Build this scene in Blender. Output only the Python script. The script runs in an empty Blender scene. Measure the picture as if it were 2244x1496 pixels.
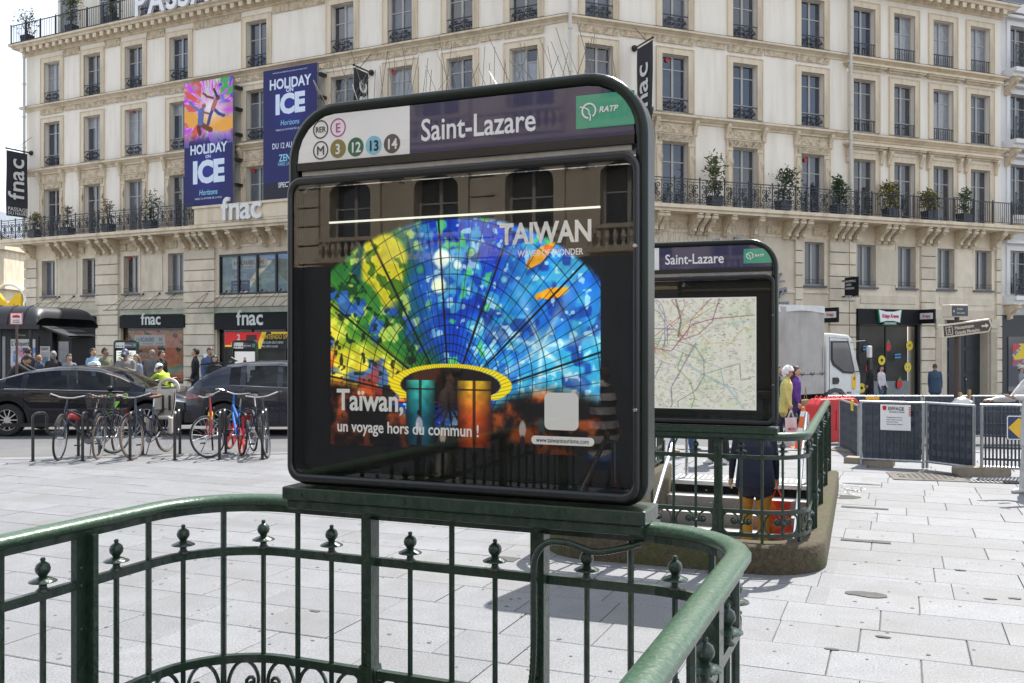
import bpy, math, random
import numpy as np
from mathutils import Vector, Matrix
from mathutils.geometry import tessellate_polygon
R = math.radians
random.seed(7)
sc = bpy.context.scene
col = sc.collection
# ---------------------------------------------------------------- camera
H, F, CX, HY = 1.85, 2050.0, 1122.0, 755.0          # eye height (m), focal length, centre column and horizon row of the photo
cam_d = bpy.data.cameras.new('camera'); cam = bpy.data.objects.new('camera', cam_d); col.objects.link(cam)
cam.location = (0, 0, H); cam.rotation_euler = (R(90), 0, 0)
cam_d.sensor_width = 36; cam_d.lens = 36 * F / 2244; cam_d.shift_y = (HY - 748) / 2244
cam_d.clip_start = .05; cam_d.clip_end = 3000
sc.camera = cam
# ---------------------------------------------------------------- sky and sun
SUN_EL, SUN_AZ = R(56), R(32)                        # azimuth clockwise from +Y
w = bpy.data.worlds.new('World'); sc.world = w; w.use_nodes = True
nt = w.node_tree; nt.nodes.clear()
def wn(t, **k):
    n = nt.nodes.new(t)
    for a, b in k.items(): setattr(n, a, b)
    return n
sky = wn('ShaderNodeTexSky', sky_type='NISHITA', sun_disc=False, sun_elevation=SUN_EL, sun_rotation=SUN_AZ, air_density=1.0, dust_density=1.5, ozone_density=1.0)
tc = wn('ShaderNodeTexCoord'); mp = wn('ShaderNodeMapping'); mp.inputs['Scale'].default_value = (1.6, 1.6, 4.2); mp.inputs['Location'].default_value = (3.1, .6, .35)
nz = wn('ShaderNodeTexNoise'); nz.inputs['Scale'].default_value = 1.5; nz.inputs['Detail'].default_value = 8; nz.inputs['Roughness'].default_value = .58
rp = wn('ShaderNodeValToRGB'); rp.color_ramp.elements[0].position = .40; rp.color_ramp.elements[1].position = .60
rp.color_ramp.elements[0].color = (.18, .18, .18, 1); rp.color_ramp.elements[1].color = (1, 1, 1, 1)
mx = wn('ShaderNodeMixRGB'); mx.inputs['Color2'].default_value = (5.7, 5.95, 6.35, 1)     # white broken cloud
bg = wn('ShaderNodeBackground'); bg.inputs['Strength'].default_value = .15
out = wn('ShaderNodeOutputWorld')
for a, b in ((tc.outputs['Generated'], mp.inputs['Vector']), (mp.outputs[0], nz.inputs['Vector']), (nz.outputs['Fac'], rp.inputs['Fac']),
             (rp.outputs['Color'], mx.inputs['Fac']), (sky.outputs[0], mx.inputs['Color1']), (mx.outputs[0], bg.inputs['Color']), (bg.outputs[0], out.inputs['Surface'])):
    nt.links.new(a, b)
sun_d = bpy.data.lights.new('sun', 'SUN'); sun_d.energy = 5.0; sun_d.angle = R(.53); sun_d.color = (1.0, .965, .91)
sun = bpy.data.objects.new('sun', sun_d); col.objects.link(sun)
sdir = Vector((math.sin(SUN_AZ) * math.cos(SUN_EL), math.cos(SUN_AZ) * math.cos(SUN_EL), math.sin(SUN_EL)))
sun.rotation_euler = sdir.to_track_quat('Z', 'Y').to_euler(); sun.location = sdir * 60
vs = sc.view_settings
vs.view_transform = 'Standard'; vs.look = 'None'; vs.gamma = 1; vs.use_curve_mapping = False; vs.exposure = .8
sc.cycles.use_denoising = True; sc.cycles.max_bounces = 8; sc.cycles.transparent_max_bounces = 12
sc.cycles.caustics_reflective = False; sc.cycles.caustics_refractive = False; sc.cycles.sample_clamp_indirect = 6
# ---------------------------------------------------------------- mesh helpers
def V(*a): return Vector(a)
def P(px, py, Y): return Vector(((px - CX) / F * Y, Y, H - (py - HY) / F * Y))
def sst(t): t = min(1, max(0, t)); return t * t * (3 - 2 * t)
def gz(x, y):                                         # the street falls away gently behind the works on the far side
    a = sst((x - 1.2 - .02 * y) / 6)
    return -a * (.30 * sst((y - 12.5) / 8) + .28 * sst((y - 20) / 14))
def GP(px, Y):
    x = (px - CX) / F * Y
    return Vector((x, Y, gz(x, Y)))
class MB:
    def __init__(s): s.v = []; s.f = []; s.m = []; s.M = None; s.mi = 0
    def add(s, vs, fs):
        b = len(s.v)
        if s.M is not None: vs = [s.M @ Vector(v) for v in vs]
        s.v += [tuple(v) for v in vs]; s.f += [tuple(i + b for i in f) for f in fs]; s.m += [s.mi] * len(fs)
        return s
    def box(s, x0, x1, y0, y1, z0, z1):
        return s.add([(x0,y0,z0),(x1,y0,z0),(x1,y1,z0),(x0,y1,z0),(x0,y0,z1),(x1,y0,z1),(x1,y1,z1),(x0,y1,z1)],
                     [(0,3,2,1),(4,5,6,7),(0,1,5,4),(1,2,6,5),(2,3,7,6),(3,0,4,7)])
    def bar(s, a, b, w, d=None):                      # square bar between two points
        a, b = Vector(a), Vector(b); t = (b - a).normalized(); up = Vector((0,0,1)) if abs(t.z) < .95 else Vector((0,1,0))
        u = t.cross(up).normalized() * w / 2; v = u.cross(t).normalized() * (d or w) / 2
        vs = [p + i * u + j * v for p in (a, b) for i, j in ((-1,-1),(1,-1),(1,1),(-1,1))]
        return s.add(vs, [(0,3,2,1),(4,5,6,7),(0,1,5,4),(1,2,6,5),(2,3,7,6),(3,0,4,7)])
    def tube(s, pts, r, n=6, closed=False, caps=True, sx=1.0, up=None):
        pts = [Vector(p) for p in pts]; m = len(pts); rs = r if isinstance(r, (list, tuple)) else [r] * m
        vs = []; nrm = None
        for i, p in enumerate(pts):
            a = pts[i - 1] if (i > 0 or closed) else p; b = pts[(i + 1) % m] if (i < m - 1 or closed) else p
            t = (b - a); t = t.normalized() if t.length > 1e-9 else Vector((0,0,1))
            if nrm is None or up is not None:
                q = Vector(up) if up is not None else (Vector((0,0,1)) if abs(t.z) < .9 else Vector((1,0,0)))
                nrm = q - t * q.dot(t)
            else: nrm = nrm - t * nrm.dot(t)
            if nrm.length < 1e-6: nrm = t.orthogonal()
            nrm.normalize(); bn = t.cross(nrm)
            for k in range(n):
                g = 2 * math.pi * k / n + (math.pi / 4 if n == 4 else 0)
                vs.append(p + (nrm * math.cos(g) + bn * math.sin(g) * sx) * rs[i])
        fs = []
        for i in range(m if closed else m - 1):
            j = (i + 1) % m
            fs += [(i*n+k, i*n+(k+1)%n, j*n+(k+1)%n, j*n+k) for k in range(n)]
        if caps and not closed: fs += [tuple(range(n))[::-1], tuple((m-1)*n+k for k in range(n))]
        return s.add(vs, fs)
    def lathe(s, prof, n=12, c=(0,0,0), axis='z', a0=0., a1=2*math.pi):
        full = abs(a1 - a0 - 2*math.pi) < 1e-6; k = n if full else n + 1
        vs = []
        for r, z in prof:
            for i in range(k):
                g = a0 + (a1 - a0) * i / n; x, y = r * math.cos(g), r * math.sin(g)
                q = (x, y, z) if axis == 'z' else ((z, x, y) if axis == 'x' else (x, z, y))
                vs.append((q[0]+c[0], q[1]+c[1], q[2]+c[2]))
        fs = []
        for j in range(len(prof) - 1):
            for i in range(n if full else n):
                i2 = (i + 1) % k
                fs.append((j*k+i, j*k+i2, (j+1)*k+i2, (j+1)*k+i) if axis != 'y' else (j*k+i, (j+1)*k+i, (j+1)*k+i2, j*k+i2))
        return s.add(vs, fs)
    def ball(s, c, r, n=12, m=8):
        r = r if isinstance(r, (tuple, list)) else (r, r, r)
        vs = []; fs = []
        for j in range(m + 1):
            t = math.pi * j / m
            for i in range(n):
                g = 2*math.pi*i/n; q = max(math.sin(t), .002)
                vs.append((c[0]+r[0]*q*math.cos(g), c[1]+r[1]*q*math.sin(g), c[2]+r[2]*math.cos(t)))
        for j in range(m): fs += [(j*n+i, (j+1)*n+i, (j+1)*n+(i+1)%n, j*n+(i+1)%n) for i in range(n)]
        return s.add(vs, fs)
    def prism(s, poly, y0, y1):                       # outline in x,z (counter-clockwise seen from -y) pushed along y
        n = len(poly)
        vs = [(x, y0, z) for x, z in poly] + [(x, y1, z) for x, z in poly]
        fs = [tuple(range(n)), tuple(range(2*n-1, n-1, -1))] + [((i+1)%n, i, n+i, n+(i+1)%n) for i in range(n)]
        return s.add(vs, fs)
    def plate(s, poly, z0, z1):                       # outline in x,y pushed along z
        n = len(poly)
        vs = [(x, y, z0) for x, y in poly] + [(x, y, z1) for x, y in poly]
        fs = [tuple(range(n-1, -1, -1)), tuple(range(n, 2*n))] + [(i, (i+1)%n, n+(i+1)%n, n+i) for i in range(n)]
        return s.add(vs, fs)
    def ring(s, A, B, y0, y1):                        # frame between two outlines with equal point counts
        n = len(A)
        vs = [(x,y0,z) for x,z in A]+[(x,y0,z) for x,z in B]+[(x,y1,z) for x,z in A]+[(x,y1,z) for x,z in B]
        fs = []
        for i in range(n):
            j = (i+1)%n
            fs += [(i,j,n+j,n+i), (2*n+j,2*n+i,3*n+i,3*n+j), (j,i,2*n+i,2*n+j), (n+i,n+j,3*n+j,3*n+i)]
        return s.add(vs, fs)
    def grid(s, fn, nu, nv):
        vs = [fn(i/nu, j/nv) for j in range(nv+1) for i in range(nu+1)]
        return s.add(vs, [(j*(nu+1)+i, j*(nu+1)+i+1, (j+1)*(nu+1)+i+1, (j+1)*(nu+1)+i) for j in range(nv) for i in range(nu)])
    def mesh(s, name, mats, smooth=False, ang=40):
        me = bpy.data.meshes.new(name); me.from_pydata(s.v, [], s.f)
        for m in (mats if isinstance(mats, (list, tuple)) else [mats]): me.materials.append(m)
        if any(s.m): me.polygons.foreach_set('material_index', s.m)
        if smooth:
            me.polygons.foreach_set('use_smooth', [True] * len(s.f)); me.set_sharp_from_angle(angle=R(ang))
        me.update(); return me
    def obj(s, name, mats, parent=None, loc=None, rotz=None, smooth=False, ang=40, M=None, bevel=0):
        o = inst(name, s.mesh(name, mats, smooth, ang), parent, M)
        if loc is not None: o.location = loc
        if rotz is not None: o.rotation_euler = (0, 0, rotz)
        if bevel:
            b = o.modifiers.new('bevel', 'BEVEL'); b.width = bevel; b.segments = 2; b.limit_method = 'ANGLE'
        return o
def inst(name, me, parent=None, M=None):
    o = bpy.data.objects.new(name, me); col.objects.link(o)
    if parent is not None: o.parent = parent
    if M is not None: o.matrix_basis = M
    return o
def thing(name, label, cat, loc=(0,0,0), rotz=0, group=None):
    o = bpy.data.objects.new(name, None); col.objects.link(o); o.empty_display_size = .1
    o.location = loc; o.rotation_euler = (0,0,rotz); return tag(o, label, cat, group)
def tag(o, label, cat, group=None, kind=None):
    o['label'] = label; o['category'] = cat
    if group: o['group'] = group
    if kind: o['kind'] = kind
    return o
def struct(o, label=None):
    o['kind'] = 'structure'
    if label: o['label'] = label; o['category'] = o.name.split('.')[0].replace('_', ' ')
    return o
def TR(x, y, z, a=0): return Matrix.Translation((x, y, z)) @ Matrix.Rotation(a, 4, 'Z')
def rr(x0, x1, z0, z1, r, n=6):                       # rounded rectangle, radii (bl, br, tr, tl) or one number
    r = r if isinstance(r, (tuple, list)) else (r,)*4
    out = []
    for (cx, cz, a0), q in zip(((x0,z0,180),(x1,z0,270),(x1,z1,0),(x0,z1,90)), r):
        ox = cx + (q if cx == x0 else -q); oz = cz + (q if cz == z0 else -q)
        out += [(ox + q*math.cos(R(a0+90*i/n)), oz + q*math.sin(R(a0+90*i/n))) for i in range(n+1)]
    return out
def circ(cx, cz, r, n=20, r2=None): return [(cx + r*math.cos(2*math.pi*i/n), cz + (r2 or r)*math.sin(2*math.pi*i/n)) for i in range(n)]
def arc2(c, r, a0, a1, n): return [(c[0]+r*math.cos(R(a0+(a1-a0)*i/n)), c[1]+r*math.sin(R(a0+(a1-a0)*i/n))) for i in range(n+1)]
# lettering: text in the x,z plane facing -y
_ft = {}
def text(name, s, size, m, parent, x, y, z, align='LEFT', bold=0., ext=.001, sx=1., shear=0., rot=None, M=None, spacing=1.):
    cu = bpy.data.curves.new('t', 'FONT'); cu.body = s; cu.size = size; cu.align_x = align; cu.extrude = ext; cu.offset = bold * size
    cu.shear = shear; cu.resolution_u = 3; cu.space_character = spacing
    ob = bpy.data.objects.new('t', cu)
    me = bpy.data.meshes.new_from_object(ob)
    bpy.data.objects.remove(ob); bpy.data.curves.remove(cu)
    me.transform(Matrix.Scale(sx, 4, (1,0,0)))
    me.transform(Matrix.Rotation(R(90), 4, 'X') if rot is None else rot)
    me.materials.clear(); me.materials.append(m)
    return inst(name, me, parent, (M or Matrix.Identity(4)) @ Matrix.Translation((x, y, z)))
# flat print: a fine sheet in the x,z plane facing -y with printed colours
def canvas(name, img, x0, x1, z0, z1, y, m, parent, M=None):
    h, wd, _ = img.shape
    xs = np.linspace(x0, x1, wd); zs = np.linspace(z1, z0, h)
    co = np.zeros((h, wd, 3)); co[..., 0] = xs[None]; co[..., 1] = y; co[..., 2] = zs[:, None]
    idx = np.arange(h*wd).reshape(h, wd)
    fa = np.stack([idx[1:, :-1], idx[1:, 1:], idx[:-1, 1:], idx[:-1, :-1]], -1).reshape(-1, 4)
    me = bpy.data.meshes.new(name); me.vertices.add(h*wd); me.vertices.foreach_set('co', co.ravel())
    me.loops.add(fa.size); me.loops.foreach_set('vertex_index', fa.ravel())
    me.polygons.add(len(fa)); me.polygons.foreach_set('loop_start', np.arange(0, fa.size, 4)); me.polygons.foreach_set('loop_total', np.full(len(fa), 4))
    me.update()
    at = me.color_attributes.new('print', 'FLOAT_COLOR', 'POINT')
    lin = np.clip(img, 0, 1) ** 2.2
    at.data.foreach_set('color', np.concatenate([lin, np.ones((h, wd, 1))], -1).astype(np.float32).ravel())
    me.materials.append(m)
    return inst(name, me, parent, M)
def vnoise(h, w, cells, seed, oct=4):
    rg = np.random.default_rng(seed); o = np.zeros((h, w)); amp = 1.; tot = 0
    for k in range(oct):
        c = cells * 2**k; g = rg.random((c+2, int(c*w/h)+2))
        y = np.linspace(0, c, h); x = np.linspace(0, int(c*w/h), w); yi = y.astype(int); xi = x.astype(int)
        fy = (y-yi)[:, None]; fx = (x-xi)[None]; fy = fy*fy*(3-2*fy); fx = fx*fx*(3-2*fx)
        a = g[np.ix_(yi, xi)]; b = g[np.ix_(yi, xi+1)]; cc = g[np.ix_(yi+1, xi)]; d = g[np.ix_(yi+1, xi+1)]
        o += amp*((a*(1-fx)+b*fx)*(1-fy)+(cc*(1-fx)+d*fx)*fy); tot += amp; amp *= .5
    return o/tot
# ---------------------------------------------------------------- materials
_mats = {}
def mat(name, c, rough=.5, metal=0., var=.08, vs=6., bump=0., bs=40., rnd=0., coat=0., spec=.5, dirt=None, dvec=(1,1,1), damt=.5, emit=0., speck=0.):
    if name in _mats: return _mats[name]
    m = bpy.data.materials.new(name); m.use_nodes = True; nt = m.node_tree; N = nt.nodes; L = nt.links
    b = N['Principled BSDF']
    b.inputs['Roughness'].default_value = rough; b.inputs['Metallic'].default_value = metal
    b.inputs['Coat Weight'].default_value = coat; b.inputs['Coat Roughness'].default_value = .03; b.inputs['Specular IOR Level'].default_value = spec
    tc = N.new('ShaderNodeTexCoord'); n1 = N.new('ShaderNodeTexNoise'); n1.inputs['Scale'].default_value = vs; n1.inputs['Detail'].default_value = 6
    co = tc.outputs['Object']
    if rnd:                                             # lay the pattern out over the place, so equal pieces differ
        ol = N.new('ShaderNodeObjectInfo'); va = N.new('ShaderNodeVectorMath'); L.new(co, va.inputs[0]); L.new(ol.outputs['Location'], va.inputs[1]); co = va.outputs[0]
    L.new(co, n1.inputs['Vector'])
    mr = N.new('ShaderNodeMapRange'); mr.inputs['From Min'].default_value = .25; mr.inputs['From Max'].default_value = .75
    mr.inputs['To Min'].default_value = 1-var; mr.inputs['To Max'].default_value = 1+var; L.new(n1.outputs['Fac'], mr.inputs['Value'])
    hs = N.new('ShaderNodeHueSaturation'); hs.inputs['Color'].default_value = (*c, 1)
    val = mr.outputs[0]
    def mul(a, lo, hi, src):
        q = N.new('ShaderNodeMapRange'); q.inputs['To Min'].default_value = lo; q.inputs['To Max'].default_value = hi; L.new(src, q.inputs['Value'])
        z = N.new('ShaderNodeMath'); z.operation = 'MULTIPLY'; L.new(a, z.inputs[0]); L.new(q.outputs[0], z.inputs[1]); return z.outputs[0]
    if rnd:
        oi = N.new('ShaderNodeObjectInfo'); val = mul(val, 1-rnd, 1+rnd, oi.outputs['Random'])
    if speck:
        n3 = N.new('ShaderNodeTexNoise'); n3.inputs['Scale'].default_value = 75; n3.inputs['Detail'].default_value = 5; n3.inputs['Roughness'].default_value = .8; L.new(co, n3.inputs['Vector'])
        q = N.new('ShaderNodeMapRange'); q.inputs['From Min'].default_value = .36; q.inputs['From Max'].default_value = .64; L.new(n3.outputs['Fac'], q.inputs['Value'])
        val = mul(val, 1-speck, 1+speck, q.outputs[0])
    L.new(val, hs.inputs['Value'])
    colr = hs.outputs[0]
    if dirt:
        mp = N.new('ShaderNodeMapping'); mp.inputs['Scale'].default_value = dvec; L.new(co, mp.inputs['Vector'])
        n2 = N.new('ShaderNodeTexNoise'); n2.inputs['Scale'].default_value = 1; n2.inputs['Detail'].default_value = 7; n2.inputs['Roughness'].default_value = .65; L.new(mp.outputs[0], n2.inputs['Vector'])
        q = N.new('ShaderNodeMapRange'); q.inputs['From Min'].default_value = .47; q.inputs['From Max'].default_value = .72; q.inputs['To Max'].default_value = damt; L.new(n2.outputs['Fac'], q.inputs['Value'])
        mm = N.new('ShaderNodeMixRGB'); mm.inputs['Color2'].default_value = (*dirt, 1); L.new(q.outputs[0], mm.inputs['Fac']); L.new(colr, mm.inputs['Color1']); colr = mm.outputs[0]
    L.new(colr, b.inputs['Base Color'])
    if emit: L.new(colr, b.inputs['Emission Color']); b.inputs['Emission Strength'].default_value = emit
    if bump:
        n4 = N.new('ShaderNodeTexNoise'); n4.inputs['Scale'].default_value = bs; n4.inputs['Detail'].default_value = 5; L.new(tc.outputs['Object'], n4.inputs['Vector'])
        bp = N.new('ShaderNodeBump'); bp.inputs['Strength'].default_value = bump; bp.inputs['Distance'].default_value = .01; L.new(n4.outputs['Fac'], bp.inputs['Height']); L.new(bp.outputs[0], b.inputs['Normal'])
    _mats[name] = m; return m
def printmat(name, rough=.45, emit=0., coat=0.):
    if name in _mats: return _mats[name]
    m = bpy.data.materials.new(name); m.use_nodes = True; N = m.node_tree.nodes; b = N['Principled BSDF']
    a = N.new('ShaderNodeVertexColor'); a.layer_name = 'print'; m.node_tree.links.new(a.outputs[0], b.inputs['Base Color'])
    b.inputs['Roughness'].default_value = rough; b.inputs['Coat Weight'].default_value = coat; b.inputs['Coat Roughness'].default_value = .04
    if emit: m.node_tree.links.new(a.outputs[0], b.inputs['Emission Color']); b.inputs['Emission Strength'].default_value = emit
    _mats[name] = m; return m
def glass(name, tint=(1,1,1), ior=1.5, wav=0., rough=0.):
    if name in _mats: return _mats[name]
    m = bpy.data.materials.new(name); m.use_nodes = True; nt = m.node_tree; N = nt.nodes; L = nt.links; N.clear()
    t = N.new('ShaderNodeBsdfTransparent'); t.inputs[0].default_value = (*tint, 1); g = N.new('ShaderNodeBsdfGlossy'); g.inputs['Roughness'].default_value = rough
    fr = N.new('ShaderNodeFresnel'); fr.inputs['IOR'].default_value = ior; x = N.new('ShaderNodeMixShader'); o = N.new('ShaderNodeOutputMaterial')
    L.new(fr.outputs[0], x.inputs[0]); L.new(t.outputs[0], x.inputs[1]); L.new(g.outputs[0], x.inputs[2]); L.new(x.outputs[0], o.inputs[0])
    if wav:
        tc = N.new('ShaderNodeTexCoord'); n = N.new('ShaderNodeTexNoise'); n.inputs['Scale'].default_value = 2.2; n.inputs['Detail'].default_value = 1; L.new(tc.outputs['Object'], n.inputs['Vector'])
        bp = N.new('ShaderNodeBump'); bp.inputs['Strength'].default_value = wav; bp.inputs['Distance'].default_value = .02; L.new(n.outputs['Fac'], bp.inputs['Height'])
        L.new(bp.outputs[0], g.inputs['Normal'])
    _mats[name] = m; return m
def side_rot(sg): return Matrix(((0,0,sg,0),(sg,0,0,0),(0,1,0,0),(0,0,0,1)))          # text on a plate standing out from a wall
def up_rot(sg): return Matrix(((0,0,sg,0),(0,-sg,0,0),(1,0,0,0),(0,0,0,1)))             # the same, reading upwards
WHITE = mat('white_print', (.8,.8,.8), .5, var=.02); BLACK = mat('black_print', (.012,.012,.014), .45, var=.1)
GREEN = mat('metro_green_paint', (.014,.034,.022), .33, var=.14, vs=20, bump=.5, bs=45, coat=.3, spec=.4, dirt=(.07,.085,.065), dvec=(40,40,25), damt=.35)
GREEN_WORN = mat('metro_green_handrail', (.033,.078,.043), .36, var=.10, vs=5, bump=.18, bs=70, coat=.12, spec=.4, dirt=(.15,.175,.14), dvec=(95,95,95), damt=.6)
DARKG = mat('sign_dark_green', (.009,.014,.010), .3, var=.15, vs=9, bump=.10, bs=60, spec=.3)
BLACKM = mat('black_metal', (.012,.013,.015), .35, var=.15, vs=9, coat=.1)
STEEL = mat('stainless_steel', (.62,.63,.65), .22, 1., var=.06, vs=20)
GALV = mat('galvanised_steel', (.36,.375,.39), .42, .8, var=.15, vs=25)
IRON = mat('wrought_iron', (.028,.033,.042), .45, var=.25, vs=9)
# ================================================================ GROUND
TH1, TH2 = R(-22.5), R(-20.5)                          # headings of the two metro stairs
E1, N1 = Vector((math.cos(TH1), math.sin(TH1))), Vector((-math.sin(TH1), math.cos(TH1)))
E2, N2 = Vector((math.cos(TH2), math.sin(TH2))), Vector((-math.sin(TH2), math.cos(TH2)))
ENT1 = dict(E=E1, N=N1, th=TH1, x0=-2.80, x1=-.465, y1=3.32, L=5.2)
ENT2 = dict(E=E2, N=N2, th=TH2, x0=-2.56, x1=-.42, y1=7.89, L=4.9)
def edge_y(x): return 16.9 + .19 * x
def hole(e, toward):                                    # stair opening in world x,y (clockwise order does not matter)
    a, b = e['x0'] + .02, e['x1'] - .02
    ys = (e['y1'] - .02, e['y1'] - e['L']) if toward < 0 else (e['y1'] + .02, e['y1'] + e['L'])
    q = [(a, ys[0]), (b, ys[0]), (b, ys[1]), (a, ys[1])]
    p = [tuple(e['E'] * x + e['N'] * y) for x, y in q]
    ar = sum(p[i][0]*p[(i+1)%4][1]-p[(i+1)%4][0]*p[i][1] for i in range(4))
    return p if ar > 0 else p[::-1]
HOLES = [hole(ENT1, -1), hole(ENT2, 1)]
def clip(poly, a, b, keep_left):
    out = []
    def sd(p): return ((b[0]-a[0])*(p[1]-a[1])-(b[1]-a[1])*(p[0]-a[0])) * (1 if keep_left else -1)
    for i in range(len(poly)):
        p, q = poly[i], poly[(i+1)%len(poly)]; sp, sq = sd(p), sd(q)
        if sp >= 0: out.append(p)
        if (sp > 0 > sq) or (sp < 0 < sq):
            t = sp/(sp-sq); out.append((p[0]+(q[0]-p[0])*t, p[1]+(q[1]-p[1])*t))
    return out
def area(p): return .5*abs(sum(p[i][0]*p[(i+1)%len(p)][1]-p[(i+1)%len(p)][0]*p[i][1] for i in range(len(p)))) if len(p) > 2 else 0
def minus(poly, h):
    inside = poly; res = []
    for i in range(4):
        a, b = h[i], h[(i+1)%4]
        o = clip(inside, a, b, False)
        if area(o) > .004: res.append(o)
        inside = clip(inside, a, b, True)
        if area(inside) < 1e-6: break
    return res
ASPH = mat('asphalt', (.105,.105,.108), .9, var=.12, vs=3, bump=.4, bs=120, speck=.3, dirt=(.15,.147,.14), dvec=(.5,.5,.5), damt=.6)
BED = mat('joint_mortar', (.105,.10,.092), .95, var=.2, vs=3)
SLAB = mat('granite_slab', (.166,.170,.178), .72, var=.09, vs=5, rnd=.10, speck=.42, dirt=(.128,.124,.116), dvec=(.9,.9,.9), damt=.65)
SLABF = mat('granite_slab_field', (.166,.170,.178), .72, var=.12, vs=1.3, speck=.32, dirt=(.128,.124,.116), dvec=(.5,.5,.5), damt=.5)
FARP = mat('far_pavement', (.30,.295,.29), .8, var=.12, vs=1, speck=.15)
g = MB(); g.add([(-1500,-1500,-3.2),(1500,-1500,-3.2),(1500,2500,-3.2),(-1500,2500,-3.2)], [(0,1,2,3)])
struct(g.obj('ground', ASPH))
g = MB(); XS = np.linspace(-46, 44, 46); YT = np.linspace(0, 1, 26)
g.grid(lambda u, v: (-46+90*u, edge_y(-46+90*u)-.1+13.2*v, gz(-46+90*u, edge_y(-46+90*u)+13.2*v)-.06), 60, 14)
struct(g.obj('road', ASPH, smooth=True))
g = MB()
g.grid(lambda u, v: (-46+90*u, edge_y(-46+90*u)+13+26*v, gz(-46+90*u, edge_y(-46+90*u)+13+26*v)+.03), 60, 14)
for i in range(60):
    x0, x1 = -46+1.5*i, -46+1.5*(i+1)
    g.add([(x0,edge_y(x0)+13,gz(x0,edge_y(x0)+13)-.1),(x1,edge_y(x1)+13,gz(x1,edge_y(x1)+13)-.1),(x1,edge_y(x1)+13,gz(x1,edge_y(x1)+13)+.03),(x0,edge_y(x0)+13,gz(x0,edge_y(x0)+13)+.03)], [(0,1,2,3)])
struct(g.obj('far_pavement', FARP, smooth=True))
# the plaza: a mortar bed with the two stair openings, granite slabs on top
outer = [(-46, -34), (44, -34), (44, edge_y(44)), (-46, edge_y(-46))]
pieces = [outer]
for h in HOLES: pieces = [q for p in pieces for q in minus(p, h)]
g = MB()
for p in pieces:
    # cut in bands so the slope is followed
    lo = min(q[1] for q in p); hi = max(q[1] for q in p)
    for k in range(-17, 14):
        a, b = k*2., k*2.+2.
        if b < lo or a > hi: continue
        c = clip(clip(p, (-100, a), (100, a), True), (-100, b), (100, b), False)
        if k >= 5:
            for j in range(-23, 22):
                d = clip(clip(c, (j*2., 100), (j*2., -100), True), (j*2.+2, 100), (j*2.+2, -100), False)
                if area(d) > 1e-4: g.add([(x, y, gz(x, y)-.012) for x, y in d], [tuple(range(len(d)))])
        elif area(c) > 1e-4: g.add([(x, y, gz(x, y)-.012) for x, y in c], [tuple(range(len(c)))])
pavement = struct(g.obj('pavement', BED))
LENS = (.5, .62, .75, .95); ROW = .5; GAP = .006
slabs = []
rs = random.Random(11)
y = -12.
while y < 27:
    x = -34 + rs.random()
    while x < 26:
        L = rs.choice(LENS)
        c = E1*(x+L/2) + N1*(y+ROW/2)
        if -26 < c.x < 24 and -9 < c.y < edge_y(c.x) + .3: slabs.append((x, y, L, c))
        x += L
    y += ROW
def vis(c): return c.y > 4.9 and abs(c.x/c.y) < .575 and not (c.x/c.y > -.24 and c.x/c.y < .155 and c.y > 9.5)
front = sorted([s for s in slabs if vis(s[3])], key=lambda s: s[3].y)[:300]
fset = set(id(s) for s in front)
smesh = {}
for L in LENS:
    m_ = MB(); d = .006; a, b = L/2-GAP/2, ROW/2-GAP/2
    m_.add([(-a,-b,-.03),(a,-b,-.03),(a,b,-.03),(-a,b,-.03),(-a,-b,-.004),(a,-b,-.004),(a,b,-.004),(-a,b,-.004),(-a+d,-b+d,0),(a-d,-b+d,0),(a-d,b-d,0),(-a+d,b-d,0)],
           [(0,1,5,4),(1,2,6,5),(2,3,7,6),(3,0,4,7),(4,5,9,8),(5,6,10,9),(6,7,11,10),(7,4,8,11),(8,9,10,11)])
    smesh[L] = m_.mesh('paving_slab', SLAB)
rest = MB()
for s in slabs:
    x, y, L, c = s; a, b = L/2-GAP/2, ROW/2-GAP/2; m0 = (x+L/2, y+ROW/2)
    q = [tuple(E1*(m0[0]+i*a)+N1*(m0[1]+j*b)) for i, j in ((-1,-1),(1,-1),(1,1),(-1,1))]
    ps = [q]
    for h in HOLES: ps = [o for p in ps for o in minus(p, h)]
    ps2 = []
    for p in ps:
        p = clip(p, (-46, edge_y(-46)-.35), (44, edge_y(44)-.35), False)
        if area(p) > .004: ps2.append(p)
    cut = not (len(ps2) == 1 and abs(area(ps2[0])-area(q)) < 1e-5)
    dz = rs.uniform(-.0015, .0015)
    if id(s) in fset:
        if not cut: inst('paving_slab', smesh[L], pavement, TR(c.x, c.y, gz(c.x, c.y)+dz, TH1))
        else:
            for p in ps2:
                k = MB(); k.plate([(u-c.x, v-c.y) for u, v in p], -.03, 0); k.obj('paving_slab', SLAB, pavement, loc=(c.x, c.y, dz))
    else:
        for p in ps2: 
            n = len(p); rest.add([(u, v, gz(u, v)-.03) for u, v in p]+[(u, v, gz(u, v)+dz) for u, v in p], [tuple(range(n, 2*n))]+[(i, (i+1)%n, n+(i+1)%n, n+i) for i in range(n)])
o = rest.obj('paving_field', SLABF, pavement); o['kind'] = 'stuff'
KERB = mat('granite_kerb', (.17,.17,.172), .8, var=.12, vs=4, rnd=.1, speck=.15)
k = MB(); k.box(-.495,.495,-.15,.15,-.2,.0); km = k.mesh('kerb_stone', KERB)
for i in range(-24, 24):
    x0 = i*1.0; p0 = Vector((x0, edge_y(x0)-.18)); xx = x0*math.cos(math.atan(.19))
    inst('kerb_stone', km, pavement, TR(xx, edge_y(xx)-.17, gz(xx, edge_y(xx))+.004, math.atan(.19)))
# small setts in front of the kerb where the cycles stand
SETT = mat('grey_sett', (.27,.265,.25), .85, var=.15, vs=7, rnd=.18, speck=.15)
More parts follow.
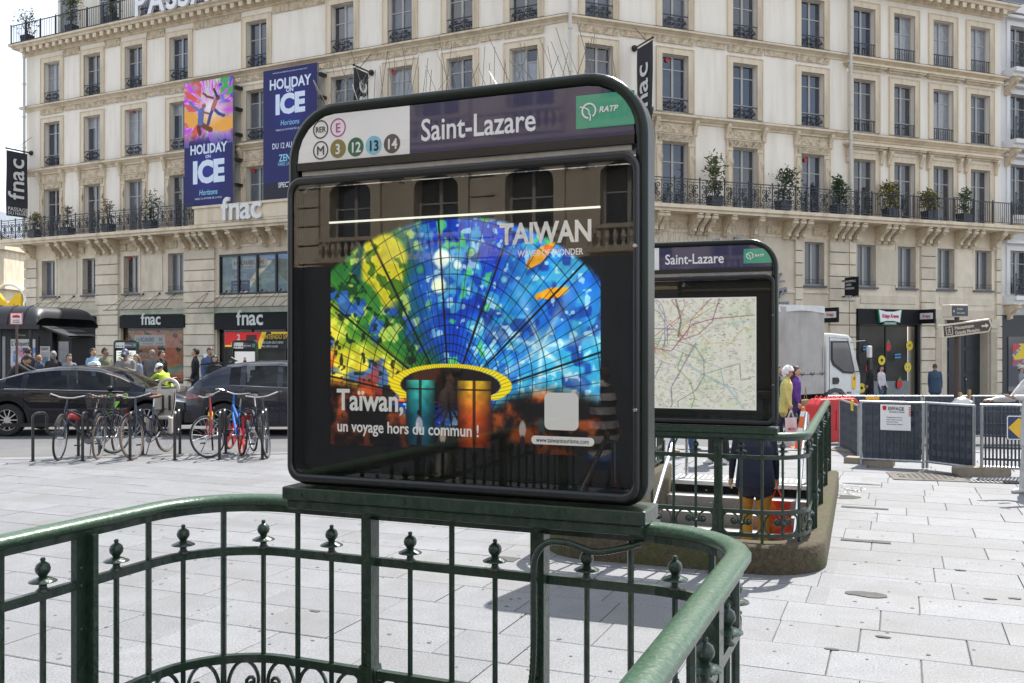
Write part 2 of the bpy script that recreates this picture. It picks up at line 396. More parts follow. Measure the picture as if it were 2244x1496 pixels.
# repairs, covers and stains
PATCH = mat('asphalt_patch', (.072,.070,.067), .9, var=.2, vs=8, speck=.2)
WET = mat('damp_grime', (.055,.05,.042), .35, var=.4, vs=6)
def blob(px, py, w, d, name, m, seed, rect=False, z=.004):
    Y = H*F/(py-HY); c = Vector(((px-CX)/F*Y, Y)); r_ = random.Random(seed); n = 18
    if rect: pts = [(-w/2,-d/2),(w/2,-d/2),(w/2,d/2),(-w/2,d/2)]
    else: pts = [(w/2*math.cos(6.283*i/n)*r_.uniform(.72,1.08), d/2*math.sin(6.283*i/n)*r_.uniform(.72,1.08)) for i in range(n)]
    k = MB(); k.plate(pts, 0, .0035); return k.obj(name, m, pavement, loc=(c.x, c.y, gz(c.x, c.y)+z-.002), rotz=TH1)
blob(1900, 1303, .34, .17, 'repair_patch', PATCH, 3)
blob(1897, 1186, .44, .09, 'repair_patch', PATCH, 4, True)
blob(1895, 1113, .50, .10, 'repair_patch', PATCH, 5, True)
blob(1890, 1061, .50, .13, 'repair_patch', PATCH, 6)
blob(1851, 1089, .42, .34, 'damp_stain', WET, 7)
blob(1106, 1225, .22, .16, 'repair_patch', PATCH, 9, True)
for i, (px, py) in enumerate(((2170,1313),(2225,1312),(1935,1396),(1822,1423),(690,1340),(1580,1230),(2105,1250))): blob(px, py, .09, .04, 'grey_stain', PATCH, 20+i)
# loose litter beside the kerb of the far stairs
LIT = mat('litter', (.62,.58,.5), .8, var=.3, vs=30); r_ = random.Random(3)
k = MB()
for i in range(34):
    Y = H*F/(r_.gauss(1076, 6)-HY); X = (r_.gauss(1868, 16)-CX)/F*Y; s_ = r_.uniform(.008, .022)
    k.M = TR(X, Y, gz(X, Y)+.004, r_.random()*6); k.add([(-s_,-s_*.5,0),(s_,-s_*.6,.004),(s_*.8,s_*.5,.012),(-s_*.7,s_*.6,.003)], [(0,1,2,3)])
o = k.obj('litter', LIT); tag(o, 'scraps of paper and cigarette ends by the stair kerb', 'litter', kind='stuff')
k = MB()                                                # old chewing gum and drips
for i in range(420):
    Y = r_.uniform(5.2, 14.5); X = r_.uniform(-.56, .56)*Y; s_ = r_.uniform(.006, .017)
    k.M = TR(X, Y, gz(X, Y)+.0022, r_.random()*6); k.add([(s_*math.cos(a)*r_.uniform(.8,1.2), s_*math.sin(a)*r_.uniform(.6,1.1), 0) for a in np.linspace(0, 6.28, 8)[:-1]], [tuple(range(7))])
k.M = None; o = k.obj('gum_spots', mat('gum_grey', (.085,.085,.083), .8, var=.4, vs=2), pavement); o['kind'] = 'stuff'
# manhole cover and slotted drain
CAST = mat('cast_iron', (.06,.055,.05), .55, .4, var=.3, vs=15, dirt=(.18,.15,.11), dvec=(9,9,9), damt=.6)
c = GP(2030, H*F/(1045-HY))
t = thing('manhole_cover', 'round cast iron manhole cover in a square frame in front of the works barrier', 'manhole cover', (c.x, c.y, .003), TH1+R(8))
k = MB(); k.ring([(x, y) for x, y in rr(-.48,.48,-.4,.4,.02,6)], [(q[0]*.8, q[1]*.8) for q in rr(-.48,.48,-.4,.4,.38,6)], 0, .006)
k.v = [(x, z, y) for x, y, z in k.v]; k.f = [f[::-1] for f in k.f]; k.obj('frame', CAST, t)
k = MB(); k.lathe([(0,.002),(.36,.002),(.36,.008),(0,.008)][::-1], 32)
for i in range(-4, 5):
    for j in range(-4, 5):
        if math.hypot(i, j) < 4.2: k.box(i*.075-.022, i*.075+.022, j*.075-.012, j*.075+.012, .007, .012)
k.obj('cover', CAST, t)
c = GP(2190, H*F/(1057-HY))
t = thing('drain_grate', 'slotted iron drain grate beside the concrete barrier foot', 'drain grate', (c.x+.15, c.y, .003), TH1+R(12))
k = MB(); k.ring([(-.55,-.13),(.55,-.13),(.55,.13),(-.55,.13)], [(-.52,-.1),(.52,-.1),(.52,.1),(-.52,.1)], 0, .008); k.v = [(x, z, y) for x, y, z in k.v]; k.f = [f[::-1] for f in k.f]; k.obj('frame', CAST, t)
k = MB(); k.box(-.52,.52,-.1,.1,0,.001); k.obj('pit_shade_sheet', BLACK, t)  # flat black sheet paints the shade below the bars
b_ = MB(); b_.box(-.008,.008,-.1,.1,.001,.008); bm_ = b_.mesh('bar', GALV)
for i in range(17): inst('bar', bm_, t, TR(-.48+.06*i, 0, 0))
# ================================================================ THE HAUSSMANN CORNER BUILDINGS
PLAST = mat('cream_painted_plaster', (.83,.765,.665), .85, var=.04, vs=.6, bump=.04, bs=15, dirt=(.56,.48,.38), dvec=(2.2,2.2,.22), damt=.42)
STONE = mat('limestone', (.70,.595,.445), .85, var=.07, vs=1.5, bump=.15, bs=30, dirt=(.34,.265,.17), dvec=(2.4,2.4,.35), damt=.62)
STONEB = mat('limestone_block', (.66,.58,.455), .85, var=.07, vs=2.5, rnd=.12, bump=.2, bs=40, dirt=(.38,.31,.22), dvec=(1.2,1.2,.6), damt=.6)
CARVE = mat('carved_limestone', (.66,.555,.41), .9, var=.12, vs=9, dirt=(.27,.20,.12), dvec=(5,5,5), damt=.75)
WFRAME = mat('grey_window_paint', (.40,.385,.36), .5, var=.06)
LEAD = mat('zinc_flashing', (.10,.105,.12), .5, .2, var=.15)
PANE = [mat('window_pane_dark', (.022,.030,.050), .06, var=.35, vs=.9, spec=.7, coat=1.),
        mat('window_pane_room', (.045,.045,.05), .08, var=.5, vs=1.3, spec=.6, coat=1.),
        mat('window_pane_curtain', (.26,.27,.29), .2, var=.14, vs=5, coat=1.),
        mat('window_pane_shutter', (.10,.11,.13), .25, var=.12, vs=4, coat=.8)]
COR = Vector((1.9, 33.0)); aL, aR = R(-26.7), R(21.6)
dL = Vector((math.cos(aL), math.sin(aL))); dR = Vector((math.cos(aR), math.sin(aR)))
LL, LA, LB = 28.83, 12.46, 8.34
OL = COR - dL * LL; OB = COR + dR * LA; OE = COR + dR * (LA + LB)
class Wing:
    def __init__(s, o, a): s.o = o; s.a = a; s.d = Vector((math.cos(a), math.sin(a))); s.n = Vector((math.sin(a), -math.cos(a))); s.M = TR(o.x, o.y, 0, a)
    def u(s, px, out=0.):
        r = (px - CX) / F; o = s.o + s.n * out
        return (r * o.y - o.x) / (s.d.x - r * s.d.y)
    def Y(s, u, out=0.): return (s.o + s.d * u + s.n * out).y
    def z(s, px, py, out=0.): return H - (py - HY) / F * s.Y(s.u(px, out), out)
    def at(s, u, y, z): return s.M @ Matrix.Translation((u, y, z))
WL, WR, WB = Wing(OL, aL), Wing(COR, aR), Wing(OB, aR)
def sweep(mb, path, prof):                              # profile (out, z) along a world x,y path, outward to the right of travel, mitred
    n = len(path); rows = []
    for i, p in enumerate(path):
        p = Vector(p)
        d0 = (p - Vector(path[i-1])).normalized() if i else None; d1 = (Vector(path[i+1]) - p).normalized() if i < n-1 else None
        if d0 is None: d0 = d1
        if d1 is None: d1 = d0
        n0 = Vector((d0.y, -d0.x)); n1 = Vector((d1.y, -d1.x)); m = (n0+n1); m = m / (1 + n0.dot(n1))
        rows.append([(p.x+m.x*o, p.y+m.y*o, z) for o, z in prof])
    k = len(prof); vs = [v for r in rows for v in r]
    fs = [(i*k+j, (i+1)*k+j, (i+1)*k+j+1, i*k+j+1) for i in range(n-1) for j in range(k-1)]
    return mb.add(vs, fs + [tuple(range(k)), tuple((n-1)*k + j for j in range(k))[::-1]])
def band(mb, u0, u1, z0, z1, ops, rev=.30):             # wall with real openings (a,b,c,d) and their reveals
    ops = sorted(ops); x = u0
    def q(a, b, c, d):
        if b-a > 1e-4 and d-c > 1e-4: mb.add([(a,0,c),(b,0,c),(b,0,d),(a,0,d)], [(0,1,2,3)])
    for a, b, c, d in ops:
        q(x, a, z0, z1); q(a, b, z0, c); q(a, b, d, z1); x = b
        mb.add([(a,0,c),(a,rev,c),(a,rev,d),(a,0,d)], [(0,1,2,3)]); mb.add([(b,0,c),(b,rev,c),(b,rev,d),(b,0,d)], [(3,2,1,0)])
        mb.add([(a,0,d),(b,0,d),(b,rev,d),(a,rev,d)], [(3,2,1,0)]); mb.add([(a,0,c),(b,0,c),(b,rev,c),(a,rev,c)], [(0,1,2,3)])
    q(x, u1, z0, z1)
_wm = {}
def win_meshes(w, h, tr):                               # casement frame and its panes for an opening of this size
    k = (round(w,2), round(h,2), tr)
    if k in _wm: return _wm[k]
    f = MB(); t = .055; y0, y1 = .20, .26
    f.box(-w/2,-w/2+t,y0,y1,0,h); f.box(w/2-t,w/2,y0,y1,0,h); f.box(-w/2+t,w/2-t,y0,y1,0,t+.03); f.box(-w/2+t,w/2-t,y0,y1,h-t,h)
    f.box(-.045,.045,y0-.012,y1,t+.03,h-t)
    zs = [t+.03] + [h*q for q in tr] + [h-t]
    pan = []
    for s in (-1, 1):
        x0, x1 = (-w/2+t, -.045) if s < 0 else (.045, w/2-t)
        for q in tr: f.box(x0,x1,y0+.008,y1,h*q-.02,h*q+.02)
        for i in range(len(zs)-1):
            p = MB(); p.add([(x0,y0+.03,zs[i]),(x1,y0+.03,zs[i]),(x1,y0+.03,zs[i+1]),(x0,y0+.03,zs[i+1])], [(0,1,2,3)]); pan.append(p)
    _wm[k] = (f.mesh('window', WFRAME), [[p.mesh('pane', m) for m in PANE] for p in pan])
    return _wm[k]
wr = random.Random(4)
def window(bld, W, u, z, w, h, tr=(.68,), look=None):
    fm, pm = win_meshes(w, h, tr); o = inst('window', fm, bld, W.at(u, 0, z))
    kind = look if look is not None else wr.choices((0,1,2,3), (4,3,4,2))[0]
    for p in pm:
        kk = kind if wr.random() > .15 else wr.choice((0,1))
        inst('pane', p[kk], o)
    return o
def spiral(cx, cz, r, a0, turns, s=1, n=14):
    return [(cx + r*(1-.86*i/n)*math.cos(a0+s*turns*6.283*i/n), 0, cz + r*(1-.86*i/n)*math.sin(a0+s*turns*6.283*i/n)) for i in range(n+1)]
g_ = MB()                                               # guard in front of a window, scrolled
for s in (-1, 1):
    for cx, cz, r, a0, sg in ((.13,.30,.085,0,1),(.13,.12,.08,3.1,-1),(.31,.30,.085,3.1,-1),(.31,.12,.08,0,1),(.44,.21,.06,1.5,1)):
        g_.tube([(s*p[0], p[1], p[2]) for p in spiral(cx, cz, r, a0, 1.2, sg, 9)], .024, 3)
    g_.bar((s*.22,0,.02),(s*.22,0,.43),.014)
g_.bar((0,0,.02),(0,0,.43),.016)
GUARD = g_.mesh('window_guard', IRON)
gr_ = MB(); gr_.bar((-.54,0,.45),(.54,0,.45),.035); gr_.bar((-.54,0,.015),(.54,0,.015),.02); GUARDR = gr_.mesh('guard_rail', IRON)
g2 = MB()
for i in range(9): g2.bar((-.48+.12*i,0,.02),(-.48+.12*i,0,.43),.018)
GUARDB = g2.mesh('window_guard', IRON)
def relief(w, h, kind):                                 # carved panel with real relief
    k = MB(); nu, nv = max(8, int(w/.03)), max(6, int(h/.03))
    def fn(u, v):
        x, z = (u-.5)*w, (v-.5)*h; d = 0
        if kind == 'vine':
            per = h*1.5; c = ((x/per) % 1 - .5)*per; s = 1 if int(math.floor(x/per)) % 2 else -1
            dd = abs(math.hypot(c, z) - h*.27); d = max(0, 1-dd/(h*.09)); d = max(d, 1-math.hypot(c, z)/(h*.12), 1-abs(z - s*h*.30*math.cos(c/per*6.28))/(h*.09))
        elif kind == 'rose':
            per = .62; c = (x % per) - per/2; rr_ = math.hypot(c, z); a = math.atan2(z, c)
            d = max(0, 1-abs(rr_-.10*(1+.12*math.cos(6*a)))/.035, 1-rr_/.045)
            c2 = ((x+per/2) % per) - per/2; d = max(d, .8-math.hypot(c2, z)/.04)
        else:
            per = h*.9; c = ((x/per) % 1 - .5)*per; d = max(0, 1-abs(abs(c)-h*.28*abs(math.cos(z/h*3.0)))/(h*.10))
        e = min(u, 1-u)*w; f = min(v, 1-v)*h; rim = 1 if min(e, f) < .025 else 0
        return (x, -.055*max(0, min(1, d)) - .03*rim + (.012 if not rim else 0), z)
    k.grid(fn, nu, nv); return k.mesh('carved_panel', CARVE, True, 60)
_rl = {}
def carved(bld, W, u, z, w, h, kind, y=-.012, name='carved_panel'):
    key = (round(w,1), round(h,2), kind)
    if key not in _rl: _rl[key] = relief(key[0], h, kind)
    return inst(name, _rl[key], bld, W.at(u, y, z))
# --- console bracket under the balcony
cp = [(0,0),(0,-.72)] + [(.10+.05*math.sin(t), -.72+.05*t) for t in (0,.6)] + [(.16,-.60),(.22,-.50),(.34,-.38),(.50,-.27),(.60,-.23),(.66,-.16),(.66,-.06),(.72,-.05),(.72,0)]
k = MB(); k.M = Matrix.Rotation(R(-90), 4, 'Z'); k.prism([(x, z) for x, z in cp], -.11, .11); k.M = None
k.box(-.075,.075,-.30,-.02,-.62,-.40)
for q in range(5): k.box(-.08,.08,-.30-.06*q-.02,-.30-.06*q+.02,-.50+.052*q,-.44+.052*q)
k.tube([(-.13,-.63,-.13),(.13,-.63,-.13)], .065, 8)
CONSOLE = k.mesh('console_bracket', CARVE, True, 30)
k = MB(); k.M = Matrix.Rotation(R(-90), 4, 'Z'); k.prism([(0,0),(0,-.55),(.06,-.57),(.12,-.5),(.13,-.3),(.22,-.16),(.26,-.05),(.26,0)], -.075, .075); k.M = None
k.tube([(-.085,-.2,-.08),(.085,-.2,-.08)], .05, 7)
HOODBR = k.mesh('hood_bracket', CARVE, True, 30)
k = MB(); k.box(-.11,.11,-.30,-.001,-.20,-.002); DENT = k.mesh('dentil', STONE)
# --- iron balcony panels
def panel_scroll(L=1.05):
    k = MB()
    for s in (-1, 1):
        for cx, cz, r, a0, sg in ((.14,.62,.125,-1.57,1),(.14,.34,.125,1.57,-1),(.37,.62,.125,-1.57,-1),(.37,.34,.125,1.57,1),(.26,.48,.07,0,1)):
            k.tube([(s*p[0], p[1], p[2]) for p in spiral(cx, cz, r, a0, 1.35, sg, 12)], .021, 3)
        k.bar((s*.26,0,.10),(s*.26,0,.80),.016)
    for i in range(7): k.tube([(q[0], 0, q[1]) for q in circ(-.45+.15*i, .145,   .055, 8)], .015, 3, closed=True)
    k.bar((0,0,.06),(0,0,.86),.02); k.bar((-.525,0,.80),(.525,0,.80),.018); k.bar((-.525,0,.06),(.525,0,.06),.025)
    return k
PSCR = panel_scroll().mesh('scroll_panel', IRON)
k = MB(); k.bar((-.525,0,.90),(.525,0,.90),.05,.03); PRAIL = k.mesh('balcony_rail', IRON)
k = MB(); k.bar((0,0,0),(0,0,.93),.035); k.ball((0,0,.955),.035,6,4); PPOST = k.mesh('balcony_post', IRON)
k = MB()
k.bar((-.525,0,.06),(.525,0,.06),.025)
for i in range(9): k.bar((-.467+.1167*i,0,.06),(-.467+.1167*i,0,.89),.017)
PBAR = k.mesh('bar_panel', IRON)
def balcony(bld, W, u0, u1, out, z, pm, name):
    n = max(1, round((u1-u0)/1.05)); st = (u1-u0)/n
    for i in range(n):
        M = W.at(u0+st*(i+.5), -out, z) @ Matrix.Scale(st/1.05, 4, (1,0,0))
        o = inst('balcony_rail', PRAIL, bld, M); inst(name, pm, o)
    for i in range(n+1): inst('balcony_post', PPOST, bld, W.at(u0+st*i, -out, z))
Z = dict(ent0=4.15, ent1=5.92, slab=6.95, s1=10.36, s2=13.47, cor=16.45)
bA = thing('corner_building', 'long cream and stone corner building with iron balconies and shops below', 'building', (COR.x, COR.y, 0))
bB = thing('apartment_building', 'four-bay pale building with bracketed window hoods right of the drainpipe', 'building', (OB.x, OB.y, 0))
for b_ in (bA, bB): b_.location = (0,0,0)
PATH_A = [tuple(OL - WL.n*9), tuple(OL), tuple(COR), tuple(OB - dR*.004)]
PATH_B = [tuple(OB + dR*.004), tuple(OE), tuple(OE - WR.n*9)]
colsL = [WL.u(p) for p in (115,203,294,393,563,751,877,1008,1148)]
colsL.insert(4, (WL.u(393)+WL.u(563))/2 + .0) if False else None
colsR = [WR.u(p) for p in (1312,1479,1632,1780)]
colsB = [WB.u(p) for p in (1893,1981,2066,2147)]
OW = 1.12                                               # window opening width
ROWS = [('piano', 7.0, 2.35), ('third', 10.46, 2.12), ('fourth', 13.56, 1.92)]
for W, cols, L, bld in ((WL, colsL, LL, bA), (WR, colsR, LA, bA), (WB, colsB, LB, bB)):
    k = MB()
    z0, e = 6.6, .0 if bld is bA else .004
    for (nm, zb, h), z1 in zip(ROWS, (10.2, 13.3, 16.2)):
        band(k, e, L - (.004 if W is WR else 0), z0, z1, [(c-OW/2, c+OW/2, zb, zb+h) for c in cols]); z0 = z1
    k.obj('plaster_wall', PLAST, bld, M=W.M)
    for ri, (nm, zb, h) in enumerate(ROWS):
        for ci, c in enumerate(cols):
            wo = window(bld, W, c, zb, OW, h, (.70,) if ri == 0 else (.27, .76) if ri == 1 else (.62,), None if ri else wr.choice((1,0,3,1)))
            if ri: 
                gd = inst('window_guard', GUARD if bld is bA else GUARDB, wo, Matrix.Translation((0,-.02,.02)))
                inst('guard_rail', GUARDR, wo, Matrix.Translation((0,-.02,.02)))
            # stone surround
            s = MB(); sw = .27 if (ri == 0 and bld is bA) else .22; pr = -.05
            A = [(-OW/2-sw,0),(-OW/2,0),(-OW/2,h),(OW/2,h),(OW/2,0),(OW/2+sw,0),(OW/2+sw,h+sw),(-OW/2-sw,h+sw)]
            key = ('sur', ri, bld is bA)
            if key not in _rl:
                for a, b, cc, d in ((-OW/2-sw,-OW/2,0,h+sw),(OW/2,OW/2+sw,0,h+sw),(-OW/2,OW/2,h,h+sw)): s.box(a,b,pr,.02,cc,d)
                s.box(-OW/2-sw-.03,-OW/2-sw,pr-.025,.02,0,h+sw+.03); s.box(OW/2+sw,OW/2+sw+.03,pr-.025,.02,0,h+sw+.03); s.box(-OW/2-sw,OW/2+sw,pr-.025,.02,h+sw,h+sw+.03)
                s.box(-OW/2-.005,OW/2+.005,.0,.20,-.05,.006)
                _rl[key] = s.mesh('window_surround', STONE)
            inst('window_surround', _rl[key], bld, W.at(c, 0, zb))
            if bld is bA and ri == 0:
                carved(bld, W, c, zb+h+.14, OW+.4, .24, 'vine', -.062)
                carved(bld, W, c, zb+h+.52, OW+.3, .36, 'vine', -.02)
                for sgn in (-1,1): 
                    inst('hood_bracket', HOODBR, bld, W.at(c+sgn*(OW/2+.27), -.005, 10.17))
                    if (c, sgn): inst('carved_panel', _rl.setdefault('jamb', relief(.22, 2.2, 'vine')), bld, W.at(c+sgn*(OW/2+.135), -.055, zb+1.12))
            elif bld is bA and ri == 1: carved(bld, W, c, zb+h+.53, OW+.5, .26, 'vine', -.03)
            elif bld is bB and ri < 2:
                key = ('hood', ri)
                if key not in _rl:
                    s = MB(); s.M = None
                    for y0, a, b in ((-.30,.0,.07),(-.24,-.06,0),(-.12,-.13,-.06)): s.box(-OW/2-.5+(.3+y0), OW/2+.5-(.3+y0), y0, .01, a, b)
                    _rl[key] = s.mesh('window_hood', STONE)
                inst('window_hood', _rl[key], bld, W.at(c, 0, zb+h+.52))
                if ri == 0:
                    for sgn in (-1,1): inst('hood_bracket', HOODBR, bld, W.at(c+sgn*(OW/2+.28), -.005, zb+h+.37))
    # rosettes and carved panels between the windows
    if bld is bA:
        cs = sorted(cols)
        for a, b in zip(cs[:-1], cs[1:]):
            wd = b-a-OW-.62
            if wd > .5:
                carved(bld, W, (a+b)/2, 13.12, min(3.6, round(wd,1)), .22, 'rose', -.012)
                if W is WL: carved(bld, W, (a+b)/2, 15.78, min(3.6, round(wd,1)), .34, 'leaf', -.012)
# mouldings that run round the corner
def moulding(name, bld, path, prof, m): k = MB(); sweep(k, path, prof); return k.obj(name, m, bld)
s1p = [(0,10.06),(.05,10.08),(.05,10.14),(.13,10.19),(.20,10.25),(.26,10.27),(.26,10.35),(.0,10.385)]
s2p = [(0,13.23),(.04,13.24),(.06,13.30),(.15,13.36),(.24,13.39),(.24,13.46),(0,13.50)]
copr = [(0,15.95),(.08,15.97),(.08,16.03),(.14,16.05),(.14,16.25),(.44,16.27),(.48,16.36),(.58,16.40),(.58,16.49),(0,16.54)]
slabp = [(0,6.02),(.03,6.02),(.03,6.62),(.06,6.66),(.78,6.68),(.78,6.76),(.86,6.80),(.86,6.93),(0,6.955)]
for bld, path in ((bA, PATH_A), (bB, PATH_B)):
    moulding('string_course', bld, path, s1p, STONE); moulding('string_course', bld, path, s2p, STONE)
    moulding('cornice', bld, path, copr, STONE); moulding('balcony_slab', bld, path, slabp, STONE)
    for o_, zz in ((.262,10.388),(.242,13.503),(.585,16.545)): moulding('flashing', bld, path, [(.02,zz-.001),(o_,zz-.034),(o_+.006,zz-.03),(.02,zz+.012)], LEAD)
for W, L, bld, n in ((WL, LL, bA, 62), (WR, LA, bA, 27), (WB, LB, bB, 18)):
    for i in range(n): inst('dentil', DENT, bld, W.at(L*(i+.5)/n, -.14, 16.25))
def cons(bld, W, pxs):
    for p in pxs: inst('console_bracket', CONSOLE, bld, W.at(W.u(p, .4), -.03, 6.67))
cons(bA, WL, (60,116,135,152,205,224,243,301,320,341,399,422,436,451,481,509,569,598,640,660,700,740,780,830,850,872,930,950,1000,1020,1043,1110,1140,1190,1215))
cons(bA, WR, (1275,1300,1360,1385,1440,1453,1525,1541,1558,1600,1660,1733,1750,1766,1835,1851))
cons(bB, WB, (1866,1884,1936,1951,1966,2026,2044,2061,2111,2127,2142,2190))
for px in (176, 268,): carved(bA, WL, WL.u(px), 6.30, .7, .3, 'rose', -.045)
for px in (283, 372, 545): carved(bA, WL, WL.u(px), 6.30, 1.0, .34, 'vine', -.045)
for px in (1490, 1580, 1700, 1800): carved(bA, WR, WR.u(px), 6.30, .9, .3, 'rose', -.045)
# balconies
uP0, uP1 = WL.u(425, .8), WL.u(760, .8)
balcony(bA, WL, -.75, uP0, .80, 6.955, PSCR, 'scroll_panel')
balcony(bA, WL, uP1, LL-.04+.36, .80, 6.955, PSCR, 'scroll_panel')
balcony(bA, WR, -.32, LA, .80, 6.955, PSCR, 'scroll_panel')
balcony(bB, WB, .06, .5, .80, 6.955, PSCR, 'scroll_panel')
balcony(bB, WB, .5, LB+.78, .80, 6.955, PBAR, 'bar_panel')
# stone attic block that carries the shop letters
k = MB(); k.box(uP0+.05, uP1-.05, -.84, -.36, 6.95, 7.62); k.box(uP0, uP1, -.90, -.32, 7.62, 7.72); k.box(uP0+.9, uP1-.9, -.865, -.84, 7.05, 7.52)
k.obj('letter_parapet', STONE, bA, M=WL.M)
# roof storey
AOUT = -1.0
def off(path, o):
    res = []
    for i, p in enumerate(path):
        p = Vector(p); d0 = (p-Vector(path[i-1])).normalized() if i else None; d1 = (Vector(path[i+1])-p).normalized() if i < len(path)-1 else None
        d0 = d0 or d1; d1 = d1 or d0; n0 = Vector((d0.y,-d0.x)); n1 = Vector((d1.y,-d1.x)); m = (n0+n1)/(1+n0.dot(n1)); res.append(tuple(p+m*o))
    return res
ZINC = mat('zinc_roof', (.16,.18,.21), .5, .3, var=.12, vs=2)
for bld, path in ((bA, PATH_A), (bB, PATH_B)):
    moulding('attic_wall', bld, off(path, AOUT), [(0,16.4),(0,19.3),(.2,19.35),(.2,19.5),(-.4,19.5)], PLAST)
    moulding('mansard_roof', bld, off(path, AOUT-.05), [(0,19.48),(-1.1,21.6),(-5,22.6)], ZINC)
    moulding('terrace', bld, path, [(.02,16.53),(-1.05,16.56)], LEAD)
for c in colsL[:5]:
    o = inst('window', win_meshes(1.25, 2.35, (.72,))[0], bA, WL.at(c, AOUT*-1-.28+.0, 16.6))
    for p in win_meshes(1.25, 2.35, (.72,))[1]: inst('pane', p[0], o)
    s = MB(); s.box(-.8,-.62,-.02,.1,0,2.6); s.box(.62,.8,-.02,.1,0,2.6); s.box(-.62,.62,-.02,.1,2.36,2.6); s.obj('window_surround', PLAST, bA, M=WL.at(c, -AOUT-.1, 16.6))
uT = WL.u(300, .5)
balcony(bA, WL, -.45, uT, .50, 16.5, PBAR, 'bar_panel'); balcony(bA, WL, uT, LL+.2, .50, 16.5, PBAR, 'bar_panel')
# drainpipes
PIPE = mat('cream_drainpipe', (.55,.52,.46), .5, var=.06)
for W, u, z0, z1, bld in ((WL, WL.u(66), 6.97, 16.3, bA), (WR, .02, 6.97, 16.3, bA), (WR, LA-.12, 6.97, 16.3, bA)):
    k = MB(); k.tube([(u,-.32,z0),(u,-.32,z1)], .065, 8)
    for zz in (8.2, 10.0, 11.4, 12.9, 14.5, 15.8): k.tube([(u,-.32,zz),(u,-.32,zz+.09)], .085, 8)
    k.obj('drainpipe', PIPE, bld, M=W.M, smooth=True)
# ---------------------------------------------------------------- entresol and shop level
def blocks(bld, W, u0, u1, z0, z1, y0=-.10, course=.48):  # rusticated pier of single stones
    n = max(1, round((z1-z0)/course)); h = (z1-z0)/n; w_ = u1-u0
    k = MB(); q = .018; k.add([], [])
    a, b, d = 0, w_, .12
    k.add([(0,0,q/2),(b,0,q/2),(b,0,h-q/2),(0,0,h-q/2),(q,y0,q*1.3),(b-q,y0,q*1.3),(b-q,y0,h-q*1.3),(q,y0,h-q*1.3)], [(4,5,6,7),(0,1,5,4),(1,2,6,5),(2,3,7,6),(3,0,4,7)])
    me = k.mesh('stone_block', STONEB)
    for i in range(n): inst('stone_block', me, bld, W.at(u0, .0, z0+i*h))
def flatwall(bld, W, u0, u1, z0, z1, ops, rev=.28): k = MB(); band(k, u0, u1, z0, z1, ops, rev); return k.obj('stone_wall', STONEB, bld, M=W.M)
def ent_window(bld, W, c, look=None, w_=.95):
    o = window(bld, W, c, 4.18, w_, 1.72, (), look if look is not None else wr.choice((3,0,3,1)))
    s = MB(); s.box(-w_/2-.12,-w_/2,-.03,.01,-.02,1.84); s.box(w_/2,w_/2+.12,-.03,.01,-.02,1.84); s.box(-w_/2,w_/2,-.03,.01,1.72,1.84); s.obj('window_surround', STONEB, bld, M=W.at(c,0,4.18))
    s = MB(); s.box(-w_/2-.1,w_/2+.1,-.10,.2,-.07,.0); s.obj('sill', LEAD, o)
    s = MB(); s.bar((-w_/2,-.03,.12),(w_/2,-.03,.12),.02); s.bar((-w_/2,-.03,.24),(w_/2,-.03,.24),.02); s.obj('window_guard', IRON, o)
    return (c-w_/2, c+w_/2, 4.18, 5.90)
ZB = -.75
# left wing: piers, shop bays
pierL = [(WL.u(56), WL.u(83)), (WL.u(212), WL.u(262)), (WL.u(405), WL.u(473)), (WL.u(700), WL.u(760)), (WL.u(900), WL.u(950)), (WL.u(1060), WL.u(1110)), (WL.u(1205), LL-.03)]
for a, b in pierL: blocks(bA, WL, a, b, -.05, 6.02)
baysL = [(pierL[i][1], pierL[i+1][0]) for i in range(6)]
ops = []
for p in (107, 197, 288, 386): ops.append(ent_window(bA, WL, WL.u(p), {288:1}.get(p)))
bw = (WL.u(480), WL.u(690), 3.98, 5.72); ops.append(bw)
for p in (800, 860, 985, 1030, 1140, 1180): ops.append(ent_window(bA, WL, WL.u(p)))
shopops = []
for i, (a, b) in enumerate(baysL): shopops.append((a+.06, b-.06, .12, 3.22))
flatwall(bA, WL, 0, LL, 3.32, 6.6, ops); flatwall(bA, WL, 0, LL, -.6, 3.32, shopops, .5)
for p in (150, 335):
    k = MB(); u = WL.u(p); k.box(u-.62,u+.62,-.045,.01,4.25,5.85); k.obj('stone_panel', STONEB, bA, M=WL.M, bevel=.015)
moulding('string_course', bA, PATH_A, [(0,3.86),(.05,3.88),(.06,3.95),(0,3.98)], STONEB)
# right wing
pierR = [(WR.u(1262), WR.u(1300)), (WR.u(1740), WR.u(1757)), (WR.u(1815), LA-.004)]
for a, b in pierR: blocks(bA, WR, a, b, ZB, 6.02)
arch_c, arch_r, arch_z = WR.u(1600), 1.85, 3.15
opsR = [ent_window(bA, WR, WR.u(1784))]
k = MB(); band(k, 0, LA-.004, 3.32, 6.6, opsR + [(arch_c-arch_r, arch_c+arch_r, 3.32, 5.6)], .28); k.obj('stone_wall', STONEB, bA, M=WR.M)
k = MB(); band(k, 0, LA-.004, ZB, 3.32, [(arch_c-arch_r, arch_c+arch_r, ZB, 3.32)], .5); k.obj('stone_wall', STONEB, bA, M=WR.M)
k = MB(); n = 20; zc = 3.25                             # arch head
prev = None
for i in range(n+1):
    a = math.pi*i/n; x = arch_c - arch_r*math.cos(a)*.999; z = zc + 2.1*math.sin(a)
    if prev: k.add([(prev[0],0,prev[1]),(x,0,z),(x,0,5.6),(prev[0],0,5.6)], [(0,1,2,3)]); k.add([(prev[0],0,prev[1]),(x,0,z),(x,.6,z),(prev[0],.6,prev[1])], [(3,2,1,0)])
    prev = (x, z)
k.obj('arch_head', STONEB, bA, M=WR.M)
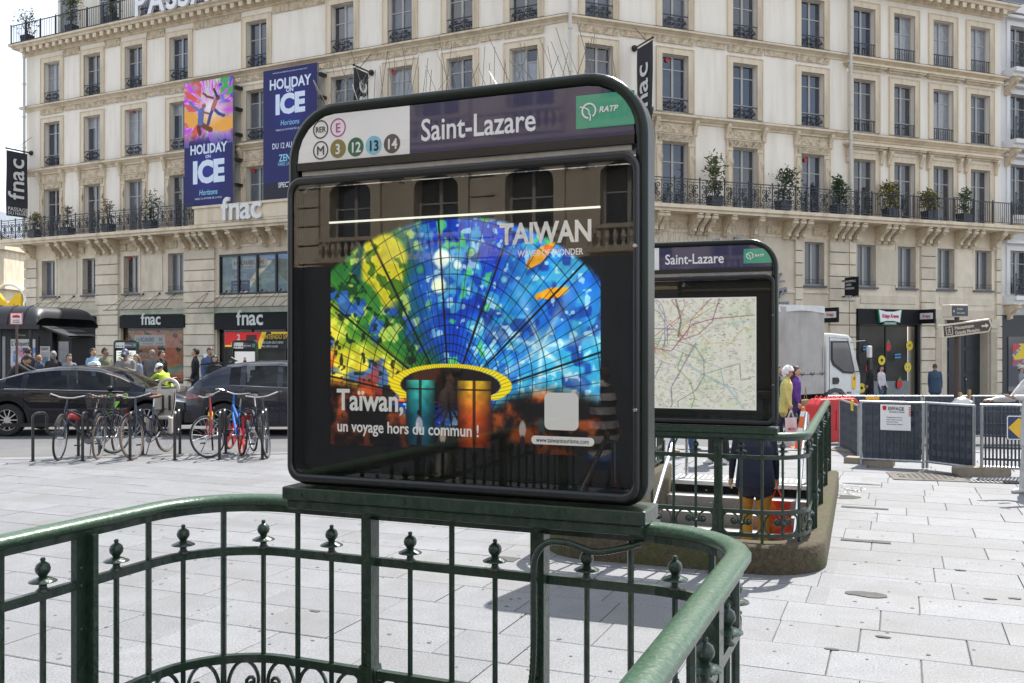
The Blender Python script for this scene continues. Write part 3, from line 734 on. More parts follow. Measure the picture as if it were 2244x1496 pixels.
k = MB(); pts = [(arch_c-(arch_r+.0)*math.cos(math.pi*i/24), -.02, zc+2.1*math.sin(math.pi*i/24)) for i in range(25)]
k.tube(pts, .14, 6); k.obj('arch_moulding', LEAD, bA, M=WR.M, smooth=True)
k = MB(); k.box(arch_c-arch_r, arch_c+arch_r, .55, .6, ZB, 5.6); k.obj('arcade_glass', PANE[0], bA, M=WR.M)
k = MB()
for q in range(-2, 3): k.box(arch_c+q*.9-.04, arch_c+q*.9+.04, .45, .54, ZB, 5.4)
for zz in (.4, 2.2, 3.3): k.box(arch_c-arch_r, arch_c+arch_r, .46, .54, zz, zz+.08)
k.obj('arcade_frame', BLACKM, bA, M=WR.M)
LETM = mat('zinc_letters', (.20,.21,.23), .45, .4, var=.1)
word = 'PASSAGE DU HAVRE'
for i, ch in enumerate(word):
    if ch == ' ': continue
    a = math.pi*(.02+.96*i/(len(word)-1)); rad = 2.75
    Ml = WR.at(arch_c - (arch_r+.47)*math.cos(a), -.18, zc + (2.1+.33)*math.sin(a)) @ Matrix.Rotation((a-math.pi/2), 4, 'Y')
    text('letter', ch, .60, LETM, bA, 0, 0, -.18, 'CENTER', .02, .05, M=Ml)
flatwall(bA, WR, 0, 0, 0, 0, [])
# right-hand building, street level
pierB = [(.006, WB.u(1873)), (WB.u(2015), WB.u(2048)), (WB.u(2180), LB-.01)]
for a, b in pierB: blocks(bB, WB, a, b, ZB, 6.02)
opsB = [ent_window(bB, WB, WB.u(p), 3) for p in (1898, 1986, 2072, 2154)]
flatwall(bB, WB, .004, LB, 3.32, 6.6, opsB)
kk = (WB.u(1876), WB.u(2012)); dd = (WB.u(2062), WB.u(2165))
flatwall(bB, WB, .004, LB, ZB, 3.32, [(kk[0], kk[1], ZB, 3.28), (dd[0], dd[1], ZB, 2.9)], .55)
for p in (1944, 2113):
    k = MB(); u = WB.u(p); k.box(u-.5,u+.5,-.03,.01,4.3,5.75); k.obj('stone_panel', STONEB, bB, M=WB.M, bevel=.012)
    k = MB(); u = WB.u(p+2); k.box(u-1.45,u+1.45,-.03,.01,3.52,3.86); k.obj('stone_panel', STONEB, bB, M=WB.M, bevel=.012)
DOOR = mat('dark_green_door', (.022,.028,.032), .4, var=.15)
k = MB(); k.box(dd[0], dd[0]+.75, .40, .44, ZB, 2.9); k.obj('porch_wall', STONEB, bB, M=WB.M)
k = MB(); a, b = dd[0]+.75, dd[1]; k.box(a, b, .42, .48, ZB, 2.9)
for i in range(2):
    x0 = a + (b-a)*i/2 + .1; x1 = a + (b-a)*(i+1)/2 - .1
    for z0, z1 in ((-.45,.5),(.62,1.6),(1.75,2.7)): k.box(x0, x1, .395, .42, z0, z1)
d_ = k.obj('door', DOOR, bB, M=WB.M); k = MB(); k.ball(((a+b)/2+.1, .37, .35), .035, 8, 5); k.obj('handle', STEEL, d_)
for u in (dd[0]-.22, dd[1]+.22):
    k = MB(); k.box(u-.18,u+.18,-.14,.0,ZB,2.55); k.box(u-.22,u+.22,-.2,.0,2.55,2.95)
    for i in range(5): k.box(u-.14+.062*i,u-.115+.062*i,-.16,-.14,ZB+.5,2.4)
    k.box(u-.24,u+.24,-.22,0,ZB,ZB+.5); k.obj('door_pilaster', STONEB, bB, M=WB.M)
# ================================================================ METRO STAIRS, RAILINGS AND SIGNS
CONC = mat('mossy_stair_kerb', (.066,.052,.031), .95, var=.4, vs=25, bump=.9, bs=60, dirt=(.042,.060,.006), dvec=(1.6,1.6,3.0), damt=1., speck=.45)
STEPM = mat('stair_stone', (.24,.235,.225), .8, var=.15, vs=4, speck=.15, dirt=(.12,.11,.10), dvec=(3,3,3), damt=.5)
NOSE = mat('stair_nosing', (.62,.62,.60), .5, var=.1, vs=10)
TILE = mat('stairwell_wall', (.42,.43,.42), .4, var=.08, vs=5, coat=.2)
class Ent:
    def __init__(s, e, tw, r=.38):
        s.e = e; s.tw = tw; s.r = r; s.xc = (e['x0']+e['x1'])/2; s.a = (e['x1']-e['x0'])/2 - r; s.arc = r*math.pi/2
        s.smax = s.a + s.arc + e['L'] - r
        s.W = lambda x, y, z: (*(e['E']*x + e['N']*y), z)
    def pos(s, t, o=0.):                                # point on the rail line at signed arc length t, pushed outward by o
        sg = 1 if t >= 0 else -1; q = abs(t); e = s.e; yo = -s.tw
        if q <= s.a: x, y, nx, ny = q, 0, 0, 1
        elif q <= s.a + s.arc:
            g = (q - s.a)/s.r; x, y, nx, ny = s.a + s.r*math.sin(g), -(s.r - s.r*math.cos(g)), math.sin(g), math.cos(g)
        else: x, y, nx, ny = s.a + s.r, -s.r - (q - s.a - s.arc), 1, 0
        x += nx*o; y += ny*o
        return s.xc + sg*x, e['y1'] + yo*y
    def P(s, t, z, o=0.): return Vector(s.W(*s.pos(t, o), z))
    def path(s, z, t0, t1, st=.06, o=0.):
        n = max(2, int((t1-t0)/st)); return [s.P(t0+(t1-t0)*i/n, z, o) for i in range(n+1)]
FIN = MB().lathe([(0,.118),(.007,.116),(.0095,.109),(.007,.103),(.012,.100),(.022,.092),(.0265,.078),(.0245,.066),(.016,.055),(.013,.050),(.018,.047),(.028,.043),(.047,.034),(.048,.031),(.030,.028),(.017,.024),(.013,.018),(.015,.009),(.024,.001),(.024,-.004)][::-1], 20).mesh('finial', GREEN, True, 50)
BOLT = MB().lathe([(0,.006),(.006,.0055),(.009,.003),(.009,-.003)][::-1], 8).mesh('bolt', GREEN, True)
def railing(S, name, label, zk, hr=1.185, mid=.965, low=.505, bot=.25, t0=None, t1=None, post_every=8):
    t0 = -S.smax if t0 is None else t0; t1 = S.smax if t1 is None else t1
    th = thing(name, label, 'railing')
    k = MB(); k.tube(S.path(hr, t0, t1), .0245, 14, sx=1.72, up=(0,0,1)); k.obj('handrail', GREEN_WORN, th, smooth=True)
    k = MB(); k.tube(S.path(hr-.034, t0, t1), .020, 4, sx=1.25, up=(0,0,1)); k.obj('handrail_bar', GREEN, th)
    for z, h_, w_ in ((mid,.024,.7), (low,.024,.85), (bot,.022,.85)):
        k = MB(); k.tube(S.path(z, t0, t1), h_, 4, sx=w_, up=(0,0,1)); k.obj('rail', GREEN, th)
    sp = .186
    def tt(i): q = abs(i); return math.copysign(sp*q if q <= 3 else sp*3+(q-3)*.168, i)      # bars stand a little closer round the corners
    n0 = -max(i for i in range(200) if tt(i) <= -t0); n1 = max(i for i in range(200) if tt(i) <= t1)
    bl = MB(); bl.tube([(0,0,zk),(0,0,hr-.036)], .0125, 6); blm = bl.mesh('bar', GREEN, True)
    bs_ = MB(); bs_.tube([(0,0,bot-.0),(0,0,mid)], .0115, 6); bs_.lathe([(.012,.0),(.030,.012),(.034,.028),(.020,.040),(.012,.05)], 8, (0,0,bot+.075)); bs_.lathe([(.001,-.045),(.014,-.02),(.018,0),(.011,.02)], 8, (0,0,bot+.02)); bsm = bs_.mesh('finial_bar', GREEN, True)
    def ang(t): a, b = S.P(t-.01, 0), S.P(t+.01, 0); return math.atan2(b.y-a.y, b.x-a.x)
    pm = MB(); pm.box(-.034,.034,-.014,.014,zk,hr-.038); pm.box(.010,.034,-.05,-.0141,zk,hr-.038) ; pm.prism([(-.05,zk),(.05,zk),(.044,zk+.26),(.034,zk+.32),(-.034,zk+.32),(-.044,zk+.26)], -.03, .03); pmm = pm.mesh('post', GREEN)
    for i in range(n0, n1+1):
        t = tt(i); ws_ = 1. if abs(i) <= 3 else .168/.186; p = S.P(t, 0); M = TR(p.x, p.y, 0, ang(t))
        if i % 2: 
            o = inst('finial_bar', bsm, th, M); inst('finial', FIN, th, TR(p.x, p.y, mid+.016))
        elif abs(i) % post_every == 2:
            o = inst('post', pmm, th, M)
            for zz in (zk+.37, zk+.58, zk+.74, hr-.16): inst('bolt', BOLT, o, Matrix.Translation((-.012,-.0141,zz)) @ Matrix.Rotation(R(90), 4, 'X'))
        else: inst('bar', blm, th, M)
        if i % 2:                                       # pair of scrolls under the lower rail
            hgt = (low-bot)
            for sg in (-1, 1):
                pts = []
                for q in range(27):
                    u = q/26; g = R(-95 + 300*u) if True else 0
                    rad = 1. if u < .62 else 1 - .62*((u-.62)/.38)
                    cxx = .088 - (.030*max(0,(u-.62)/.38)); czz = .5 + (.10*max(0,(u-.62)/.38))
                    pts.append((cxx + .078*rad*math.cos(g)*1.0, czz*hgt + .46*hgt*rad*math.sin(g)))
                # continue into the small curl
                cx_, cz_ = .058, .60*hgt
                pts += [(cx_ + .032*(1-.7*v/10)*math.cos(R(205+430*v/10)), cz_ + .032*(1-.7*v/10)*math.sin(R(205+430*v/10))) for v in range(1, 11)]
                k = MB(); k.tube([S.P(t + sg*a*ws_, bot + b) for a, b in pts], .0085, 5); k.ball(tuple(S.P(t+sg*pts[-1][0]*ws_, bot+pts[-1][1])), .013, 6, 5)
                k.obj('scroll', GREEN, th, smooth=True)
    return th
def stairwell(S, which, lab, n=15, rise=.16, going=.30):
    e = S.e; tw = S.tw
    # mossy kerb
    k = MB(); ts = np.linspace(-S.smax, S.smax, 120)
    prof = [(-.12,-.3),(-.12,.205),(-.10,.225),(.115,.225),(.14,.20),(.145,-.03)]
    rows = [[S.P(t, z, o) for o, z in prof] for t in ts]; m_ = len(prof)
    k.add([v for r in rows for v in r], [((i*m_+j), (i*m_+j+1), ((i+1)*m_+j+1), ((i+1)*m_+j)) for i in range(len(ts)-1) for j in range(m_-1)] + [tuple(range(m_)), tuple(range((len(ts)-1)*m_, len(ts)*m_))[::-1]])
    tag(k.obj('stair_kerb', CONC, smooth=True, ang=50), lab[0], 'kerb')
    th = thing('metro_stairs', lab[1], 'stairs')
    a, b = e['x0']+.10, e['x1']-.10
    yt = e['y1'] + tw*e['L']                            # top of the flight
    M = Matrix.Rotation(e['th'], 4, 'Z'); g = -tw       # steps run down towards the closed end
    w_ = MB()
    for i in range(n):
        y0 = yt + g*going*i; y1 = y0 + g*going*(n-i); z1 = -rise*(i+1)
        k = MB(); ya, yb = sorted((y0, y0+g*(going+.02))); k.box(a, b, ya, yb, z1-.5, z1); o = k.obj('step', STEPM, th, M=M)
        yn = y0 + g*going; ya, yb = sorted((yn+g*.012, yn-g*.06)); k = MB(); k.box(a+.01, b-.01, ya, yb, z1-.055, z1+.004); k.obj('nosing', NOSE, o)
    ya, yb = sorted((yt-g*.06, yt+g*.012)); k = MB(); k.box(a, b, ya, yb, -.05, .004); k.obj('nosing', NOSE, th, M=M)
    ya, yb = sorted((e['y1'], yt))
    for x0, x1 in ((a-.06, a), (b, b+.06)):
        k = MB(); k.box(x0, x1, ya, yb, -3, .0); k.obj('side_wall', TILE, th, M=M)
    y_ = e['y1']; k = MB(); k.box(a, b, min(y_, y_-g*.0)-.06, y_, -3, 0); k.obj('end_wall', TILE, th, M=M)
    k = MB(); k.box(a, b, ya, yb, -3.0, -2.9); k.obj('landing', STEPM, th, M=M)
    for x in (a+.16, b-.16):                            # steel stair handrails
        p = [(x, yt-g*.35, .02), (x, yt-g*.35, .92), (x, yt-g*.05, .95)] + [(x, yt+g*going*n*q, .95-rise*n*q) for q in (.25,.5,.75,1)]
        k = MB(); k.tube([M @ Vector(q) for q in p], .024, 8); k.obj('stair_handrail', STEEL, th, smooth=True)
    return th
S1, S2 = Ent(ENT1, -1), Ent(ENT2, 1)
stairwell(S1, 1, ('weathered concrete kerb around the near stair railing', 'flight of metro stairs inside the near railing'))
stairwell(S2, 2, ('mossy rounded concrete kerb below the far railing', 'metro stairs with pale nosings climbed by a man in mustard trousers'))
railing(S1, 'near_railing', 'dark green iron railing with ball finials close up around the near metro stairs', .22, t1=S1.smax-1.3)
railing(S2, 'far_railing', 'dark green iron railing with scrolls standing on the mossy kerb', .22, hr=1.108, mid=.925, low=.475, bot=.285)
# tactile strip at the head of the far stairs
k = MB(); e = ENT2
for i in range(26): x = e['x0']+.12 + i*.073; k.box(x, x+.035, e['y1']+e['L']+.18, e['y1']+e['L']+.58, .002, .007)
tag(k.obj('tactile_strip', NOSE, M=Matrix.Rotation(TH2, 4, 'Z')), 'pale ribbed warning strip at the top of the far stairs', 'paving strip', kind='stuff')
# ---------------------------------------------------------------- signs
BLUE = mat('sign_navy_enamel', (.020,.022,.085), .22, var=.1, vs=3, coat=.9)
WHITEP = mat('sign_white_panel', (.80,.80,.80), .3, var=.05, vs=3, coat=.4, dirt=(.5,.47,.40), dvec=(2,2,12), damt=.4)
RGREEN = mat('sign_green', (.03,.32,.20), .3, var=.04, coat=.8)
GLASS = glass('sign_glass', (.93,.95,.94), 1.70, .010)
SIGNIN = mat('sign_case_black', (.012,.012,.013), .5, var=.1)
TUBE = mat('lamp_strip', (1.,1.,.86), .5, var=0, emit=.55)
LET = mat('letter_white', (.78,.78,.80), .35, var=.02, emit=.0)
PRINT = printmat('poster_print', .4, .6); PRINTM = printmat('map_print', .5, .38); PRINTP = printmat('paper_print', .6)  # map print has an added glow that lifts it in the shade
def dome_art(w, h):                                     # coloured glass ceiling, a free pattern
    y, x = np.mgrid[0:h, 0:w]; x = x/(w-1); y = y/(h-1); cx, cy = .47, .70
    dx = (x-cx)*1.32; dy = (cy-y)
    ang = np.arctan2(dy+.10, dx); rad = np.hypot(dx, (dy)*1.0)
    N = [vnoise(h, w, c_, i+1, o_) for i, (c_, o_) in enumerate(((4,3),(6,3),(10,3),(18,3),(34,2),(13,3)))]
    A = ang/math.pi + (N[0]-.5)*.22
    def c(r, g, b): return np.array([r, g, b])/255.
    stops = [(-.1, c(50,130,195)), (.08, c(75,185,220)), (.18, c(40,120,215)), (.30, c(55,160,220)), (.42, c(25,80,200)), (.52, c(30,100,190)), (.60, c(40,110,115)), (.68, c(50,125,72)), (.77, c(85,150,62)), (.85, c(190,195,60)), (.92, c(238,212,62)), (.99, c(228,140,52)), (1.06, c(165,58,45))]
    img = np.zeros((h, w, 3))
    for i in range(3): img[..., i] = np.interp(A, [s[0] for s in stops], [s[1][i] for s in stops])
    def put(mask, colr, a=1.):
        mk = (np.clip(mask, 0, 1)*a)[..., None]; img[:] = img*(1-mk)+np.array(colr)/255.*mk
    def soft(n, t, k=15): return np.clip((n-t)*k, 0, 1)
    L_ = np.clip((A-.50)*14, 0, 1); Rr = 1-L_
    put(soft(N[1], .54)*np.clip((A-.76)*10, 0, 1), (240,215,70), .8); put(soft(N[5], .58)*L_*(A < .8), (30,85,110), .8); put(soft(N[2], .60)*L_, (30,80,45), .85); put(soft(N[3], .62)*L_, (235,225,110), .6); put(soft(N[5], .61)*L_*(y > .3), (60,110,200), .8)
    put(soft(-N[1], -.40)*Rr, (20,55,180), .75); put(soft(N[5], .60)*Rr, (95,190,215), .7); put(soft(N[2], .61)*Rr, (30,60,150), .7); put(soft(N[4], .66)*Rr, (200,235,240), .7); put(soft(N[3], .66)*Rr*(A > .3), (90,190,110), .8)
    put(soft(N[2], .56)*np.clip((A-.84)*12, 0, 1)*np.clip((y-.45)*8, 0, 1), (205,70,45), .8); put(soft(-N[4], -.34)*np.clip((A-.6)*9, 0, 1), (25,45,30), .8)
    for (u, v, r, cc) in ((.44,.17,.045,(240,245,235)), (.43,.285,.04,(235,240,210)), (.50,.20,.022,(235,245,235)), (.36,.215,.022,(70,160,120)), (.55,.15,.018,(130,190,120)), (.67,.27,.018,(140,200,220))):
        d = np.hypot((x-u)*1.32, y-v); put(np.clip((r-d)/.012, 0, 1), cc, .92); put(np.clip(1-abs(d-r*1.12)/.004, 0, 1), (25,60,120), .8); put(np.clip(1-d/(r*2.2), 0, 1), cc, .4)
    d = np.hypot((x-.22)*1.2, (y-.20)*.75); put(np.clip((.125+.10*(N[2]-.5)-d)*40, 0, 1), (228,212,60), .9); put((d < .125)*soft(N[3], .56), (70,110,40), .9)
    for (u, v, a0) in ((.84,.33,.2), (.80,.17,.7)):       # two golden flecks
        xx = (x-u)*1.32; yy = y-v; p = xx*math.cos(a0)-yy*math.sin(a0); q = xx*math.sin(a0)+yy*math.cos(a0); el = (p/.085)**2+(q/.026)**2+(N[3]-.5)*1.2
        put(np.clip((1-el)*6, 0, 1), (228,170,45)); put(np.clip((1-el)*6, 0, 1)*soft(N[4], .5), (205,100,30), .8)
    u, v = .80, .555; a2 = np.arctan2(y-v, (x-u)*1.3); d = np.hypot((x-u)*1.3, y-v); put(np.clip(np.abs(np.cos(a2*3.5+.6))**9*(1-d/.36)+np.clip(1-d/.09,0,1), 0, 1), (225,240,240), .75)
    img *= (.82+.36*N[3])[..., None]
    # dark glazing bars: rays and rings
    def bars(v, half): return np.clip((half - np.abs((v % 1)-.5+0) + 0)/1e-9, 0, 1)
    def ln(v, wpx):                                      # line where v crosses an integer, about wpx wide
        gy, gx = np.gradient(v); g = np.hypot(gx, gy)+1e-6; dd = np.abs(((v+.5) % 1)-.5)/g; return np.clip(wpx-dd+.35, 0, 1)
    ray = ang*44/math.pi; rings = np.log1p(rad*5.5)*9.5
    put(ln(ray, .7), (18,24,36), .8); put(ln(rings, .9), (16,20,30), .85); put(ln(ray/6.2+.3, 1.9), (15,16,22), .97)
    floor = np.clip((y-.72-.12*(1-np.abs(dx)*1.6).clip(0)-.05*np.sin(dx*7+2))/.06, 0, 1)*(rad > .2)
    fl = np.zeros((h, w, 3)); warm = vnoise(h, w, 16, 5, 5)
    for i, q in enumerate(((90,215),(50,120),(30,62))): fl[..., i] = (q[0]*.3+(q[1]-q[0]*.3)*np.clip((warm-.44)*4, 0, 1))/255.
    fl *= np.clip(1.15-(y[..., None]-.66)*2.2, .12, 1)
    img[:] = img*(1-floor[..., None])+fl*floor[..., None]
    e = np.hypot((x-.47)/.185, (y-.72)/.075)
    ringm = np.clip((1.25-e)/.03, 0, 1)*np.clip((e-1)/.03, 0, 1)*(y < .78); put(ringm, (235,215,50)); put((ringm > 0)*ln(ray*1.3, .4), (40,35,10), .8)
    put((e < 1)*1., (44,34,36)); put((e < 1)*soft(N[2], .55), (110,60,40), .6)
    for u, wd, c1, c2 in ((.36,.055,(30,110,130),(90,205,190)), (.562,.062,(190,90,40),(235,200,70))):
        m = (np.abs(x-u) < wd)*(y > .70)*(y < .985); t = np.cos((x-u)/wd*1.45)
        for i in range(3):
            top = c2[i]/255.; bt = c1[i]/255.; f = np.clip((y-.70)/.16, 0, 1); img[..., i] = np.where(m, (top*(1-f)+bt*f)*(.35+.65*t)*np.clip(1.35-(y-.7)*2.4, .3, 1)*(.8+.4*N[4]), img[..., i])
        put(m*(np.abs((x-u)/wd) < .1), (40,30,20), .7); put(m*(np.abs(y-.74) < .004), (40,30,20), .8)
    for u, v, s_, cc in ((.355,.90,.045,(170,165,180)), (.445,.94,.04,(150,140,130)), (.735,.90,.04,(155,150,150)), (.80,.88,.04,(60,70,75))):
        put(np.clip((1-np.hypot((x-u)/(.35*s_), (y-v)/s_))*4, 0, 1), cc, .9); put(np.clip((1-np.hypot((x-u)/(.2*s_), (y-v+1.25*s_)/(.32*s_)))*3, 0, 1), (35,22,18)); put(np.clip((1-np.hypot((x-u)/(.26*s_), (y-v-1.5*s_)/(s_)))*3, 0, 1), (25,28,36))
    ok = np.clip(((1-((dx/.88)**2+(np.maximum(dy, 0)/.72)**2)))/.06, 0, 1); ok = np.where(dy < 0, 1, ok)
    img *= ok[..., None]; img += (1-ok[..., None])*np.array([.05,.05,.06])
    return np.clip(img, 0, 1)**1.25
def map_art(w, h, seed=5):
    y, x = np.mgrid[0:h, 0:w]; x = x/(w-1); y = y/(h-1); rg = np.random.default_rng(seed)
    n = vnoise(h, w, 6, seed); n2 = vnoise(h, w, 40, seed+1, 2); n3 = vnoise(h, w, 26, seed+3, 3)
    img = np.ones((h, w, 3))*np.array([.93,.92,.88]); m = np.clip((n-.55)*9, 0, 1)[..., None]; img = img*(1-m)+np.array([.89,.905,.83])*m
    img *= (1-.10*np.abs(n3-.5)[..., None]*2); img *= (1-.10*np.clip((n2-.60)*9, 0, 1))[..., None]
    def line(pts, colr, wd):
        d = np.full((h, w), 9.)
        for (a, b), (c, e) in zip(pts[:-1], pts[1:]):
            vx, vy = c-a, e-b; t = np.clip(((x-a)*vx+(y-b)*vy)/(vx*vx+vy*vy+1e-9), 0, 1); d = np.minimum(d, np.hypot(x-a-t*vx, y-b-t*vy))
        k = np.clip((wd-d)/.0025+.5, 0, 1)[..., None]*.62; img[:] = img*(1-k)+np.array(colr)/255.*k
    line([(0,.28),(.12,.50),(.30,.44),(.45,.55),(.62,.68),(.80,.80),(.92,1)], (165,190,205), .008)
    line([(0,.62),(.2,.70),(.45,.60),(.5,.45),(.72,.25),(1,.2)], (190,205,215), .006)
    cols = [(150,60,110),(200,170,60),(60,90,150),(120,160,60),(190,90,60),(90,60,120),(60,130,130),(180,120,150),(120,120,120),(210,150,70),(70,110,90),(100,140,190)]
    for i in range(26):
        a0 = rg.uniform(0, 6.28); p = [(.42+rg.normal(0,.10), .48+rg.normal(0,.10))]; dr = a0; q = p[0]
        pts = [q]
        for s in range(5):
            dr = a0 + round(rg.normal(0,.8)/.785)*.785*.6; q = (q[0]+.15*math.cos(dr), q[1]+.15*math.sin(dr)); pts.append(q)
        line(pts, cols[i % len(cols)], rg.uniform(.0022, .0042))
    line([(1,.16),(.70,.19),(.55,.24),(.45,.40),(.40,.48),(.1,.42),(0,.40)], (140,40,70), .004)
    line([(.43,.0),(.47,.2),(.45,.35)], (90,95,95), .007)
    for i in range(420):                                # tiny captions
        a, b = int(rg.uniform(4, w-14)), int(rg.uniform(4, h-4)); l = int(rg.uniform(2, 9)); img[b, a:a+l] *= rg.uniform(.25,.6)
    img[:, :2] = .9; img[:, -3:] = .9; img[:3] = .9; img[-3:] = .9
    return img
def sign_head(th, y, x0, x1, zt, zb, xm, r, sc_=1., simple=False):
    def L(v): return v
    pw = [(x0, zb), (xm, zb), (xm, zt)] + [(x0+r+r*math.cos(R(a)), zt-r+r*math.sin(R(a))) for a in range(90, 181, 15)]
    pb = [(xm, zb), (x1, zb)] + [(x1-r+r*math.cos(R(a)), zt-r+r*math.sin(R(a))) for a in range(0, 91, 15)] + [(xm, zt)]
    k = MB(); k.prism(pw, y, y+.06); k.obj('white_panel', WHITEP, th)
    k = MB(); k.prism(pb, y, y+.06); k.obj('name_panel', BLUE, th)
    return th
ROUND = [('RER', 0, 0, (.05,.05,.06), None), ('E', 1, 0, (.42,.05,.28), None), ('M', 0, 1, (.05,.05,.06), None), ('3', 1, 1, None, (.22,.19,.05)), ('12', 2, 1, None, (.02,.13,.06)), ('13', 3, 1, None, (.22,.52,.68)), ('14', 4, 1, None, (.09,.07,.075))]
def logo(th, x, z, s, y, m, nm='transport_emblem'):     # ring with a flowing line
    k = MB(); k.tube([(x+s*math.cos(a), y, z+s*math.sin(a)) for a in np.linspace(R(-55), R(265), 28)], s*.13, 5, sx=.3)
    k.tube([(x-s*1.35,y,z+s*.62),(x-s*.7,y,z+s*.5),(x-s*.2,y,z+s*.22),(x+s*.02,y,z-s*.05),(x-s*.02,y,z-s*.35),(x+s*.22,y,z-s*.62),(x+s*.18,y,z-s*1.35)], s*.10, 5, sx=.3)
    return k.obj(nm, m, th)
def metro_sign(S, name, label, zoff, sc_, content, dx=0.):
    e = S.e; c = e['E']*(S.xc+dx) + e['N']*e['y1']
    th = thing(name, label, 'sign', (c.x, c.y, zoff), e['th']); th.scale = sc_ if isinstance(sc_, tuple) else (sc_,)*3
    k = MB(); k.box(-.80,.80,-.100,.100,1.208,1.262); k.obj('plinth', GREEN, th, bevel=.006)
    k = MB(); k.box(-.785,.785,-.085,.085,1.170,1.206); k.obj('plinth_foot', GREEN, th, bevel=.004)
    k = MB(); k.ring(rr(-.798,.798,1.268,2.845,(.09,.09,.24,.24),10), rr(-.750,.750,1.33,2.797,(.05,.05,.19,.19),10), -.066, .066); k.obj('frame', DARKG, th, smooth=True, ang=50, bevel=.020)
    sign_head(th, -.056, -.749, .749, 2.796, 2.605, -.20, .188)
    k = MB(); k.box(-.749,.749,-.062,.05,2.572,2.604); k.obj('header_trim', BLACKM, th); k = MB(); k.box(-.735,.735,-.045,.045,2.552,2.571); k.obj('header_soffit', GALV, th)
    k = MB(); k.prism(rr(-.70,.70,2.606,2.75,.1,4), .0, .055); k.obj('header_back', DARKG, th)
    # lettering
    y = -.0575
    for t_, i, j, rim, fill in ROUND:
        x, z = -.632 + .0873*i, 2.738 - .086*j; r = .0385
        if fill is None:
            m_ = mat('roundel_'+t_, rim, .4, var=.02); k = MB(); k.ring(circ(x, z, r, 24), circ(x, z, r*.86, 24), y, y+.004); o = k.obj('roundel', m_, th); s_ = .030 if t_ == 'RER' else .048
            text('roundel_letters', t_, s_*1.12, m_, th, x, y, z-s_*.40, 'CENTER', 0, sx=.9 if t_ == 'RER' else 1.)
        else:
            m_ = mat('roundel_'+t_, fill, .35, var=.03, coat=.3); k = MB(); k.prism(circ(x, z, r, 24), y, y+.004); k.obj('roundel', m_, th)
            text('roundel_letters', t_, .058, BLACK if t_ == '13' else LET, th, x, y-.001, z-.0215, 'CENTER', .018, sx=.92)
    text('station_name', 'Saint-Lazare', .122, LET, th, -.148, y, 2.651, 'LEFT', .012, sx=.845)
    k = MB(); k.box(.520,.749,y-.0005,y+.004,2.640,2.762); k.obj('green_panel', RGREEN, th)
    logo(th, .572, 2.703, .0265, y-.003, LET); text('operator_letters', 'RATP', .030, LET, th, .611, y-.0018, 2.694, 'LEFT', .02, sx=1.0, shear=.25)
    # display case
    k = MB(); k.ring(rr(-.775,.775,1.285,2.540,.065,8), rr(-.752,.752,1.318,2.507,.045,8), -.100, -.02); k.obj('case_frame', BLACKM, th, smooth=True, ang=40, bevel=.010)
    k = MB(); k.prism(rr(-.752,.752,1.318,2.507,.045,8), -.012, .075); k.obj('case_back', SIGNIN, th)
    k = MB(); k.prism(rr(-.7515,.7515,1.3185,2.5065,.045,8), -.086, -.084); k.f = k.f[:1]; k.m = k.m[:1]; k.obj('glass_pane', GLASS, th)
    content(th)
    for zz in (1.62, 2.20):                              # case locks
        k = MB(); k.lathe([(0,-.108),(.007,-.108),(.008,-.10)], 10, (.763, 0, zz), 'y'); k.obj('case_lock', STEEL, th)
    for xx in (-.70, -.2, .3, .70): k = MB(); k.lathe([(0,-.112),(.006,-.111),(.007,-.104)], 8, (xx, .005, 1.234), 'y'); k.obj('screw', GREEN, th)
    # anti-bird wires
    r_ = random.Random(len(label)); n = 74
    for i in range(n):
        x = -.66 + 1.32*(i+r_.uniform(-.3,.3))/(n-1); L_ = r_.uniform(.09, .20); a = r_.gauss(0, .28); b = r_.gauss(0, .3)
        z0 = 2.84 - (0 if abs(x) < .56 else (abs(x)-.56)**2*2.2)
        k = MB(); k.tube([(x, 0, z0), (x+L_*math.sin(a), L_*math.sin(b), z0+L_*math.cos(a))], .0012, 4); k.obj('bird_wire', WIRE, th)
    return th
WIRE = mat('bird_wire_steel', (.16,.15,.13), .4, .7)
def taiwan(th):
    y = -.0135
    canvas('poster', dome_art(520, 400), -.611, .603, 1.437, 2.345, y, PRINT, th)
    k = MB(); k.box(-.613,.603,y-.010,y-.001,2.353,2.360); k.obj('lamp_strip', TUBE, th)
    PT = mat('poster_white', (.82,.82,.82), .5, var=.0, emit=.25); y -= .002
    text('poster_title', 'TAIWAN', .112, PT, th, .185, y, 2.235, 'LEFT', .026, sx=.86)
    text('poster_subtitle', 'WAVES OF WONDER', .034, PT, th, .262, y, 2.185, 'LEFT', .012, sx=.83)
    text('poster_title', 'Taïwan,', .122, PT, th, -.578, y, 1.582, 'LEFT', .020, sx=.86)
    text('poster_subtitle', 'un voyage hors du commun !', .066, PT, th, -.578, y, 1.492, 'LEFT', .012, sx=.865)
    k = MB(); k.prism(rr(.375,.515,1.53,1.67,.022,5), y, y+.001); k.obj('blank_label', PT, th)
    k = MB(); k.prism(rr(.320,.578,1.474,1.506,.015,5), y, y+.001); k.obj('web_label', PT, th)
    text('web_address', 'www.taiwantourisme.com', .025, mat('web_ink', (.08,.08,.08), .6), th, .449, y-.001, 1.4825, 'CENTER', .004, sx=.82)
def mapc(th):
    canvas('map', map_art(330, 290), -.58, .62, 1.40, 2.36, -.0135, PRINTM, th)
metro_sign(S1, 'metro_sign', 'large dark green station sign with a colourful glass-ceiling poster, close up', 0, (.963, 1, 1), taiwan, .035)
metro_sign(S2, 'metro_sign', 'station sign with a pale city map behind the far railing', -.046, .970, mapc, .08)
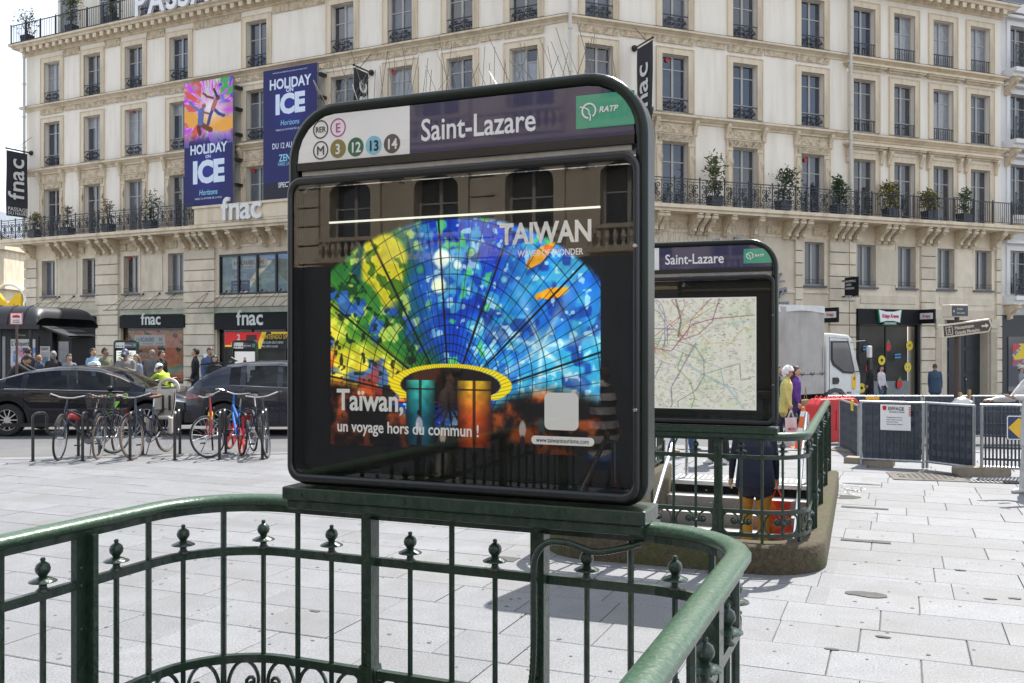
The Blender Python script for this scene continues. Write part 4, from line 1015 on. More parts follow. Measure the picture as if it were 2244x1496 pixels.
# flexible conduit that climbs the near railing post
k = MB(); e = ENT1
def L1(x, y, z): return Vector(S1.W(x, e['y1']+y, z))
ctl = [L1(-.86,-.03,1.135), L1(-.93,-.06,1.115), L1(-1.02,-.075,1.10), L1(-1.12,-.085,1.125), L1(-1.20,-.09,1.12), L1(-1.245,-.09,1.06), L1(-1.25,-.09,.95), L1(-1.25,-.09,.80), L1(-1.255,-.09,.65), L1(-1.27,-.09,.50), L1(-1.27,-.09,.25)]
pts = []
for i in range(len(ctl)-1):
    p0, p1, p2, p3 = ctl[max(0,i-1)], ctl[i], ctl[i+1], ctl[min(len(ctl)-1,i+2)]
    for q in range(14):
        t = q/14; pts.append(.5*((2*p1)+(p2-p0)*t+(2*p0-5*p1+4*p2-p3)*t*t+(3*p1-p0-3*p2+p3)*t**3))
k.tube(pts, [.0135 if i % 2 else .0115 for i in range(len(pts))], 8)
cd = k.obj('cable_conduit', GREEN, smooth=True, ang=70); tag(cd, 'ribbed green cable conduit clamped to a post under the poster sign', 'conduit')
# ================================================================ SHOP FRONTS AND THINGS ON THE FACADE
PRINTS = printmat('shop_print_added_glow', .5, .22)  # slight glow added to brighten the adverts, which came out dark
def fr(W, px0, px1, py0, py1, out=0.):
    pm = (px0+px1)/2; return W.u(px0, out), W.u(px1, out), W.z(pm, py1, out), W.z(pm, py0, out)
SILV = mat('silver_letters', (.60,.60,.58), .35, .3, var=.04); SHOPB = mat('shop_fascia_black', (.010,.011,.012), .6, var=.1, spec=.25)
SGLASS = glass('shop_glass', (.86,.9,.9), 1.55, .004); INT = mat('shop_interior', (.07,.065,.06), .7, var=.5, vs=1.2)
CANG = glass('canopy_glass', (.55,.72,.70), 1.6)
def letters(W, s, size, m, parent, u, out, z, bold=.03, ext=.03, sx=1., gap=None, nm='letter'):
    x = 0; res = []
    for ch in s:                                        # one object per letter
        o = text(nm, ch, size, m, parent, 0, 0, 0, 'LEFT', bold, ext, sx, M=W.at(u+x, -out, z))
        xs = [v.co.x for v in o.data.vertices]; wd = (max(xs)-min(xs)) if xs else size*.3
        mn = min(xs) if xs else 0
        for v in o.data.vertices: v.co.x -= mn
        x += wd + (gap if gap is not None else size*.05)
    return x
def fascia(W, px0, px1, py0, py1, letpx, label, name='shop_sign'):
    u0, u1, z0, z1 = fr(W, px0, px1, py0, py1, .12)
    t = thing(name, label, 'sign'); k = MB(); k.box(u0, u1, -.18, .05, z0, z1); k.obj('fascia', SHOPB, t, M=W.M, bevel=.01)
    if letpx:
        a, b = W.u(letpx[0], .2), W.u(letpx[1], .2); h = (b-a)/2.02
        letters(W, 'fnac', h*1.14, SILV, t, a, .185, z0+(z1-z0)*.27, .018, .02, 1.0, gap=h*.02)
    return t
def ad(W, px0, px1, py0, py1, img, name, label, cat, out=-.3, m=None):
    u0, u1, z0, z1 = fr(W, px0, px1, py0, py1, out)
    t = thing(name, label, cat); canvas('print', img, u0, u1, z0, z1, -out, m or PRINTS, t, M=W.M); return t, (u0, u1, z0, z1)
def shopglass(W, bld, a, b, z0, z1, y, n=3):
    k = MB(); k.box(a, b, .47, .5, z0, z1); k.obj('shop_interior', INT, bld, M=W.M)
    for i in range(n):
        x0, x1 = a+(b-a)*i/n, a+(b-a)*(i+1)/n
        k = MB(); k.add([(x0,y,z0),(x1,y,z0),(x1,y,z1),(x0,y,z1)], [(0,1,2,3)]); k.obj('shop_pane', SGLASS, bld, M=W.M)
        k = MB(); k.box(x0-.03, x0+.03, y-.04, y+.02, z0, z1); k.obj('shop_mullion', BLACKM, bld, M=W.M)
    k = MB(); k.box(a, b, y-.05, y+.03, z1-.06, z1); k.obj('shop_transom', BLACKM, bld, M=W.M)
    k = MB(); k.box(a, b, y-.06, y+.05, z0, z0+.12); k.obj('shop_stallriser', BLACKM, bld, M=W.M)
for i, (a, b) in enumerate(baysL): shopglass(WL, bA, a+.06, b-.06, .12, 3.22, .2, 1 if i < 2 else 3)
def grad(h, w, c0, c1):
    t = np.linspace(0, 1, h)[:, None, None]; return (np.array(c0)*(1-t)+np.array(c1)*t)/255.*np.ones((1, w, 1))
fascia(WL, 100, 211, 694, 720, (125,167), 'black shop fascia with silver letters above the phone advert')
fascia(WL, 264, 405, 691, 718, (309,356), 'black shop fascia with silver letters above the palm beach advert')
fascia(WL, 472, 700, 684, 721, (518,582), 'black shop fascia with silver letters over the shop entrance')
fascia(WL, 762, 898, 684, 722, None, 'plain black shop fascia behind the poster sign')
fascia(WL, 952, 1058, 684, 722, None, 'second plain black shop fascia behind the poster sign')
# phone advert
im = grad(120, 90, (196,220,214), (206,228,222)); im += (vnoise(120, 90, 4, 3)[..., None]-.5)*.06
yy, xx = np.mgrid[0:120, 0:90]; ph = ((np.abs(xx-34) < 15)*(yy > 62)); im[ph] = np.array((150,180,214))/255.; im[((np.abs(xx-34) < 12)*(yy > 66)*(yy < 80))] = np.array((120,150,190))/255.
t, q = ad(WL, 150, 209, 722, 812, im, 'phone_advert', 'pale green window poster advertising a phone', 'poster')
G_ = mat('ad_grey_ink', (.05,.055,.06), .6); u0, u1, z0, z1 = q
def wt(t, W, s, size, m, u, z, out, **kw): return text('print_letters', s, size, m, t, 0, 0, 0, M=W.at(u, -out, z), **kw)
wt(t, WL, 'Google Pixel 9a', .32, G_, u0+.12, z1-.88, -.28, sx=.8); wt(t, WL, 'avec + Gemini', .25, mat('ad_blue_ink', (.08,.16,.42), .6), u0+.35, z1-1.24, -.28, sx=.8); wt(t, WL, 'Nouveau', .16, G_, u0+1.0, z1-.45, -.28); wt(t, WL, 'Smartphone', .15, G_, u0+1.25, z0+.2, -.28)
# travel adverts
def palm(w, h, sd, beach):
    n = vnoise(h, w, 5, sd); n2 = vnoise(h, w, 12, sd+1); y, x = np.mgrid[0:h, 0:w]; x = x/w; y = y/h
    if beach: im = np.stack([.30+.3*n, .40+.25*n, .44+.2*n2], -1); im[(x-.55*y-.28+.2*n) > .35] = np.array((92,100,92))/255.; s_ = np.abs(x-.75+.55*(y-.2)+.1*n) < .05; im[s_*(y > .25)] = np.array((205,196,172))/255.; im[(y < .22+.2*np.abs(x-.8))*(x > .3)] = np.array((120,150,195))/255.
    else:
        im = np.stack([.42+.35*n, .26+.22*n2, .16+.16*n], -1); f = np.abs(np.sin((x*1.2-y)*13+n*4))*n2 > .50; im[f*(y < .45)] = np.array((34,30,22))/255.; im[(np.abs(y-.72+.35*(x-.9)) < .05)*(x > .62)] = np.array((80,120,105))/255.
    return np.clip(im*(.9+.3*vnoise(h, w, 25, sd+4, 2)[..., None]-.1), 0, 1)
t, (u0,u1,z0,z1) = ad(WL, 270, 401, 724, 838, palm(110, 100, 3, False), 'palm_advert', 'brown and orange palm beach poster filling the middle shop window', 'poster')
def airlabel(t, W, u0, z1, out, s):
    k = MB(); k.prism(rr(u0, u0+1.95*s, z1-.48*s, z1, .06*s, 3), -out, -out+.004); k.obj('label_card', WHITE, t, M=W.M)
    wt(t, W, 'AIR', .27*s, mat('ad_cyan_ink', (.05,.25,.5), .6), u0+.22*s, z1-.30*s, out+.004, sx=.8, bold=.01); wt(t, W, 'CARAÏBES', .27*s, mat('ad_navy_ink', (.03,.06,.16), .6), u0+.52*s, z1-.30*s, out+.004, sx=.62, bold=.01); wt(t, W, 'M', .28*s, mat('ad_orange_ink', (.7,.28,.05), .6), u0+1.55*s, z1-.30*s, out+.004, bold=.02)
    k = MB(); k.prism([(u0+.1*s,z1-.28*s),(u0+.16*s,z1-.30*s),(u0+.2*s,z1-.22*s),(u0+.13*s,z1-.14*s)], -out-.004, -out); k.obj('label_mark', mat('ad_leaf', (.1,.4,.2), .6), t, M=W.M)
    wt(t, W, 'Horizons en liberté', .1*s, mat('ad_red_ink', (.5,.03,.08), .6), u0+.55*s, z1-.43*s, out+.004, sx=.8); wt(t, W, 'LA MARTINIQUE', .07*s, G_, u0+1.42*s, z1-.42*s, out+.004, sx=.8)
airlabel(t, WL, u0+.75, z1-.20, -.285, 1.0)
for i, s_ in enumerate(('La Martinique :', 'mettez votre quotidien', 'en mode avion !')): wt(t, WL, s_, .24, LET, u0+.62, z1-1.12-.30*i, -.285, sx=.85, bold=.012)
k = MB(); k.box(u0+.95, u0+1.85, .284, .29, z0+.55, z0+.98); k.obj('price_card', mat('ad_price_blue', (.04,.10,.32), .5), t, M=WL.M); wt(t, WL, 'FORT-DE-FRANCE', .11, LET, u0+1.0, z0+.72, -.282)
# big upper shop window
bu0, bu1, bz0, bz1 = bw
t, _ = ad(WL, 480, 640, 545, 650, palm(100, 150, 8, True), 'beach_advert', 'green coast and beach poster behind the wide upper shop window', 'poster', out=-.22)
k = MB(); k.box(bu0, bu1, .27, .3, bz0, bz1); k.obj('shop_interior', INT, bA, M=WL.M)
airlabel(t, WL, bu0+.55, bz1-.16, -.205, 1.0)
for i, s_ in enumerate(('La Martinique :', 'mettez votre quotidien', 'en mode avion !')): wt(t, WL, s_, .20, LET, bu0+.5, bz1-.92-.23*i, -.205, sx=.8, bold=.012)
k = MB(); k.box(bu0+.5, bu0+1.55, .20, .206, bz0+.16, bz0+.62); k.obj('price_card', _mats['ad_price_blue'], t, M=WL.M); wt(t, WL, '529€', .24, LET, bu0+.6, bz0+.22, -.198); wt(t, WL, 'FORT-DE-FRANCE', .1, LET, bu0+.6, bz0+.47, -.198)
for i in range(6):
    x = bu0 + (bu1-bu0)*i/5; k = MB(); k.box(x-.04, x+.04, .03, .13, bz0, bz1); k.obj('shop_mullion', BLACKM, bA, M=WL.M)
    if i < 5: k = MB(); x2 = bu0+(bu1-bu0)*(i+1)/5; k.add([(x,.1,bz0),(x2,.1,bz0),(x2,.1,bz1),(x,.1,bz1)], [(0,1,2,3)]); k.obj('shop_pane', SGLASS, bA, M=WL.M)
for zz in (bz0, bz1-.09): k = MB(); k.box(bu0, bu1, .02, .14, zz, zz+.09); k.obj('shop_transom', BLACKM, bA, M=WL.M)
# entrance banner
im = np.zeros((40, 150, 3)); im[:] = np.array((14,14,16))/255.; im[:, :62] = np.array((196,30,28))/255.
yy, xx = np.mgrid[0:40, 0:150]; im[(np.abs(xx-62-(20-yy)*.25) < 4)] = np.array((225,190,50))/255.; im[(yy > 30)*(xx < 58)] = np.array((225,190,50))/255.; im[(yy > 34)*(xx < 58)] = np.array((20,20,22))/255.; im[(xx > 36)*(xx < 55)*(yy > 6)*(yy < 27)] = np.array((60,30,32))/255.; im[(xx > 78)*(xx < 118)*(yy < 5)] = np.array((220,180,40))/255.
t, (u0,u1,z0,z1) = ad(WL, 493, 690, 727, 764, im, 'console_banner', 'red and black banner with yellow words over the shop entrance', 'banner', out=-.1)
YEL = mat('ad_yellow_ink', (.75,.50,.05), .6)
wt(t, WL, 'NINTENDO SWITCH 2', .27, YEL, WL.u(572,-.1), z0+.42, -.085, sx=.8, bold=.02); wt(t, WL, 'JEUDI 5 JUIN 2025 À 00H01', .13, LET, WL.u(572,-.1), z0+.22, -.085, sx=.8); wt(t, WL, 'FNAC SAINT-LAZARE', .12, LET, WL.u(572,-.1), z0+.06, -.085, sx=.8)
wt(t, WL, '2', .36, LET, WL.u(520,-.1), z1-.34, -.085, bold=.03); wt(t, WL, 'SWITCH', .15, LET, WL.u(507,-.1), z1-.56, -.085, bold=.02)
# glass canopies on rods
for pa, pb, pc, la in ((95, 212, (102,131,163,196), 'above the phone advert'), (232, 405, (281,315,351,387), 'above the palm beach advert'), (415, 700, (459,498,536,576,617,660), 'above the shop entrance')):
    t = thing('glass_canopy', 'thin green glass canopy on steel rods '+la, 'canopy'); a, b = WL.u(pa, .8), WL.u(pb, .2); z = 3.42
    k = MB(); k.add([(a,0,z+.05),(b,0,z+.05),(b,-.95,z-.02),(a,-.95,z-.02)], [(0,1,2,3)]); k.obj('glass_sheet', CANG, t, M=WL.M)
    k = MB(); k.bar((a,-.95,z-.02),(b,-.95,z-.02),.035); k.obj('edge_bar', BLACKM, t, M=WL.M)
    for p in pc:
        u = WL.u(p); k = MB(); k.tube([(u,-.03,z+.72),(u-.35,-.93,z)], .012, 4); k.obj('rod', BLACKM, t, M=WL.M); k = MB(); k.tube([(u,-.03,z+.72),(u+.3,-.93,z)], .010, 4); k.obj('rod', BLACKM, t, M=WL.M)
        k = MB(); k.ball((u,-.04,z+.72), .05, 6, 4); k.obj('anchor', BLACKM, t, M=WL.M)
# letters on the parapet and on the roof
t = thing('parapet_letters', 'big white and grey shop letters on the stone parapet', 'sign'); LWH = mat('letter_grey_white', (.72,.72,.71), .4, var=.03)
a, b = WL.u(487, .9), WL.u(583, .9); letters(WL, 'fnac', (b-a)/2.02*1.14, LWH, t, a, .93, 7.04, .018, .05, gap=.02)
t = thing('roof_letters', 'white roof letters spelling the arcade name along the top balcony', 'sign'); a = WL.u(303, .6)
letters(WL, 'PASSAGE', 1.55, mat('letter_roof_white', (.78,.78,.80), .4, var=.03), t, a, .74, 16.42, .02, .06, .92, gap=.10)
k = MB(); k.bar((a-.1,-.62,16.75),(a+9,-.62,16.75),.05); k.bar((a-.1,-.62,17.5),(a+9,-.62,17.5),.05); k.obj('letter_frame', BLACKM, t, M=WL.M)
# show banners
def ice_art(w, h, fig):
    y, x = np.mgrid[0:h, 0:w]; x = x/(w-1); y = y/(h-1); n = vnoise(h, w, 6, 3); n2 = vnoise(h, w, 14, 6)
    top = np.array((27,27,88))/255.; img = np.ones((h, w, 3))*top
    img = img*(1-y[..., None]*.25)+np.array((28,40,110))/255.*y[..., None]*.25
    if fig:
        a = np.arctan2(y-.22, (x-.55)*.43); d = np.hypot((x-.55)*.43, y-.22); st = vnoise(h, w, 20, 9, 2)
        ray = np.abs(np.sin(a*7+n*3)); cols = np.stack([.86-.25*ray*n, .25+.55*ray*n2*1.3, .62+.35*(1-ray)], -1); fl_ = np.abs(np.sin(a*23+n2*5))*st > .5; cols[fl_] = cols[fl_]*.4+.55
        m2 = (x < .35); cols[m2*(ray > .55)*(st > .45)] = np.array((232,90,70))/255.; cols[(x > .75)*(y < .14)*(st > .5)] = np.array((70,170,90))/255.; cols[(x > .6)*(y < .2)*(st < .42)] = np.array((90,80,210))/255.; cols[(np.abs(y-.33-.1*(x-.5)) < .05*n2*2)] = np.array((245,170,70))/255.
        gl = np.clip(1-d/.16, 0, 1)[..., None]; cols = cols*(1-gl)+np.array((255,240,245))/255.*gl
        f = np.clip((.50-y)/.08, 0, 1)[..., None]; img = img*(1-f)+cols*f
        fl = (np.abs(y-.47) < .05)*(n2 > .5); img[fl] = img[fl]*.5+np.array((190,150,235))/255.*.5
        def limb(p, colr, r):
            for (a0, b0), (a1, b1) in zip(p[:-1], p[1:]):
                vx, vy = (a1-a0)*.43, b1-b0; t = np.clip((((x-a0)*.43)*vx+(y-b0)*vy)/(vx*vx+vy*vy), 0, 1); img[np.hypot((x-a0)*.43-t*vx, y-b0-t*vy) < r] = np.array(colr)/255.
        limb([(.34,.33),(.40,.36),(.55,.40)], (120,62,30), .020); limb([(.34,.33),(.30,.37),(.33,.42)], (96,48,26), .017); limb([(.36,.24),(.34,.33)], (88,110,170), .026); limb([(.33,.24),(.20,.20),(.12,.15)], (90,120,190), .010); limb([(.40,.25),(.52,.27)], (150,90,60), .008); limb([(.41,.20),(.41,.205)], (160,100,60), .018)
        limb([(.60,.23),(.54,.29),(.50,.35)], (60,70,130), .014); limb([(.60,.23),(.72,.28),(.82,.30)], (60,70,140), .013); limb([(.66,.17),(.60,.23)], (190,110,90), .019); limb([(.60,.15),(.48,.13),(.40,.10)], (120,60,40), .009); limb([(.70,.15),(.70,.155)], (110,60,40), .017); limb([(.68,.14),(.62,.08)], (60,30,30), .010)
    else:
        m = (y > .875)[..., None]; img = np.where(m, np.array((30,32,46))/255., img)
    gl = np.clip(1-np.hypot((x-.5)*.6, (y-(.70 if fig else .28)))/.25, 0, 1)[..., None]; img = img+gl*np.array((.06,.08,.20))
    return np.clip(img, 0, 1)
ICEL = mat('banner_letter_ice', (.66,.74,.86), .5, var=.06, vs=3); CYAN = mat('banner_letter_cyan', (.25,.60,.78), .5)
def banner(W, px0, px1, yt, yb, fig, label):
    out = .55; u0, u1 = W.u(px0, out), W.u(px1, out); z1 = W.z(px0, yt, out); z0 = W.z(px0, yb, out); w_ = u1-u0; h_ = z1-z0
    t = thing('show_banner', label, 'banner'); canvas('banner_print', ice_art(130, 300, fig), u0, u1, z0, z1, -out, PRINTP, t, M=W.M)
    k = MB(); k.box(u0+.004, u1-.004, -out+.003, -out+.12, z0+.004, z1-.004); k.obj('banner_panel', GALV, t, M=W.M)
    for f in (.15,.35,.55,.75,.92): k = MB(); k.box(u1-.1, u1+.1, -out+.12, -.05, z0+h_*f-.06, z0+h_*f+.06); k.obj('bracket', BLACKM, t, M=W.M)
    c = (u0+u1)/2
    def tx(s, sz, f, m, **kw): text('print_letters', s, sz*h_, m, t, 0, 0, 0, 'CENTER', M=W.at(c, -out-.004, z0+h_*f), **kw)
    if fig: tx('HOLIDAY', .105, .418, ICEL, bold=.03, sx=.86); tx('ON', .036, .378, ICEL, bold=.02); tx('ICE', .235, .19, ICEL, bold=.055, sx=.98); tx('Horizons', .062, .085, CYAN, bold=.01, shear=.15, sx=.85); tx('VIBREZ AU RYTHME DE LA VILLE', .020, .05, ICEL)
    else:
        tx('HOLIDAY', .108, .845, ICEL, bold=.03, sx=.86); tx('ON', .045, .812, ICEL, bold=.03); tx('ICE', .20, .655, ICEL, bold=.055, sx=.98); tx('Horizons', .058, .56, CYAN, shear=.15, sx=.85); tx('VIBREZ AU RYTHME DE LA VILLE', .019, .52, ICEL); tx('DU 12 AU 15 FÉV.', .062, .385, ICEL, bold=.01, sx=.72); tx('ZENITH', .075, .285, CYAN, bold=.02, sx=.8); tx('PARIS LA VILLETTE', .04, .25, CYAN, sx=.7); tx('SPECTACLE', .055, .085, LET, bold=.01, sx=.8); tx('UNE PRODUCTION PRÉSENTÉE EN ACCORD AVEC HOLIDAY ON ICE', .012, .965, ICEL, sx=.9)
banner(WL, 404, 510, 184, 454, True, 'tall violet show banner with two skaters in a burst of colour')
banner(WL, 577, 695, 156, 438, False, 'navy show banner partly hidden behind the station sign')
# hanging flags, text up the cloth
FLAG = mat('flag_dark_cloth', (.030,.033,.042), .8, var=.15, vs=3)
def flag(W, px, yt, yb, length, label, foot):
    u = W.u(px, .1); z1, z0 = W.z(px, yt, .1), W.z(px, yb, .1); h_ = z1-z0
    t = thing('hanging_flag', label, 'flag'); M = W.at(u, 0, z0)
    k = MB(); k.tube([(0,0,h_+.12),(0,-length-.2,h_+.12)], .035, 6); k.ball((0,-.05,h_+.12), .12, 8, 6); k.ball((0,-length-.2,h_+.12), .05, 6, 4); k.obj('arm', BLACKM, t, M=M)
    k = MB(); k.tube([(0,-.02,h_+.9),(0,-length*.8,h_+.12)], .012, 4); k.obj('stay', BLACKM, t, M=M)
    k = MB()
    for sgn in (-.006, .006): k.grid(lambda a, b: (sgn+.05*math.sin(b*5+a*3)*(1-b), -.25-length*.95*a, h_*b+.03), 6, 12)
    k.obj('cloth', FLAG, t, M=M, smooth=True)
    for sg in (-1, 1):
        yc = -(.25+length*.475)
        for i, ch in enumerate('fnac'): text('flag_letter', ch, length*1.02, LWH, t, sg*.07, yc+sg*.27*length, h_*.27+(0,.33,.86,1.38)[i]*length*.93, 'LEFT', .012, .003, rot=up_rot(sg), M=M)
        if foot: text('flag_letters', 'PASSAGE', length*.23, LWH, t, sg*.07, yc, .28, 'CENTER', .01, .003, rot=side_rot(sg), M=M); text('flag_letters', 'DU HAVRE', length*.19, LWH, t, sg*.07, yc, .1, 'CENTER', .01, .003, rot=side_rot(sg), M=M)
flag(WL, 66, 340, 480, 1.15, 'dark vertical shop flag hanging off the far end of the long facade', True)
flag(WL, 812, 165, 330, 1.0, 'dark vertical shop flag above the top of the poster sign', False)
flag(WR, 1392, 112, 330, 1.15, 'dark vertical shop flag beside the sign corner', True)
# info plate beside the truck
u0, u1, z0, z1 = fr(WR, 1851, 1877, 607, 657, .6)
t = thing('arcade_plate', 'black arcade information plate standing out from the stone pier', 'sign'); c0 = WR.u(1848, .15)
k = MB(); k.box(-.02, .02, -1.0, -.25, z0+.1, z1); k.obj('plate', SHOPB, t, M=WR.at(c0, 0, 0))
for zz in (z0+.15, z1-.12): k = MB(); k.tube([(0,0,zz),(0,-.26,zz)], .03, 6); k.ball((0,-.02,zz), .08, 6, 5); k.obj('bracket', BLACKM, t, M=WR.at(c0, 0, 0))
rotm = side_rot(-1)
for i, s_ in enumerate(('SHOPPING', 'CAFÉS', 'PARKING', '', 'Bienvenue', 'au passage')):
    if s_: text('plate_letters', s_, .12 if i < 3 else .09, LET, t, -.026, -.30, z1-.2-.14*i, 'LEFT', 0, .002, rot=rotm, M=WR.at(c0, 0, 0))
text('plate_letters', 'PASSAGE', .18, LET, t, -.026, -.28, z0+.02, 'LEFT', .01, .002, rot=rotm, M=WR.at(c0, 0, 0))
# red round stickers in the window panes
RED = mat('sticker_red', (.62,.03,.04), .5)
for W, px, py in ((WL,293,244),(WL,285,565),(WL,556,373),(WR,1462,131),(WR,1765,350),(WL,863,158),(WR,1465,520)):
    out = -.19; k = MB(); u, z = W.u(px, out), W.z(px, py, out); k.prism(circ(u, z, .085, 14), -out-.012, -out-.004)
    tag(k.obj('window_sticker', RED, M=W.M), {293:'red round sticker in a third floor window above the left balcony',285:'red round sticker in a stone-framed window above the middle shop',556:'red round sticker in the window between the two show banners',1462:'red round sticker in the window beside the hanging flag at the sign corner',1765:'red round sticker in a window above the right balcony plants',863:'red round sticker in the window above the poster sign',1465:'red round sticker in the window just above the map sign'}[px], 'sticker', 'red round window stickers')
# donut shop
shopglass(WB, bB, kk[0]+.12, kk[1]-.12, ZB, 2.66, .12, 2)
t = thing('donut_shop_sign', 'black fascia with a bow-tie shaped white and red sign above the donut shop', 'sign')
k = MB(); k.box(kk[0]-.02, kk[1]+.02, -.14, .05, 2.66, 3.30); k.obj('fascia', SHOPB, t, M=WB.M)
for u in (kk[0]+.04, kk[1]-.04): k = MB(); k.box(u-.06, u+.06, -.08, .1, ZB, 2.66); k.obj('shop_post', SHOPB, t, M=WB.M)
c = WB.u(1949, .2); zc_ = 3.02; KG = mat('sign_kk_green', (.02,.22,.10), .4); KR = mat('sign_kk_red', (.55,.02,.04), .4)
def bow(s, y0, y1, m): k = MB(); k.prism([(c-.50*s,zc_-.26*s),(c-.2*s,zc_-.20*s),(c+.2*s,zc_-.20*s),(c+.50*s,zc_-.26*s),(c+.58*s,zc_+.25*s),(c+.2*s,zc_+.17*s),(c-.2*s,zc_+.17*s),(c-.58*s,zc_+.25*s)], y0, y1); return k.obj('bow_tie', m, t, M=WB.M)
bow(1.08, -.24, -.15, KG); bow(1., -.25, -.241, WHITE)
text('sign_letters', 'Krispy Kreme', .21, KR, t, 0, 0, 0, 'CENTER', .03, .004, .72, shear=.2, M=WB.at(c, -.258, zc_-.07))
k = MB(); k.box(c-.34, c+.34, -.25, -.15, zc_-.36, zc_-.24); k.obj('bow_tie_base', KG, t, M=WB.M); text('sign_letters', 'DOUGHNUTS', .09, LET, t, 0, 0, 0, 'CENTER', .01, .004, M=WB.at(c, -.256, zc_-.335))
for W, px, lab in ((WB, 2022, 'small black projecting sign with red letters at the end of the donut shop'), (WR, 1812, 'small projecting white, red and green sign behind the truck cab')):
    u = W.u(px, .3); t = thing('projecting_sign', lab, 'sign'); k = MB(); k.box(u-.04, u+.04, -.95, -.12, 2.72, 3.30); k.obj('box', SHOPB, t, M=W.M)
    for sg in (-1,1): k = MB(); k.box(min(u+sg*.041,u+sg*.046), max(u+sg*.041,u+sg*.046), -.88, -.2, 2.9, 3.15); k.obj('plate', WHITE, t, M=W.M); text('sign_letters', 'Krispy', .17, KR, t, 0, 0, 0, 'CENTER', .02, .002, .9, rot=side_rot(sg), M=W.at(u+sg*.05, -.54, 2.97))
    k = MB(); k.bar((u,0,3.0),(u,-.14,3.0),.05); k.obj('bracket', BLACKM, t, M=W.M)
# stickers on the glass of the donut shop
DY = mat('donut_yellow', (.72,.55,.03), .5, var=.2, vs=20); SR = mat('strawberry_red', (.55,.02,.03), .5, var=.3, vs=30); SG = mat('strawberry_leaf', (.03,.25,.04), .5); DKB = mat('donut_dark', (.02,.02,.03), .5); DBL = mat('donut_blue', (.05,.30,.55), .5)
def sticker(px, py, kind, lab):
    out = -.10; u, z = WB.u(px, out), WB.z(px, py, out); y = -out-.006; t = thing('glass_sticker', lab, 'sticker', group='stickers on the donut shop window')
    if kind == 'd': k = MB(); k.ring(circ(u, z, .185, 18, .20), circ(u, z, .065, 18), y-.004, y); k.obj('ring', DY, t, M=WB.M)
    elif kind == 's':
        k = MB(); k.prism([(u+.17*math.sin(a)*(1-.28*(1-math.cos(a))/2), z-.21*-math.cos(a)*-1) for a in np.linspace(0, 6.283, 20)[:-1]][::-1], y-.004, y); k.obj('berry', SR, t, M=WB.M); k = MB(); k.prism([(u-.12,z+.17),(u,z+.12),(u+.12,z+.17),(u+.05,z+.21),(u+.02,z+.29),(u-.05,z+.21)], y-.008, y-.0045); k.obj('leaf', SG, t, M=WB.M)
    else:
        k = MB(); k.prism(circ(u, z, .19, 18), y-.004, y); k.obj('disc', DKB, t, M=WB.M)
        for q in (-.07, .05): k = MB(); k.prism([(u-.16,z+q-.02),(u+.16,z+q),(u+.16,z+q+.05),(u-.16,z+q+.03)], y-.008, y-.0045); k.obj('stripe', DBL, t, M=WB.M)
for a in ((1898,762,'o','round black and blue sticker at the top near the truck mirror'),(1946,758,'s','strawberry sticker high in the middle of the donut shop glass'),(1993,757,'d','yellow ring sticker in the upper corner of the donut shop glass'),(1967,780,'o','round black and blue sticker beside the high strawberry'),(1932,789,'d','yellow ring sticker in the middle of the donut shop glass'),(1903,805,'s','strawberry sticker above the couple by the donut shop'),(1989,804,'d','yellow ring sticker low beside the dark shop post'),(1971,840,'s','lowest strawberry sticker above the white counter'),(1888,850,'d','yellow ring sticker half hidden behind the couple')): sticker(*a)
# counter seen through the glass
k = MB(); a, b = kk[0]+1.1, kk[1]-.3; k.box(a, b, .2, .44, ZB, .35); o = k.obj('shop_counter', mat('counter_white', (.62,.65,.66), .4), bB, M=WB.M)
# ---------------------------------------------------------------- plants on the balconies
LEAF = [mat('leaf_green', (.055,.095,.03), .6, var=.5, vs=20), mat('leaf_dry', (.17,.11,.07), .7, var=.4, vs=20), mat('leaf_yellow', (.20,.17,.03), .6, var=.4, vs=20), mat('leaf_dark', (.03,.055,.022), .6, var=.4, vs=20)]
POT = mat('dark_planter', (.03,.033,.042), .5); BARK = mat('plant_stem', (.08,.06,.04), .8)
def plant(W, px, out, z, h, wd, kinds, label, seed, n=420, lean=0.):
    r = random.Random(seed); u = W.u(px, out); t = thing('potted_plant', label, 'plant', group='plants on the balconies'); p = W.M @ Vector((u, -out, z)); t.location = p; t.rotation_euler = (0,0,W.a)
    k = MB(); k.prism([(-.22,0),(.22,0),(.27,.36),(-.27,.36)], -.2, .2); k.obj('pot', POT, t)
    k = MB(); tips = []
    for i in range(9):
        a = r.uniform(0, 6.28); hh = h*r.uniform(.6, 1.); x1, y1 = wd*.5*r.random()*math.cos(a)+lean, wd*.5*r.random()*math.sin(a)
        pts = [(0,0,.3), (x1*.3, y1*.3, .3+hh*.45), (x1, y1, .3+hh*.95)]; k.tube(pts, [.014,.009,.004], 4); tips.append(pts)
    k.obj('stem', BARK, t)
    k = MB()
    for i in range(n):
        q = r.choice(tips); f = r.uniform(.25, 1.); b = Vector(q[1]).lerp(Vector(q[2]), f) if f > .5 else Vector(q[0]).lerp(Vector(q[1]), f*2)
        sp = wd*.30*(1.1-f*.55); c = b + Vector((r.gauss(0, sp), r.gauss(0, sp), r.gauss(0, sp*.7)))
        if c.z < .3: c.z = .36
        d = Vector((r.gauss(0,1), r.gauss(0,1), r.gauss(-.2,.7))).normalized()*r.uniform(.05,.11); e_ = d.cross(Vector((r.random(),r.random(),r.random()))).normalized()*d.length*.32
        k.mi = 0 if r.random() < .72 else 1; k.add([c-d, c+e_, c+d, c-e_], [(0,1,2,3)])
    k.obj('foliage', [LEAF[i] for i in kinds], t); return t
zs_ = 6.965
plant(WL, 76, .62, zs_, 1.0, .55, (2,1), 'small yellowish plant at the far end of the left balcony', 1, 260)
plant(WL, 148, .6, zs_, 1.2, .5, (1,0), 'dry brown climbing plant on the left balcony nearest the flag', 2, 200)
